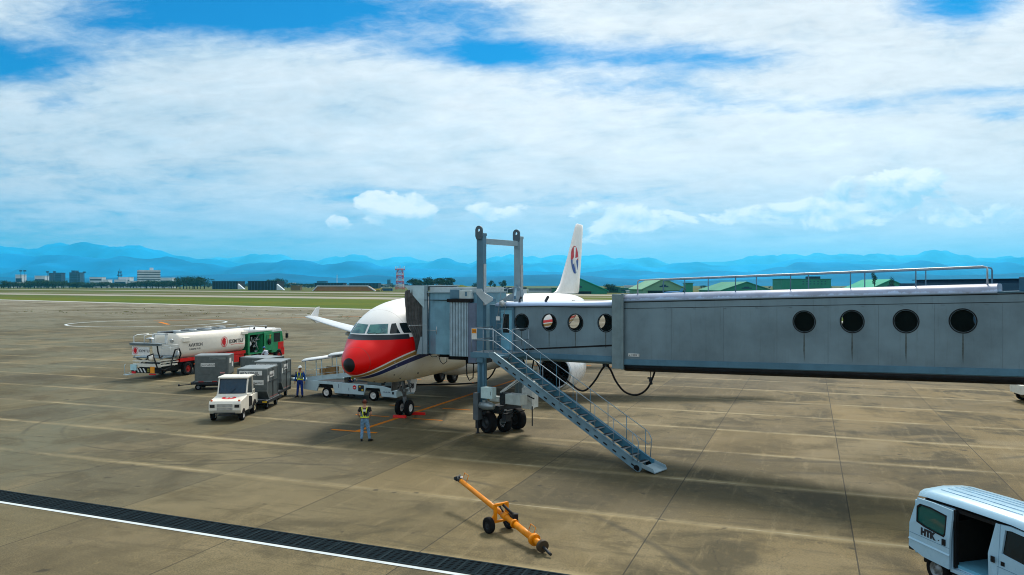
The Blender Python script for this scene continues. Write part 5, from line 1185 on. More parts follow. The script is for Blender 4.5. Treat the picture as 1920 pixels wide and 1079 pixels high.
# ------------------------------------------------------------------ baggage tractor (local x forward, origin between the rear wheels on the ground)
def make_tractor(loc, rz, label, logo=True):
    t = thing('baggage_tractor', loc, rz, label, 'tow tractor', 'white tow tractors')
    W_ = .74
    bd_ = MB().ext([(1.05, -W_, .38), (2.42, -W_, .38), (2.55, -W_, .55), (2.55, -W_, .86), (2.45, -W_, .98), (1.35, -W_, 1.10), (1.35, -W_, 1.16), (1.05, -W_, 1.16)], (0, 2*W_, 0)).build('hood', cream, t, bevel=.035)
    MB().ext([(-.62, -W_, .46), (.42, -W_, .46), (.42, -W_, .62), (.55, -W_, .95), (.38, -W_, 1.02), (-.62, -W_, .98)], (0, 2*W_, 0)).build('rear_body', cream, t, bevel=.03)
    MB().bx(.3, 1.2, -W_+.03, W_-.03, .30, .46).build('floor', dsteel, t)
    for y in (-.72, .72):
        MB().bx(.45, 1.1, y-.03, y+.03, .36, .50).build('step', rimg, t)
        # wheel arches stand proud of the body
    for k, (z0, z1) in enumerate(((.70, .84), (.56, .66))):
        g_ = MB().bx(2.535, 2.56, -.36, .36, z0, z1).build('grille', mat('grille_grey', (.16, .16, .14), .6) if 'grille_grey' not in MT else MT['grille_grey'], bd_)
        mb = MB()
        for i in range(18): mb.bx(2.558, 2.566, -.35+i*.04, -.335+i*.04, z0+.01, z1-.01)
        mb.build('grille_bars', rimw, g_)
    for s in (-1, 1):
        MB().bx(2.53, 2.57, min(s*.46, s*.68), max(s*.46, s*.68), .68, .82).build('headlight', mat('lens_dark', (.03, .03, .03), .2) if 'lens_dark' not in MT else MT['lens_dark'], bd_)
        MB().ball((2.42, s*.64, .99), .055, 10, 6, 0, (1, 1, 1.1)).build('indicator', lamp_o, bd_)
    MB().bx(2.5, 2.62, -.3, .3, .30, .37).build('tow_plate', dsteel, t)
    mb = MB()
    for s in (-1, 1):
        y = s*.68
        mb.bar((1.30, y, 1.10), (1.02, y, 1.92), .06, .07).bar((.12, y, .98), (.22, y, 1.92), .055, .06)
    mb.bar((1.30, -.70, 1.14), (1.30, .70, 1.14), .07, .05).bar((1.03, -.70, 1.90), (1.03, .70, 1.90), .07, .05).bar((1.02, -.68, 1.9), (.2, -.68, 1.91), .05, .05).bar((1.02, .68, 1.9), (.2, .68, 1.91), .05, .05)
    mb.build('cab_frame', cream, t)
    MB().ext([(1.16, -.74, 1.91), (.02, -.74, 1.93), (.02, -.74, 1.98), (1.10, -.74, 1.98)], (0, 1.48, 0)).build('cab_roof', cream, t, bevel=.015)
    MB().ext([(1.285, -.64, 1.18), (1.045, -.64, 1.87), (1.035, -.64, 1.87), (1.275, -.64, 1.18)], (0, 1.28, 0)).build('windscreen', gcab, t)
    mb = MB().bar((1.295, -.66, 1.19), (1.295, .66, 1.19), .02, .03).bar((1.05, -.66, 1.865), (1.05, .66, 1.865), .02, .03)
    for s in (-1, 1): mb.bar((1.295, s*.65, 1.19), (1.05, s*.65, 1.865), .03, .02)
    mb.bar((1.31, -.1, 1.2), (1.24, .15, 1.42), .015, .012); mb.build('windscreen_seal', black, t)
    MB().bx(.12, .5, -.5, -.05, .62, .98).bx(.08, .16, -.5, -.05, .98, 1.42).build('seat', black, t, bevel=.03)
    MB().lathe((.92, -.28, 1.22), (-.5, 0, .85), [(-.012, .16), (.0, .175), (.012, .16), (0, .145), (-.012, .16)], 20).cyl((1.1, -.28, .95), (.92, -.28, 1.22), .025, n=8).build('steering_wheel', black, t)
    MB().tube([(-.1, .7, 1.0), (-.1, .7, 1.22), (.2, .7, 1.22), (.3, .7, 1.0)], .022, 7).build('grab_rail', cream, t)
    MB().bx(.9, 1.2, -.6, .6, .8, 1.1).build('dashboard', black, t)
    MB().ext([(.44, .735, .5), (1.05, .735, .5), (1.05, .735, 1.02), (.5, .735, .95)], (0, .012, 0)).build('door_opening', black, t)
    MB().bar((2.58, -.5, .43), (2.58, .5, .43), .04, .04).build('bumper_bar', dsteel, t)
    for x_, r_ in ((2.02, .26), (0.0, .33)):
        for s in (-1, 1): wheel(t, (x_, s*.66, r_), r_, .20, (0, 1, 0), rimw if x_ > 1 else mat('rim_cream', (.5, .44, .28), .5) if 'rim_cream' not in MT else MT['rim_cream'], 'wheel', .55)
    for s in (-1, 1):      # dark wheel openings
        for x_, r_ in ((2.02, .26), (0, .33)):
            V = [(x_+(r_+.06)*math.cos(PI*k/12), s*(W_+.003), r_+(r_+.06)*math.sin(PI*k/12)) for k in range(13)]; V += [(x_-(r_+.06), s*(W_+.003), .37), (x_+(r_+.06), s*(W_+.003), .37)]
            MB().add(V, [tuple(range(15))]).build('wheel_arch', black, t)
    if logo:
        # round red crane mark on the sloping hood: a ring of wing feathers around a white head
        hz = lambda x: .98+(2.45-x)*.109+.004
        V = []; n = 30; mb = MB(); cx_ = 1.85
        def hp(a, b_): x = cx_-b_*.26; return (x, a*.34, hz(x)+.002)
        for k in range(n):
            t0 = R(128)+R(284)*k/n; t1 = R(128)+R(284)*(k+1)/n
            i0 = .50+(.12 if k % 3 else -.06); mb.add([hp(math.cos(t0)*i0, math.sin(t0)*i0), hp(math.cos(t0), math.sin(t0)), hp(math.cos(t1), math.sin(t1)), hp(math.cos(t1)*.55, math.sin(t1)*.55)], [(0, 1, 2, 3)])
        mb.add([hp(-.1, -.6), hp(.12, -.6), hp(.25, -.1), hp(.05, .35), hp(-.12, .1)], [(0, 1, 2, 3, 4)])
        mb.build('emblem', logo_red, bd_)
        MB().bx(1.31, 1.33, -.62, -.36, 1.0, 1.12).build('yellow_label', yellow, bd_)
        MB().bx(1.12, 1.14, -.60, -.52, 1.28, 1.36).build('inspection_disc', yellow, t)
    return t
make_tractor((-13.76, 39.34, 0), R(-86), 'white airport tow tractor with a red round crane mark on its hood')
# ------------------------------------------------------------------ conveyor loader (local x forward along the belt, origin below the left rear corner)
def make_loader(loc, rz, label):
    t = thing('belt_loader', loc, rz, label, 'belt loader', 'pale cargo loaders beside the aeroplane')
    L = 6.3; W_ = 1.9
    def side(y, th): 
        pr = [(0, .42), (.95, .36), (1.1, .78), (2.05, .78), (2.2, .30), (4.15, .28), (4.3, .72), (5.2, .72), (5.35, .28), (6.3, .26), (6.3, .66), (5.4, .86), (0, .98)]
        return MB().ext([(x, y, z) for x, z in pr], (0, th, 0))
    b_ = side(0, .10).build('side_body', lblue, t, bevel=.012)
    side(W_-.1, .10).build('side_body', lblue, t, bevel=.012)
    MB().bx(.05, 6.2, .1, W_-.1, .55, .84).build('deck', black, t)
    MB().bx(-.02, .1, .1, W_-.1, .45, .95).build('end_panel', lblue, t); MB().bx(6.2, 6.3, .1, W_-.1, .3, .66).build('end_panel', lblue, t)
    for x_ in (1.58, 4.75):
        for y_ in (.14, W_-.14): wheel(t, (x_, y_, .30), .30, .20, (0, 1, 0), rimw, 'wheel', .62)
    mb = MB(); mb.bx(2.45, 2.48, -.006, 0, .62, .82).build('slot', inkb, b_); MB().bx(3.15, 3.18, -.006, 0, .5, .66).build('slot', inkb, b_)
    MB().lathe((3.55, -.004, .70), (0, -1, 0), [(0, .12), (.004, .12), (.005, .09), (.005, .01)], 20).build('round_mark', logo_red, b_)
    MB().bx(3.50, 3.60, -.014, -.010, .66, .72).build('mark_centre', labelw, b_)
    MB().bx(3.80, 4.18, -.012, -.002, .50, .84).build('dark_panel', inkd, b_); MB().bx(3.86, 3.96, -.016, -.012, .72, .80).bx(4.02, 4.14, -.016, -.012, .54, .62).build('panel_mark', yellow, b_)
    text('lettering', 'HL-A-106', .12, inkb, b_, (5.42, -.006, .50), basis((1, 0, 0), (0, 0, 1)), .002)
    MB().bx(6.02, 6.14, -.012, -.002, .44, .58).build('dark_panel', inkd, b_)
    MB().bx(2.2, 4.15, -.03, -.005, .28, .31).build('rub_strip', dsteel, b_)
    MB().ball((5.25, -.02, .38), .035, 8, 6).build('marker_lamp', lamp_o, b_)
    # sloping conveyor, rising towards the aeroplane
    cv = MB(); A_, B_ = Vector((.1, .55, .98)), Vector((7.2, .55, 1.92))
    cv.bar(A_+Vector((0, -.32, 0)), B_+Vector((0, -.32, 0)), .06, .26).bar(A_+Vector((0, .42, 0)), B_+Vector((0, .42, 0)), .06, .20).build('conveyor_frame', lblue, t)
    MB().bar(A_+Vector((0, .05, .02)), B_+Vector((0, .05, .02)), .68, .05).build('belt', rubber, t)
    MB().bx(-1.1, .15, .25, .95, .86, .96).bx(-1.1, -.95, .25, .95, .80, .98).build('tail_frame', lblue, t, bevel=.01)
    MB().bx(-.72, -.64, .2, .24, .8, .93).build('dark_panel', inkd, t)
    # canopy in two overlapping lengths, on posts
    z = lambda x: 2.04+x*.148
    def can(x0, x1, up): return MB().loft([[(x_, .62+math.cos(R(a))*.62, z(x_)+up+math.sin(R(a))*.16) for a in range(0, 181, 20)]+[(x_, .0, z(x_)+up-.04), (x_, 1.24, z(x_)+up-.04)][::-1] for x_ in (x0, x1)], 0, False, True)
    can(-.15, 2.0, 0).build('canopy', white, t); can(1.7, 4.6, .10).build('canopy', white, t)
    for x_ in (.1, 1.25, 2.3, 2.75):
        for y_ in (.1, 1.1):
            MB().bar((x_, y_, .96+.13*x_), (x_-.04, y_, z(x_)-.02), .04, .04, up=(1, 0, 0)).build('post', lblue, t)
    for y_ in (.08, 1.12):
        MB().tube([(.1, y_, 1.50), (2.8, y_, 1.93)], .014, 6).tube([(.1, y_, 1.22), (2.8, y_, 1.6)], .010, 6).build('guard_rail', lblue, t)
    MB().bx(2.5, 2.72, .5, .62, .9, 2.4).build('mast', mat('mast_brown', (.16, .15, .12), .6) if 'mast_brown' not in MT else MT['mast_brown'], t)
    MB().bx(4.2, 5.1, .3, 1.5, .85, 1.25).bx(5.3, 5.9, .4, 1.2, .8, 1.1).build('engine_box', mat('engine_grey', (.10, .13, .13), .5) if 'engine_grey' not in MT else MT['engine_grey'], t, bevel=.02)
    MB().bx(3.1, 3.15, -.3, -.25, .1, .3) 
    return t
lrz = -TH-.04
ld_ = make_loader((-12.15, 45.35, 0), lrz, 'pale blue belt loader with a white canopy beside the aeroplane nose')
make_loader((-10.2, 66.2, 0), -TH, 'pale loader far behind the aeroplane wheels, seen under the belly')
for k, (px_, w_, h_) in enumerate(((1.05, .42, .34), (1.6, .62, .40))):
    q = Matrix.Translation(ld_.location) @ Matrix.Rotation(lrz, 4, 'Z') @ Vector((px_, .6, 1.13+px_*.132))
    o = thing('cardboard_box', q, lrz, ['smaller brown cardboard box on the belt of the loader', 'larger brown cardboard box higher on the loader belt'][k], 'box', 'boxes on the loader belt')
    MB().bx(-w_/2, w_/2, -.2, .2, 0, h_).build('carton', brownb, o); MB().bx(-w_/2-.002, w_/2+.002, -.03, .03, h_, h_+.003).build('tape', yellow, o)
# black fuel hose lying across the concrete to the aeroplane
pts = [(-19.0, 61.5, .06), (-17.5, 57.5, .05), (-15.0, 54.6, .05), (-13.0, 53.4, .05), (-10.5, 52.2, .05), (-7.0, 50.5, .05), (-3.6, 50.6, .05), (-1.5, 52, .3), (-.6, 52.5, 2.6)]
P_ = []
for i in range(len(pts)-1):
    a, b_, c_, e = [Vector(pts[max(0, min(len(pts)-1, i+k))]) for k in (-1, 0, 1, 2)]
    for k in range(8):
        s = k/8; P_.append(.5*((2*b_)+(c_-a)*s+(2*a-5*b_+4*c_-e)*s*s+(3*b_-a-3*c_+e)*s**3))
tag(MB().tube(P_, .055, 8).build('fuel_hose', black), 'long black hose lying across the concrete from tanker to wing', 'hose')
# ------------------------------------------------------------------ tow bar (built in world coordinates along its own line, then parented to an empty)
o = thing('tow_bar', (-.25, 20.55, 0), 0, 'orange aircraft tow bar on two small wheels lying on the concrete', 'tow bar')
tb = Vector((-.25, 20.55, 0)); T0 = Vector((.80, 18.70, .16))-tb; T1 = Vector((-1.56, 22.80, .80))-tb; dd = (T1-T0).normalized(); sd_ = Vector((dd.y, -dd.x, 0)).normalized()
def TP(a, s=0, z=0): return T0+dd*a+sd_*s+Vector((0, 0, z))
LT = (T1-T0).length
MB().cyl(TP(.55), TP(1.45), .085, n=18).cyl(TP(1.45), TP(1.52), .115, n=18).cyl(TP(1.52), TP(LT-.15), .070, n=18).cyl(TP(1.9), TP(2.1), .092, n=18).build('bar', orange, o)
MB().cyl(TP(.18), TP(.55), .085, n=18).cyl(TP(.46), TP(.56), .15, n=20).build('tail_tube', orange, o)
MB().cyl(TP(.08), TP(.18), .15, n=20).build('end_disc', mat('disc_brown', (.05, .035, .02), .6), o)
MB().tube([TP(.1), TP(-.05, 0, -.02), TP(-.14, .01, -.05), TP(-.22, .02, -.06)], .035, 8).build('tow_eye', dsteel, o)
MB().cyl(TP(LT-.2), TP(LT), .07, n=12).box(TP(LT+.05), (.14, .10, .14)).box(TP(LT-.05, 0, .1), (.06, .22, .05)).cyl(TP(LT+.08, -.1), TP(LT+.08, .1), .05, n=10).build('head', dsteel, o)
MB().box(TP(LT-.12, 0, .09), (.16, .08, .03)).build('head_plate', labelw, o)
for a in (.62, LT-.42):
    MB().tube([TP(a, .05, .08), TP(a-.02, .1, .24), TP(a+.22, .1, .24), TP(a+.24, .05, .08)], .01, 6).build('lifting_handle', orange, o)
mb = MB()
up = Vector((0, 0, 1)); c0 = TP(2.2); sd_ = Vector((.79, .61, 0)).normalized()
mb.bar(c0+sd_*.19-up*.16, c0+sd_*.19+up*.26, .09, .05, up=dd).bar(c0-sd_*.19-up*.16, c0-sd_*.19+up*.26, .09, .05, up=dd).bar(c0-sd_*.21+up*.24, c0+sd_*.21+up*.24, .07, .06)
mb.bar(c0-sd_*.34-up*.2, c0+sd_*.24-up*.2, .06, .05).bar(c0-sd_*.36-up*.18, c0-sd_*.19+up*.04, .04, .04)
mb.build('axle_frame', orange, o)
w0 = c0-sd_*.40; w1 = c0+sd_*.26; w0.z = w1.z = .21
for w in (w0, w1): wheel(o, w, .21, .135, sd_, dsteel, 'wheel', .45)
MB().cyl(c0+Vector((0, 0, .22))+sd_*.05, TP(1.62, .10, .12), .035, n=8).cyl(TP(1.72, .10, .16), TP(1.55, .10, .02), .05, n=10).cyl(c0+Vector((0, 0, .2))-sd_*.05, TP(2.0, -.06, .12), .022, n=8).box(TP(1.6, .13, .1), (.1, .1, .18)).build('jack_pump', black, o)
# ------------------------------------------------------------------ van (local x forward, local y to its left, origin at its rear right corner on the ground)
vh = Vector((.28, -.96, 0)).normalized(); va = math.atan2(vh.y, vh.x)
van = thing('van', (9.0, 17.62, 0), va, 'pale blue van with its side door slid open, HTK on the door', 'van')
# outline of the right side (x, z); the far side is 1.62 m across
VW = 1.60; VL = 3.95
top = 1.92
def vring(x, zb, inset, zt, crown):
    P_ = []
    ys = [(0, zb), (0, .75), (0.0, 1.02), (.015, 1.18), (inset*.55, 1.52), (inset, zt-.14), (inset+.05, zt-.05), (inset+.16, zt), (VW/2, zt+crown)]
    P_ = ys+[(VW-a, b_) for a, b_ in ys[::-1][1:]]
    return [(x, y, z) for y, z in P_]
vm = MB()
# roof shell
rr = [vring(x, .5, .085+e, t, .035) for x, e, t in ((.06, .06, top-.12), (.14, .02, top-.03), (.4, 0, top), (1.4, 0, top+.01), (2.5, 0, top), (2.9, .02, top-.05), (3.12, .05, top-.16))]
def strip_r(i0, i1):
    V = []; F = []
    n = i1-i0
    for r_ in rr: V += r_[i0:i1]
    for a in range(len(rr)-1):
        for b_ in range(n-1): F.append((a*n+b_, (a+1)*n+b_, (a+1)*n+b_+1, a*n+b_+1))
    return V, F
V, F = strip_r(5, 12)
rf = MB().add(V, F, 0, True).build('roof', vanb, van)
for k in range(5): MB().bx(.45, 2.45, .42+k*.19, .432+k*.19, top+.012+(.035*(1-abs(k-2)/2.6)), top+.022+(.035*(1-abs(k-2)/2.6))).build('roof_rib', mat('van_rib', (.30, .48, .62), .3) if 'van_rib' not in MT else MT['van_rib'], rf)
def vface(pts, name, mt, par, y0=0.0, th=.03, tilt=True, bev=.0):     # flat-ish side panel following the tumblehome on the right side
    def yy(z): return 0 if z < 1.15 else (z-1.15)*.16
    return MB().ext([(x, y0+yy(z), z) for x, z in pts], (0, th, 0)).build(name, mt, par, bevel=bev)
def frame_panel(outer_, inner_, name, mt, par, y0, th):        # panel with an opening: ring of quads between two outlines of equal length
    def yy(z): return 0 if z < 1.15 else (z-1.15)*.16
    V = []; n = len(outer_)
    for (a, b_), (c_, d2) in zip(outer_, inner_): V += [(a, y0+yy(b_), b_), (c_, y0+yy(d2), d2), (a, y0+th+yy(b_), b_), (c_, y0+th+yy(d2), d2)]
    F = []
    for k in range(n):
        i, j = 4*k, 4*((k+1) % n); F += [(i, i+1, j+1, j), (i+2, j+2, j+3, i+3), (i, j, j+2, i+2), (i+1, i+3, j+3, j+1)]
    return MB().add(V, F).build(name, mt, par)
# fixed rear quarter
vface([(.04, .60), (.30, .55), (.38, .72), (.55, .80), (.85, .80), (1.02, .55), (1.15, .45), (1.15, 1.72), (.12, 1.70), (.04, 1.2)], 'rear_quarter', vanb, van, .01, .04)
# slid-back door, standing proud of the body
do = [(.05, .62), (.45, .50), (1.15, .46), (1.17, 1.10), (1.17, 1.70), (.60, 1.73), (.20, 1.72), (.07, 1.15)]
di = [(.26, 1.22), (.5, 1.16), (1.02, 1.10), (1.06, 1.16), (1.04, 1.56), (.60, 1.62), (.30, 1.62), (.22, 1.55)]
sd2 = frame_panel(do, di, 'sliding_door', vanb, van, -.075, .05)
wn_ = vface([(.23, 1.17), (1.05, 1.09), (1.06, 1.58), (.24, 1.64)], 'door_window', gvan, sd2, -.055, .01)
sl_ = frame_panel(di, [(x+(.03 if x < .6 else -.03), z+(.03 if z < 1.35 else -.03)) for x, z in di], 'window_seal', black, sd2, -.082, .012)
MB().ext([(.07, -.079, .94), (1.17, -.079, .90), (1.17, -.079, .908), (.07, -.079, .948)], (0, .004, 0)).build('swage_shade', mat('van_shadow', (.10, .2, .3), .5), sd2)  # shade of the pressed crease, put on as a thin dark strip
MB().ext([(.06, -.076, .83), (1.17, -.076, .78), (1.17, -.10, .75), (.06, -.10, .80)], (0, .02, 0)).build('body_crease', vanb, sd2)
text('lettering', 'HTK', .20, inkd, sd2, (.40, -.080, .985), basis((1, 0, -.035), (0, 0, 1)), .003, sx=.95, bold=.014)
MB().bx(.98, 1.07, -.095, -.074, .93, 1.06).build('door_handle', black, sd2); MB().bx(.87, .90, -.08, -.074, .98, 1.0).build('lock', black, sd2)
# body behind the opening: sills, floor, pillars, far wall
MB().bx(1.12, 2.12, .0, .09, .40, .47).bx(1.12, 2.12, .10, .35, .47, .50).build('sill', vanb, van)
MB().bx(.10, 3.7, .10, VW-.05, .50, .56).build('floor', mat('van_floor', (.12, .36, .50), .4), van)
MB().bx(.10, 3.3, VW-.06, VW-.02, .50, 1.72).build('far_side', inter, van); MB().bx(.06, .12, .08, VW-.08, .45, 1.65).build('tailgate', vanb, van, bevel=.02)
MB().bx(.3, 3.1, .14, VW-.14, 1.70, 1.74).build('headlining', inter, van)
MB().bx(1.16, 1.22, .04, .12, .5, 1.72).build('pillar_trim', black, van)
MB().bx(1.17, 2.2, .10, .14, 1.66, 1.73).build('door_rail', black, van)
MB().bx(.3, 3.2, VW-.12, VW-.07, .56, 1.72).build('side_trim', inter, van)
MB().bx(.5, 1.1, .25, VW-.2, .56, 1.45).build('rear_load', inter, van)
MB().bx(2.15, 2.22, .3, VW-.3, .56, 1.45).bx(2.2, 2.7, .2, .75, .75, 1.0).build('seat', black, van, bevel=.03)
vface([(2.06, .42), (2.24, .42), (2.24, 1.72), (2.14, 1.72), (2.04, 1.1)], 'pillar', vanb, van, .0, .05)
MB().bx(2.11, 2.20, -.012, .0, .95, 1.07).build('pillar_handle', black, van)
# front door with an open window
fo_ = [(2.25, .46), (2.9, .46), (3.30, .85), (3.36, 1.12), (3.10, 1.50), (2.92, 1.70), (2.45, 1.74), (2.25, 1.72)]
fi_ = [(2.34, 1.18), (2.8, 1.12), (3.10, 1.08), (3.16, 1.14), (2.98, 1.48), (2.86, 1.63), (2.5, 1.66), (2.36, 1.64)]
fd = frame_panel(fo_, fi_, 'front_door', vanb, van, .0, .05)
MB().ext([(2.25, -.004, .90), (3.34, -.004, .86), (3.34, -.004, .868), (2.25, -.004, .908)], (0, .004, 0)).build('swage_shade', MT['van_shadow'], fd)
vface([(2.37, 1.16), (3.12, 1.09), (2.88, 1.62), (2.40, 1.64)], 'door_glass', gdark, fd, .03, .008)
MB().bx(2.34, 2.42, -.012, .0, .95, 1.03).build('door_handle', black, fd)
# nose
MB().ext([(3.0, .02, .46), (3.85, .02, .46), (3.95, .02, .62), (3.90, .02, .95), (3.78, .02, 1.08), (3.34, .02, 1.14), (3.30, .02, .8), (3.0, .02, .5)], (0, VW-.04, 0)).build('nose_panel', vanb, van, bevel=.04)
MB().ext([(3.74, .10, 1.08), (3.12, .16, 1.74), (3.10, .16, 1.72), (3.70, .10, 1.06)], (0, VW-.24, 0)).build('windscreen', gdark, van)
for s, y in ((0, .08), (1, VW-.12)): MB().bar((3.76, y, 1.08), (3.10, y+(.06 if s == 0 else -.06), 1.75), .05, .05).build('windscreen_pillar', vanb, van)
MB().bx(3.35, 3.5, -.22, -.04, 1.12, 1.30).build('wing_mirror', black, van, bevel=.02)
MB().bx(3.86, 3.98, .0, VW, .42, .60).build('front_bumper', vanb, van, bevel=.03); MB().bx(-.06, .06, .02, VW-.02, .50, .66).build('rear_bumper', dsteel, van, bevel=.02)
MB().bx(-.01, .05, .06, .16, .85, 1.15).build('tail_lamp', logo_red, van)
MB().bx(.2, 3.8, .2, VW-.2, .28, .5).build('under_body', black, van)
for x_ in (.70, 3.25):
    for y_ in (.13, VW-.13): wheel(van, (x_, y_, .29), .29, .18, (0, 1, 0), rimg, 'wheel', .62)
# ------------------------------------------------------------------ people: one skinned body each, clothing as its own mesh
def skinned(name, joints, edges, mt, parent, root=0, sub=2):
    me = bpy.data.meshes.new(name); me.from_pydata([j[0] for j in joints], edges, [])
    o = bpy.data.objects.new(name, me); COL.objects.link(o); o.parent = parent
    me.materials.append(mt)
    sk = o.modifiers.new('skin', 'SKIN'); sk.use_smooth_shade = True
    lay = me.skin_vertices[0] if me.skin_vertices else None
    if lay is None:
        bm = bmesh.new(); bm.from_mesh(me); bm.verts.layers.skin.verify(); bm.to_mesh(me); bm.free(); lay = me.skin_vertices[0]
    for i, j in enumerate(joints):
        r = j[1]; lay.data[i].radius = (r, r) if not isinstance(r, tuple) else r
        lay.data[i].use_root = (i == root)
    s = o.modifiers.new('sub', 'SUBSURF'); s.levels = sub; s.render_levels = sub
    # bake so the mask mesh is plain geometry
    bpy.context.view_layer.update(); dg = bpy.context.evaluated_depsgraph_get()
    m2 = bpy.data.meshes.new_from_object(o.evaluated_get(dg)); m2.materials.clear(); m2.materials.append(mt)
    for p in m2.polygons: p.use_smooth = True
    o.modifiers.clear(); o.data = m2; return o
def chain(J, E, pts, start=None):
    prev = start
    for p in pts:
        J.append(p); k = len(J)-1
        if prev is not None: E.append((prev, k))
        prev = k
    return prev
def person(loc, rz, label, pose, shirt, trousers, helmet=None, hairm=hair, vest=True, boots=black, sleeve='long', lean=0.0, scale=1.0):
    """figure faces local +x; y is its left"""
    t = thing('person', loc, rz, label, 'person'); t.scale = (scale,)*3
    hip, kn, an = .92, .50, .09
    J = []; E = []
    L = lean
    tw = lambda z: Vector((math.sin(L)*(z-hip), 0, hip+math.cos(L)*(z-hip))) if z > hip else Vector((0, 0, z))
    J.append((tuple(tw(.95)), .11))
    n1 = chain(J, E, [(tuple(tw(1.1)), (.12, .10)), (tuple(tw(1.3)), (.15, .11)), (tuple(tw(1.43)), (.13, .09)), (tuple(tw(1.50)), .055), (tuple(tw(1.56)), .052), (tuple(tw(1.63)), (.078, .088)), (tuple(tw(1.71)), (.078, .086)), (tuple(tw(1.76)), .05)], 0)
    ch_ = 3
    arms = pose['arms']; legs = pose['legs']
    for s, (sh, el, wr, hd) in zip((1, -1), arms):
        sh = Vector(sh); el = Vector(el); wr = Vector(wr); hd = Vector(hd)
        e = chain(J, E, [(tuple(sh), .055), (tuple((sh+el)/2), .047), (tuple(el), .040), (tuple((el+wr)/2), .036), (tuple(wr), .026)], ch_)
        d = (hd-wr).normalized(); palm = wr+d*.06; c = chain(J, E, [(tuple(palm), (.034, .02))], e)
        sdv = Vector((0, 0, 1)).cross(d); sdv = sdv.normalized() if sdv.length > .1 else Vector((1, 0, 0))
        for k, ln in enumerate((.070, .080, .075, .058)):
            b0 = palm+d*.02+sdv*(-.027+.018*k); chain(J, E, [(tuple(b0), .010), (tuple(b0+d*ln*.5), .009), (tuple(b0+d*ln+Vector((.012, 0, 0))), .008)], c)
        b0 = wr+d*.02+sdv*.03; chain(J, E, [(tuple(b0), .011), (tuple(b0+d*.03+sdv*.02), .010), (tuple(b0+d*.055+sdv*.025), .009)], e)
    for s, (hp, kn_, an_, toe) in zip((1, -1), legs):
        hp, kn_, an_, toe = map(Vector, (hp, kn_, an_, toe))
        chain(J, E, [(tuple(hp), .085), (tuple((hp+kn_)/2), .072), (tuple(kn_), .055), (tuple((kn_*.6+an_*.4)), .056), (tuple(an_), .038), (tuple((an_+toe)/2-Vector((0, 0, .02))), .036), (tuple(toe), .028)], 0)
    body = skinned('body', J, E, skin, t)
    # trousers
    J = []; E = []; J.append((tuple(tw(1.02)), (.155, .115))); J.append(((0, 0, .92), (.155, .12))); E.append((0, 1))
    for s, (hp, kn_, an_, toe) in zip((1, -1), legs):
        hp, kn_, an_, toe = map(Vector, (hp, kn_, an_, toe))
        chain(J, E, [(tuple(hp-Vector((0, 0, .03))), .105), (tuple((hp+kn_)/2), .094), (tuple(kn_), .074), (tuple((kn_+an_)/2), .070), (tuple(an_+Vector((0, 0, .0))), .066)], 1)
    skinned('trousers', J, E, trousers, t, 1)
    for s, (hp, kn_, an_, toe) in zip((1, -1), legs):
        an_, toe = Vector(an_), Vector(toe)
        d = (toe-an_); d.z = 0; d.normalize(); h0 = an_-d*.07; 
        rings = []
        for f_, w_, hh in ((-.09, .02, .05), (-.06, .042, .11), (.02, .045, .12), (.09, .048, .08), (.16, .042, .06), (.20, .018, .04)):
            c = Vector((an_.x, an_.y, 0))+d*f_; n_ = Vector((-d.y, d.x, 0)); rings.append([c+n_*w_*math.cos(R(a))+Vector((0, 0, max(.002, hh*(.5+.5*math.sin(R(a)))))) for a in range(0, 360, 36)])
        MB().loft(rings).build('boot', boots, t)
    # shirt with sleeves
    J = []; E = []; J.append((tuple(tw(1.28)), (.175, .125)))
    chain(J, E, [(tuple(tw(1.12)), (.158, .118)), (tuple(tw(.98)), (.16, .12))], 0); c = chain(J, E, [(tuple(tw(1.40)), (.165, .11)), (tuple(tw(1.47)), (.085, .075))], 0)
    for (sh, el, wr, hd) in arms:
        sh, el, wr = Vector(sh), Vector(el), Vector(wr)
        P_ = [(tuple(sh), .075), (tuple((sh+el)/2), .066)]
        if sleeve == 'long': P_ += [(tuple(el), .056), (tuple((el+wr)/2), .050), (tuple(el+(wr-el)*.93), .042)]
        else: P_ += [(tuple(sh+(el-sh)*.68), .068)]
        chain(J, E, P_, 3)
    skinned('shirt', J, E, shirt, t, 0)
    if vest:
        def vr(z, g=.0, ry=.186, rx=.140): c = tw(z); return [c+Vector((math.cos(a)*(rx+g), math.sin(a)*(ry+g), 0)) for a in [2*PI*k/24 for k in range(24)]]
        vs_ = [(1.0, -.004), (1.1, -.004), (1.2, .0), (1.32, .002), (1.42, -.012)]
        v = MB().loft([vr(z, g) for z, g in vs_], 0, False, False).build('vest', mat('vest_mesh_grey', (.10, .15, .17), .8) if 'vest_mesh_grey' not in MT else MT['vest_mesh_grey'], t)
        MB().loft([vr(1.02, .007), vr(1.07, .007)], 0, False, False).build('reflective_belt', hiviz, v)
        for sx_ in (1, -1):
            for sy_ in (1, -1):
                P_ = [tw(1.05)+Vector((sx_*.142, sy_*.03, 0)), tw(1.2)+Vector((sx_*.145, sy_*.055, 0)), tw(1.34)+Vector((sx_*.138, sy_*.085, 0)), tw(1.44)+Vector((sx_*.10, sy_*.105, 0)), tw(1.485)+Vector((sx_*.02, sy_*.11, 0))]
                V = []
                for q in P_: V += [q+Vector((sx_*.006, -.022, 0)), q+Vector((sx_*.006, .022, 0))]
                MB().add(V, [(2*i, 2*i+1, 2*i+3, 2*i+2) for i in range(len(P_)-1)], 0, True).build('reflective_strap', hiviz, v, fixn=False)
        MB().box(tw(1.34)+Vector((-.160, 0, 0)), (.008, .13, .09)).build('back_patch', labelw, v)
    # head: hair, face details, hat
    hc = tw(1.68)
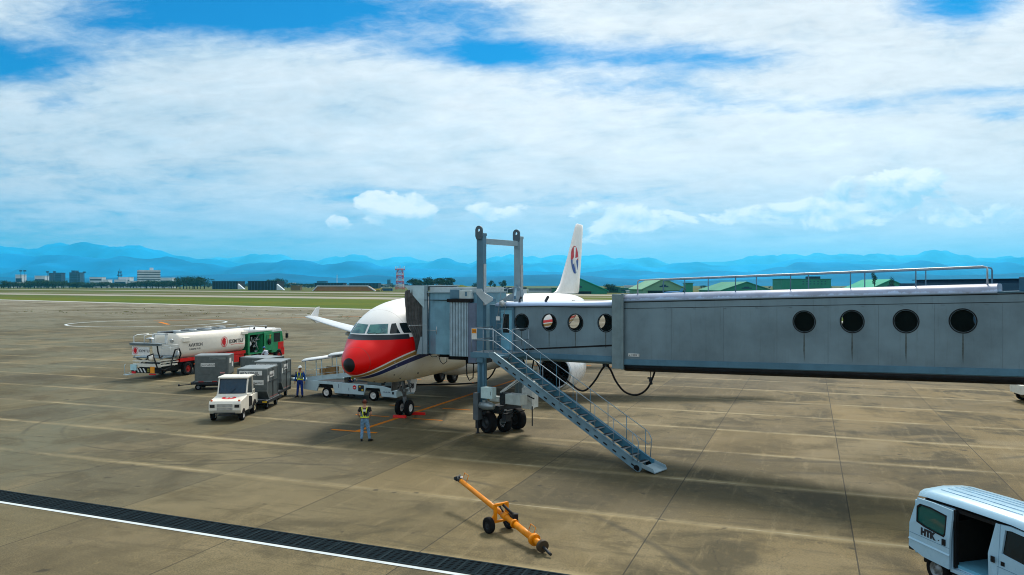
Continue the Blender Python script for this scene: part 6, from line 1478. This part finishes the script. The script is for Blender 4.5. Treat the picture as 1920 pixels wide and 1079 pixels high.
    if hairm:
        MB().loft([[hc+Vector((-.018+math.cos(a)*rx, math.sin(a)*ry, z)) for a in [2*PI*k/16 for k in range(16)]] for z, rx, ry in ((-.06, .05, .075), (-.02, .082, .088), (.03, .095, .092), (.07, .085, .080), (.10, .05, .05), (.112, .01, .01))]).build('hair', hairm, t)
    MB().ball(hc+Vector((.092, 0, -.015)), .016, 8, 6, 0, (1, .8, 1.4)).build('nose', skin, t)
    for sy in (-1, 1):
        MB().ball(hc+Vector((.080, sy*.032, .012)), .010, 8, 6).build('eye', black, t); MB().ball(hc+Vector((0, sy*.086, -.01)), .022, 8, 6, 0, (.8, .4, 1.3)).build('ear', skin, t)
    MB().bar(hc+Vector((.086, -.02, -.055)), hc+Vector((.086, .02, -.055)), .006, .006).build('mouth', dred, t)
    if helmet:
        MB().lathe(hc+Vector((0, 0, .03)), (0, 0, 1), [(-.005, .125), (0, .128), (.012, .108), (.05, .100), (.09, .072), (.108, .035), (.112, .003)], 22).ext([hc+Vector((.08, -.07, .028)), hc+Vector((.175, -.04, .02)), hc+Vector((.175, .04, .02)), hc+Vector((.08, .07, .028))], (0, 0, .008)).build('helmet', helmet, t)
    return t
st_arms = [((0, .19, 1.42), (-.02, .27, 1.14), (.04, .29, .90), (.05, .29, .80)), ((0, -.19, 1.42), (-.02, -.27, 1.14), (.04, -.29, .90), (.05, -.29, .80))]
st_legs = [((0, .09, .90), (.01, .12, .50), (-.01, .14, .08), (.15, .17, .04)), ((0, -.09, .90), (.01, -.13, .50), (-.01, -.17, .08), (.14, -.22, .04))]
helm = mat('helmet_white', (.72, .78, .80), .3)
person((-12.25, 45.0, 0), R(-98), 'worker in blue overalls, reflective harness and white helmet standing by the loader', {'arms': st_arms, 'legs': st_legs}, bluec, navy, helm, hair, True, black, 'long', 0, 1.0)
hip_arms = [((0, .19, 1.42), (-.06, .29, 1.18), (.07, .20, 1.02), (.12, .12, .99)), ((0, -.19, 1.42), (-.06, -.29, 1.18), (.07, -.20, 1.02), (.12, -.12, .99))]
w_legs = [((0, .09, .90), (.02, .11, .50), (-.01, .13, .08), (.14, .16, .04)), ((0, -.09, .90), (.02, -.15, .50), (-.02, -.22, .08), (.10, -.32, .04))]
rd = mat('auburn_hair', (.11, .022, .010), .6, var=.3, vs=30)
p2 = person((-6.12, 32.35, 0), R(94), 'worker seen from behind in black shirt, yellow harness and faded jeans', {'arms': hip_arms, 'legs': w_legs}, blackc, jeans, None, rd, True, black, 'short', 0, .965)
hd_ = MB().tube([(0, -.098, 1.68), (-.01, -.08, 1.76), (-.01, 0, 1.80), (-.01, .08, 1.76), (0, .098, 1.68)], .012, 6).lathe((0, .09, 1.675), (0, 1, 0), [(0, .04), (.03, .04), (.035, .01)], 12).lathe((0, -.09, 1.675), (0, -1, 0), [(0, .04), (.03, .04), (.035, .01)], 12)
hd_.build('headset', black, p2)
bend = [((.1, .19, 1.36), (.3, .24, 1.14), (.42, .18, .98), (.5, .16, .95)), ((.1, -.19, 1.36), (.32, -.22, 1.12), (.45, -.16, 1.0), (.53, -.14, .97))]
person((-19.05, 60.5, 0), R(150), 'worker in a blue and white uniform bending at the open green pump doors', {'arms': bend, 'legs': st_legs}, mat('uniform_pale', (.45, .52, .62), .8), navy, mat('helmet_blue', (.02, .12, .35), .4), hair, False, black, 'long', .45, .97)
person((-9.42, 45.6, 0), R(-60), 'worker in dark blue half hidden behind the loader and the red nose', {'arms': bend, 'legs': st_legs}, navy, navy, helm, hair, True, black, 'long', .2, 1.0)
# ------------------------------------------------------------------ far side of the airfield. S(px, y, D) gives size and place for distance D
def gx_(px, D): return (px-960)/FPX*D
def gz_(py, D): return CAMH+(534.4-py)/FPX*D
def yaw(x, D): return -math.atan2(x, D)*0
def bmat(name, col, rough=.7, **k): return MT[name] if name in MT else mat(name, col, rough, **{**dict(var=.1, vs=.05, spec=.15), **k})
hg = bmat('hangar_green', (.03, .22, .14)); hgl = bmat('hangar_green_pale', (.15, .33, .21)); hgr = bmat('hangar_roof_green', (.01, .32, .20)); hdk = bmat('opening_dark', (.006, .010, .014)); bwh = bmat('building_white', (.52, .60, .66))
bdk = bmat('building_blue_grey', (.03, .09, .16)); bglass = bmat('window_dark', (.02, .06, .10)); shd = bmat('shelter_dark', (.012, .022, .035)); slope = bmat('revetment_earth', (.30, .15, .05), vs=.2); bgn = bmat('low_roof_green', (.04, .16, .12))
def hangar(px0, px1, ytop, D, label, open_=(0.1, .9), col=hg, roof=hgr, yeave=None, depth=60, peak=.5, name='hangar', side=0, panel=True):
    x0, x1 = gx_(px0, D), gx_(px1, D); w = x1-x0; zt = gz_(ytop, D); ze = gz_(yeave, D) if yeave else zt*.55
    t = thing(name, ((x0+x1)/2, D, 0), 0, label, 'hangar', 'green hangars across the airfield'); h = w/2
    pk = -h+w*peak
    sh = side
    MB().ext([(-h, 0, 0), (h, 0, 0), (h, 0, ze), (pk, 0, zt), (-h, 0, ze)], (sh, depth, 0)).build('wall', col, t)
    MB().ext([(-h-1, -.8, ze-.4), (pk, -.8, zt), (h+1, -.8, ze-.4), (h+1, -.8, ze+.1), (pk, -.8, zt+.5), (-h-1, -.8, ze+.1)], (sh, depth+1.5, 0)).build('roof', roof, t)
    a, b_ = -h+w*open_[0], -h+w*open_[1]; MB().bx(a, b_, -.25, -.05, 0, ze*.74).build('door_opening', hdk, t); MB().bx(a-1, b_+1, -1.0, -.1, ze*.76, ze*.82).build('door_canopy', hgl, t)
    if panel:
        MB().bx(pk-w*.10, pk+w*.10, -.2, -.05, ze+(zt-ze)*.22, ze+(zt-ze)*.34).build('vent_row', bglass, t); MB().bx(pk-w*.05, pk+w*.05, -.25, -.05, ze+(zt-ze)*.34, ze+(zt-ze)*.46).build('vent_row', bglass, t)
    return t
hangar(1060, 1138, 521.5, 560, 'bright green hangar just right of the white tail fin', (.25, .62), hg, hgr, 545, 70, .30, side=6)
hangar(1205, 1288, 523.5, 540, 'pale green gabled hangar with a wide dark doorway and a side tower', (.12, .93), hgl, hgl, 543, 60, .48)
D = 540; t = thing('side_tower', (gx_(1292, D), D-1, 0), 0, 'green square tower at the right end of the gabled hangar', 'tower'); MB().bx(-2.4, 2.4, 0, 8, 0, gz_(532, D)).build('wall', hg, t); MB().bx(-2.9, 2.9, -.5, 8.5, gz_(532, D), gz_(530.5, D)).build('roof', bgn, t)
hangar(1352, 1448, 529.5, 600, 'low wide green hangar with a domed roof behind the bridge rail', (.2, .8), hg, hg, 545, 70, .5)
hangar(1635, 1706, 525, 620, 'small green gabled roof behind the bridge rail near the right', (.3, .8), hg, hgr, 541, 50, .5)
hangar(1490, 1532, 540, 760, 'pale green hangar low behind the handrail', (.3, .8), hg, hg, 546, 40, .5, panel=False)
D = 700; t = thing('airfield_office', (gx_(1512, D), D, 0), 0, 'long green flat roofed office block with window rows behind the rail', 'office'); w = gx_(1558, D)-gx_(1466, D)
MB().bx(-w/2, w/2, 0, 25, 0, gz_(524, D)).build('wall', hg, t); MB().bx(-w/2-.6, w/2+.6, -.5, 25, gz_(524, D), gz_(523, D)).build('roof', bgn, t); MB().bx(w*.10, w*.32, 4, 14, gz_(523, D), gz_(518.5, D)).build('plant_room', shd, t)
for r_ in range(2):
    for k in range(7): MB().bx(-w*.08+k*w*.075, -w*.08+k*w*.075+1.4, -.1, 0, gz_(528.5+r_*5, D), gz_(527+r_*5, D)).build('window', bglass, t)
def block(px0, px1, ytop, D, label, name='city_building', cat='building', col=bdk, depth=18, group='buildings beyond the airfield', rows=0, z0=0, roof=None, cols=5):
    x0, x1 = gx_(px0, D), gx_(px1, D); w = x1-x0; zt = gz_(ytop, D)
    t = thing(name, ((x0+x1)/2, D, 0), 0, label, cat, group)
    MB().bx(-w/2, w/2, 0, depth, z0, zt).build('wall', col, t); MB().bx(-w/2-.4, w/2+.4, -.4, depth+.4, zt, zt+max(.5, zt*.03)).build('roof', roof or col, t)
    for r_ in range(rows):
        z = zt*(.25+.68*(r_+.5)/rows); hh = zt*.68/rows*.42
        MB().bx(-w*.47, w*.47, -.15, 0, z-hh/2, z+hh/2).build('window', bglass, t)
    return t
L_ = [(29, 41, 516, 1900, 'pale low building at the far left of the skyline', bwh, 1), (65, 84, 518, 1900, 'white low building left of the dark town blocks', bwh, 1), (91, 95, 513, 2000, 'narrow dark tower block left of the two broad ones', bdk, 0), (100, 115, 512.5, 2000, 'dark blue apartment block between the floodlight masts', bdk, 4),
      (130, 150, 512, 2000, 'dark blue block with a stepped roof', bdk, 4), (134, 140, 508.5, 2010, 'roof tower rising behind the stepped dark block', bdk, 0), (168, 191, 520.5, 1850, 'pale flat building left of the lattice mast', bwh, 2), (192, 203, 525, 1800, 'small white shed below the mast', bwh, 0), (214, 236, 525, 1700, 'white building with a stepped roof under the mast', bwh, 1), (222, 243, 520.5, 1710, 'white upper storey behind the stepped roof', bwh, 1),
      (238, 262, 527.5, 1680, 'long low white annexe left of the white office block', bwh, 1), (300, 323, 521.5, 1650, 'pale low wing right of the white office block', bwh, 1), (594, 612, 527.5, 2300, 'dark slab building on the far horizon', bdk, 0), (726, 731, 525, 2300, 'thin grey block left of the red and white tower', bdk, 0), (540, 552, 531, 2200, 'small pale building between trees', bwh, 0),
      (1143, 1163, 539, 640, 'low dark green shed right of the bright hangar', bgn, 1), (1164, 1202, 541, 620, 'grey green workshop with a white door row', bgn, 1), (1175, 1226, 536.5, 760, 'long pale roofed warehouse behind the workshop', bwh, 0), (1180, 1200, 546, 600, 'white shutter shed before the gabled hangar', bwh, 0), (990, 1034, 541, 650, 'white building with a pale green roof left of the tail', bwh, 2), (1036, 1052, 541, 640, 'dark green shed at the foot of the tail fin', bgn, 0), (974, 988, 545, 560, 'small pale hut by the long dark wall', bwh, 0)]
for a, b_, y_, D, lab, col, rows in L_: block(a, b_, y_, D, lab, col=col, rows=rows, roof=(hgl if 'pale green roof' in lab else None))
# the white office block
D = 1600; t = thing('office_block', (gx_(279, D), D, 0), R(32), 'white office block with dark window bands standing above the trees', 'office'); 
w = 40; zt = gz_(507, D)
MB().bx(-w/2, w/2, -14, 14, 0, zt).build('wall', bwh, t); MB().bx(2, 8, -6, 4, zt, zt+5).build('plant_room', bwh, t)
for r_ in range(5): z = zt*(.30+.14*r_); MB().bx(-w/2-.2, w/2+.2, -14.2, 14.2, z, z+1.7).build('window_band', bglass, t)
# floodlight masts
first = None
for k, (px, y_) in enumerate(((39, 508), (46.5, 508), (89, 510), (102, 510), (145.5, 511), (158, 510.5))):
    D = 1750; zt = gz_(y_, D); t = thing('floodlight_mast', (gx_(px, D), D, 0), 0, ['leftmost tall floodlight mast above the town', 'second floodlight mast close beside the leftmost one', 'floodlight mast left of the narrow dark tower', 'floodlight mast rising from the dark apartment block', 'floodlight mast over the stepped dark block', 'floodlight mast right of the stepped dark block'][k], 'floodlight', 'floodlight masts over the town')
    MB().cyl((0, 0, 0), (0, 0, zt), .7, .4, 8).build('pole', bdk, t); MB().bx(-3.2, 3.2, -.5, .5, zt-1.8, zt+1.2).build('lamp_head', bdk, t)
# lattice masts
def lattice(px, ytop, D, wb, wt, label, cols, name, cat, deck=None):
    zt = gz_(ytop, D); t = thing(name, (gx_(px, D), D, 0), R(20), label, cat); n = 8
    for i in range(n):
        z0, z1 = zt*.88*i/n, zt*.88*(i+1)/n; f = lambda z: (wb+(wt-wb)*z/zt)/2; mb = MB(); a, b_ = f(z0), f(z1); th = wb*.030
        cs = [(-1, -1), (1, -1), (1, 1), (-1, 1)]
        for j in range(4):
            p, q = cs[j], cs[(j+1) % 4]
            mb.bar((p[0]*a, p[1]*a, z0), (p[0]*b_, p[1]*b_, z1), th*1.3, th*1.3); mb.bar((p[0]*a, p[1]*a, z0), (q[0]*b_, q[1]*b_, z1), th, th); mb.bar((q[0]*a, q[1]*a, z0), (p[0]*b_, p[1]*b_, z1), th, th); mb.bar((p[0]*b_, p[1]*b_, z1), (q[0]*b_, q[1]*b_, z1), th, th)
        mb.build('lattice_section', cols[i % len(cols)], t)
    if deck:
        for z, w in deck:
            MB().bx(-w/2, w/2, -w/2, w/2, zt*z, zt*z+wb*.10).build('deck', cols[0], t)
            for a in range(4): MB().cyl(((a % 2-.5)*w*.9, (a//2-.5)*w*.9, zt*z), ((a % 2-.5)*w*.9, (a//2-.5)*w*.9, zt*z+wb*.5), wb*.03, n=6).build('antenna', cols[-1], t)
    MB().cyl((0, 0, zt*.86), (0, 0, zt), wb*.03, n=6).build('antenna', cols[0], t)
    return t
trd = bmat('tower_red', (.50, .02, .05)); twh = bmat('tower_white', (.6, .62, .64))
lattice(750, 498, 1100, 10.5, 6.5, 'red and white lattice radio tower on the horizon', [trd, twh], 'radio_tower', 'tower', [(.80, 12), (.55, 9.5), (.30, 10)])
lattice(224.5, 504, 1750, 9, 4, 'grey lattice mast with round platforms in the town', [bdk], 'lattice_mast', 'mast', [(.62, 10), (.78, 7)])
lattice(632, 513, 2200, 3, 2, 'thin white striped mast on the far skyline', [twh], 'striped_mast', 'mast')
# shelters and sheds
def shelter(px0, px1, ytop, ybase, D, label, slant=True):
    x0, x1 = gx_(px0, D), gx_(px1, D); w = x1-x0; zt = gz_(ytop, D); t = thing('aircraft_shelter', ((x0+x1)/2, D, 0), 0, label, 'shelter', 'dark shelters beyond the runway'); h = w/2
    MB().bx(-h, h, 0, 30, 0, zt).build('wall', shd, t); MB().bx(-h-.4, h+.4, -.5, 30, zt, zt+.7).build('roof', shd, t)
    mb = MB()
    for k in range(9): MB().bx(-h+w*k/9, -h+w*k/9+.5, -.3, 0, 0, zt).build('rib', bdk, t)
    if slant: MB().ext([(h, -.6, zt*.72), (h+zt*.85, -.6, 0), (h, -.6, 0)], (0, 6, 0)).build('end_slope', bwh, t)
    return t
shelter(398, 446, 528.5, 540, 1150, 'dark aircraft shelter with a pale slanted end, left of the tall tree')
shelter(465, 519, 528.5, 543, 950, 'dark aircraft shelter with a pale slanted end below the tall tree')
shelter(590, 643, 531.5, 540, 1350, 'long dark shelter behind the left half of the earth bank', False)
shelter(655, 709, 532, 540, 1350, 'long dark shelter behind the right half of the earth bank', False)
# earth bank with pale concrete edging
D = 800; x0, x1 = gx_(586, D), gx_(704, D); w = x1-x0; zt = gz_(536.5, D)
t = thing('earth_bank', ((x0+x1)/2, D, 0), 0, 'brown earth bank with pale concrete edging beyond the runway', 'bank')
MB().ext([(-w/2, 0, 0), (w/2, 0, 0), (w/2-8, 0, zt*.95), (-w/2+5, 0, zt*.95)], (0, 12, 0)).build('earth', slope, t)
MB().bar((-w/2+5, -.3, zt), (w/2-8, -.3, zt), 1.2, .9).bar((w/2-8, -.3, zt), (w/2, -.3, 0), 1.2, 1.0).bar((-w/2+5, -.3, zt), (-w/2, -.3, 0), 1.2, 1.0).build('edging', bwh, t)
block(545, 563, 536.5, 900, 'small brown hut with a yellow door beyond the runway', 'hut', 'hut', bmat('hut_brown', (.16, .12, .05)), 8, None)
D = 780; t = thing('dark_container', (gx_(725, D), D, 0), 0, 'dark blue freight container parked beyond the runway', 'container'); MB().bx(-5.5, 5.5, 0, 5, .4, gz_(541, D)).build('shell', bdk, t)
for k in range(8): MB().bx(-5.2+k*1.4, -5.0+k*1.4, -.1, 0, .4, gz_(541, D)).build('rib', shd, t)
D = 770; t = thing('excavator', (gx_(709, D), D, 0), 0, 'small yellow digger beside the dark freight container', 'digger')
ym = bmat('digger_yellow', (.6, .38, .02)); MB().bx(-1.8, 1.0, 0, 2, 1, 2.6).build('cab', ym, t); MB().bx(-2, 1.6, 0, 2.2, 0, .9).build('track', shd, t); MB().bar((.8, 1, 2.2), (3, 1, 3.6), .5, .5).bar((3, 1, 3.6), (3.9, 1, .6), .4, .4).build('arm', ym, t)
D = 620; t = thing('perimeter_wall', (gx_(945, D), D, 0), 0, 'long dark blast wall behind the portal columns', 'wall'); w = gx_(990, D)-gx_(905, D); MB().bx(-w/2, w/2, 0, 1, 0, gz_(539, D)).build('panel', bmat('wall_dark', (.05, .07, .08)), t)
for k in range(10): MB().bx(-w/2+k*w/10, -w/2+k*w/10+.5, -.3, 0, 0, gz_(538.5, D)).build('post', shd, t)
D = 560; t = thing('grass_mound', (gx_(856, D), D, 0), 0, 'green grassy mound behind the cabin roof', 'mound'); V = []; F = []; mb = MB()
mb.loft([[(math.cos(a)*r_*13.5, math.sin(a)*r_*10, z) for a in [2*PI*k/24 for k in range(24)]] for r_, z in ((1, -.1), (.85, 2.6), (.6, 5.2), (.35, 6.2), (.05, 6.5))]); mb.build('mound', m_grass, t)
for k, (px, D) in enumerate(((1262, 505), )):
    t = thing('small_jet', (gx_(px, D), D, 0), R(8), 'small blue and white jet standing before the gabled hangar', 'aircraft'); jb = bmat('jet_blue', (.05, .25, .55))
    MB().loft([[(x_, math.cos(a)*r_, 1.5+math.sin(a)*r_) for a in [2*PI*j/12 for j in range(12)]] for x_, r_ in ((-6.5, .05), (-5, .45), (-2, .7), (3, .7), (6, .35), (6.6, .2))]).build('fuselage', jb, t)
    for s in (-1, 1): MB().ext([(-1, s*.5, 1.5), (2.8, s*.5, 1.5), (3.2, s*5, 1.5), (2, s*5, 1.5)], (0, 0, .15)).build('wing', bwh, t)
    MB().ext([(4, -.08, 2), (6.4, -.08, 2), (6.9, -.08, 4.2), (5.8, -.08, 4.2)], (0, .16, 0)).build('fin', jb, t); MB().cyl((-3, 0, 0), (-3, 0, 1.2), .12, n=6).build('gear', bdk, t)
    MB().cyl((1.5, .8, 0), (1.5, .4, 1.2), .12, n=6).build('gear', bdk, t); MB().cyl((1.5, -.8, 0), (1.5, -.4, 1.2), .12, n=6).build('gear', bdk, t)
# ------------------------------------------------------------------ trees: trunk with limbs and a crown of many small leaf faces
leafm = bpy.data.materials.new('leaf_green'); leafm.use_nodes = True; nt = leafm.node_tree; b = nt.nodes['Principled BSDF']; b.inputs['Roughness'].default_value = .85; b.inputs['Specular IOR Level'].default_value = .1
tc = nt.nodes.new('ShaderNodeTexCoord'); n = fbm(nt, tc.outputs['Object'], .35, 4, .6)
nt.links.new(mixc(nt, n.ss(.35, .65), (.012, .040, .018), (.035, .085, .022)), b.inputs['Base Color'])
barkm = mat('bark', (.05, .035, .025), .9)
def tree_mesh(seed, kind):
    r_ = random.Random(seed); cr = MB(); tk_ = MB(); H = 1.0
    tk_.cyl((0, 0, 0), (.01, 0, .55), .03, .018, 8); cl = []
    if kind == 'pine': cl = [(r_.uniform(-.16, .16), r_.uniform(-.16, .16), r_.uniform(.5, .95), r_.uniform(.08, .17)) for _ in range(11)]
    else: cl = [(math.cos(a)*q, math.sin(a)*q, r_.uniform(.32, .85), r_.uniform(.13, .22)) for a, q in [(r_.uniform(0, 2*PI), r_.uniform(.05, .36)) for _ in range(17)]]
    for x_, y_, z_, s in cl:
        tk_.cyl((0, 0, r_.uniform(.25, .5)), (x_*.8, y_*.8, z_), .012, .004, 5)
        for _ in range(46):
            d = Vector((r_.gauss(0, 1), r_.gauss(0, 1), r_.gauss(0, .8))).normalized()*s*r_.uniform(.45, 1.1); c = Vector((x_, y_, z_))+d
            u_ = Vector((r_.gauss(0, 1), r_.gauss(0, 1), r_.gauss(0, 1))).normalized()*r_.uniform(.018, .045); w_ = u_.cross(Vector((r_.gauss(0, 1), r_.gauss(0, 1), r_.gauss(0, 1)))).normalized()*r_.uniform(.012, .035)
            cr.add([c-u_, c+w_, c+u_, c-w_], [(0, 1, 2, 3)])
    return cr, tk_
protos = {}
def tree(x, D, h, w, label, group, kind='round', seed=0, flip=0.0):
    key = (kind, seed % 4); t = thing('pine_tree' if kind == 'pine' else 'broadleaf_tree', (x, D, 0), flip, label, 'tree', group); t.scale = (w, w, h)
    if key not in protos:
        cr, tk_ = tree_mesh(11+seed % 4*7+(50 if kind == 'pine' else 0), kind)
        a = cr.build('crown', leafm, t, fixn=False); b_ = tk_.build('trunk', barkm, t); protos[key] = (a, b_)
    else:
        for q in protos[key]: c = q.copy(); COL.objects.link(c); c.parent = t
    return t
rt = random.Random(9)
ORD = 'first second third fourth fifth sixth seventh eighth ninth tenth eleventh twelfth thirteenth fourteenth fifteenth sixteenth seventeenth eighteenth nineteenth twentieth twenty-first twenty-second'.split()
def grove(px0, px1, y0, y1, D, n, label, group, kind='round', dj=40, wf=1.0):
    for k in range(n):
        px = px0+(px1-px0)*(k+.5)/n+rt.uniform(-1, 1)*(px1-px0)/n*.4; d = D+rt.uniform(-dj, dj); h = gz_(rt.uniform(y0, y1), d); w = h*rt.uniform(.9, 1.5)*wf
        tree(gx_(px, d), d, h, w, ORD[k]+' '+label, group, kind, rt.randrange(8), rt.uniform(0, 6))
grove(772, 852, 521, 526, 900, 15, 'pine from the left in the dense grove left of the portal', 'pines of the grove left of the portal', 'pine', 30, 1.3)
grove(887, 905, 526, 531, 900, 3, 'tree from the left just beside the near lift column', 'trees left of the near lift column', 'round', 10)
grove(912, 955, 526, 532, 880, 4, 'pine from the left between the two lift columns', 'pines between the lift columns', 'pine', 10)
grove(503, 533, 519, 524, 1050, 5, 'tall tree from the left above the second shelter', 'tall trees above the second shelter', 'round', 15, 1.2)
grove(336, 386, 517, 521, 1250, 9, 'tree from the left in the clump beside the first shelter', 'trees in the clump left of the first shelter', 'round', 20, 1.1)
grove(262, 335, 524.5, 529, 1350, 13, 'low tree from the left below the white office block', 'trees in the row below the white office block', 'round', 25, 1.6)
grove(62, 118, 524, 528, 1400, 12, 'low tree from the left before the left half of town', 'trees in the belt left of the town', 'round', 25, 1.6)
grove(118, 262, 527, 531, 1450, 22, 'small tree from the left in the belt before the white buildings', 'trees in the belt before the white buildings', 'round', 25, 1.8)
grove(0, 60, 526, 530, 1400, 10, 'small tree from the left at the far left edge', 'trees in the belt at the far left edge', 'round', 25, 1.8)
grove(386, 590, 529.5, 532, 1500, 22, 'small tree from the left behind the dark shelters', 'trees behind the shelters', 'round', 40, 1.8)
grove(560, 745, 531, 533.5, 1600, 18, 'small tree from the left behind the earth bank', 'trees behind the earth bank', 'round', 40, 1.8)
grove(1138, 1152, 531, 534, 640, 3, 'tree from the left beside the bright green hangar', 'trees right of the bright green hangar', 'round', 6, 1.1)
grove(1310, 1352, 534, 539, 1300, 7, 'small tree from the left between two green hangars', 'trees between two green hangars', 'round', 20, 1.5)
grove(1440, 1640, 536, 541, 1300, 14, 'small tree from the left low behind the bridge roof', 'trees low behind the bridge', 'round', 20, 1.5)
tree(gx_(1640, 560), 560, gz_(513, 560), 8, 'slim dark tree standing against the hills above the bridge roof', None, 'pine', 3)
tree(gx_(1672, 575), 575, gz_(517, 575), 5, 'small dark treetop above the small green gabled roof', None, 'round', 2)
# small town clutter that nobody could count, as one mass
mb = MB(); r_ = random.Random(21)
for k in range(170):
    px = r_.choice([r_.uniform(-60, 330), r_.uniform(520, 760)]); D = r_.uniform(1800, 2600); h = r_.uniform(3, 9); w = r_.uniform(6, 22); x_ = gx_(px, D); mb.bx(x_, x_+w, D, D+10, 0, h, r_.randrange(3))
tag(mb.build('distant_town', [bwh, bdk, bmat('town_grey', (.20, .26, .30))]), 'low roofs of the distant town along the horizon', 'town', kind='stuff')
# dark blue terminal building at the right edge, above the bridge
D = 75; t = thing('terminal_wing', (gx_(1925, D), D, 0), 0, 'dark blue flat roofed terminal wing at the right edge above the bridge', 'terminal'); bl = bmat('terminal_blue', (.02, .07, .13))
MB().bx(-2.3, 30, 0, 20, 0, gz_(531, D)+.0).build('wall', bl, t); MB().bx(-.4, 30, .5, 20, gz_(531, D), gz_(524, D)).build('upper_wall', bl, t); MB().bx(-.8, 30, -.3, 20, gz_(524, D), gz_(522.5, D)).build('roof_edge', shd, t)
# low ground tug with a white bonnet, cut by the right edge of the picture
tg = make_tractor((28.6, 43.2, 0), R(-12), 'white tow tractor cut off by the right edge under the bridge', False)
make_dolly((31.5, 40.6, 0), R(30), 'dark dolly beside the tow tractor at the right edge')
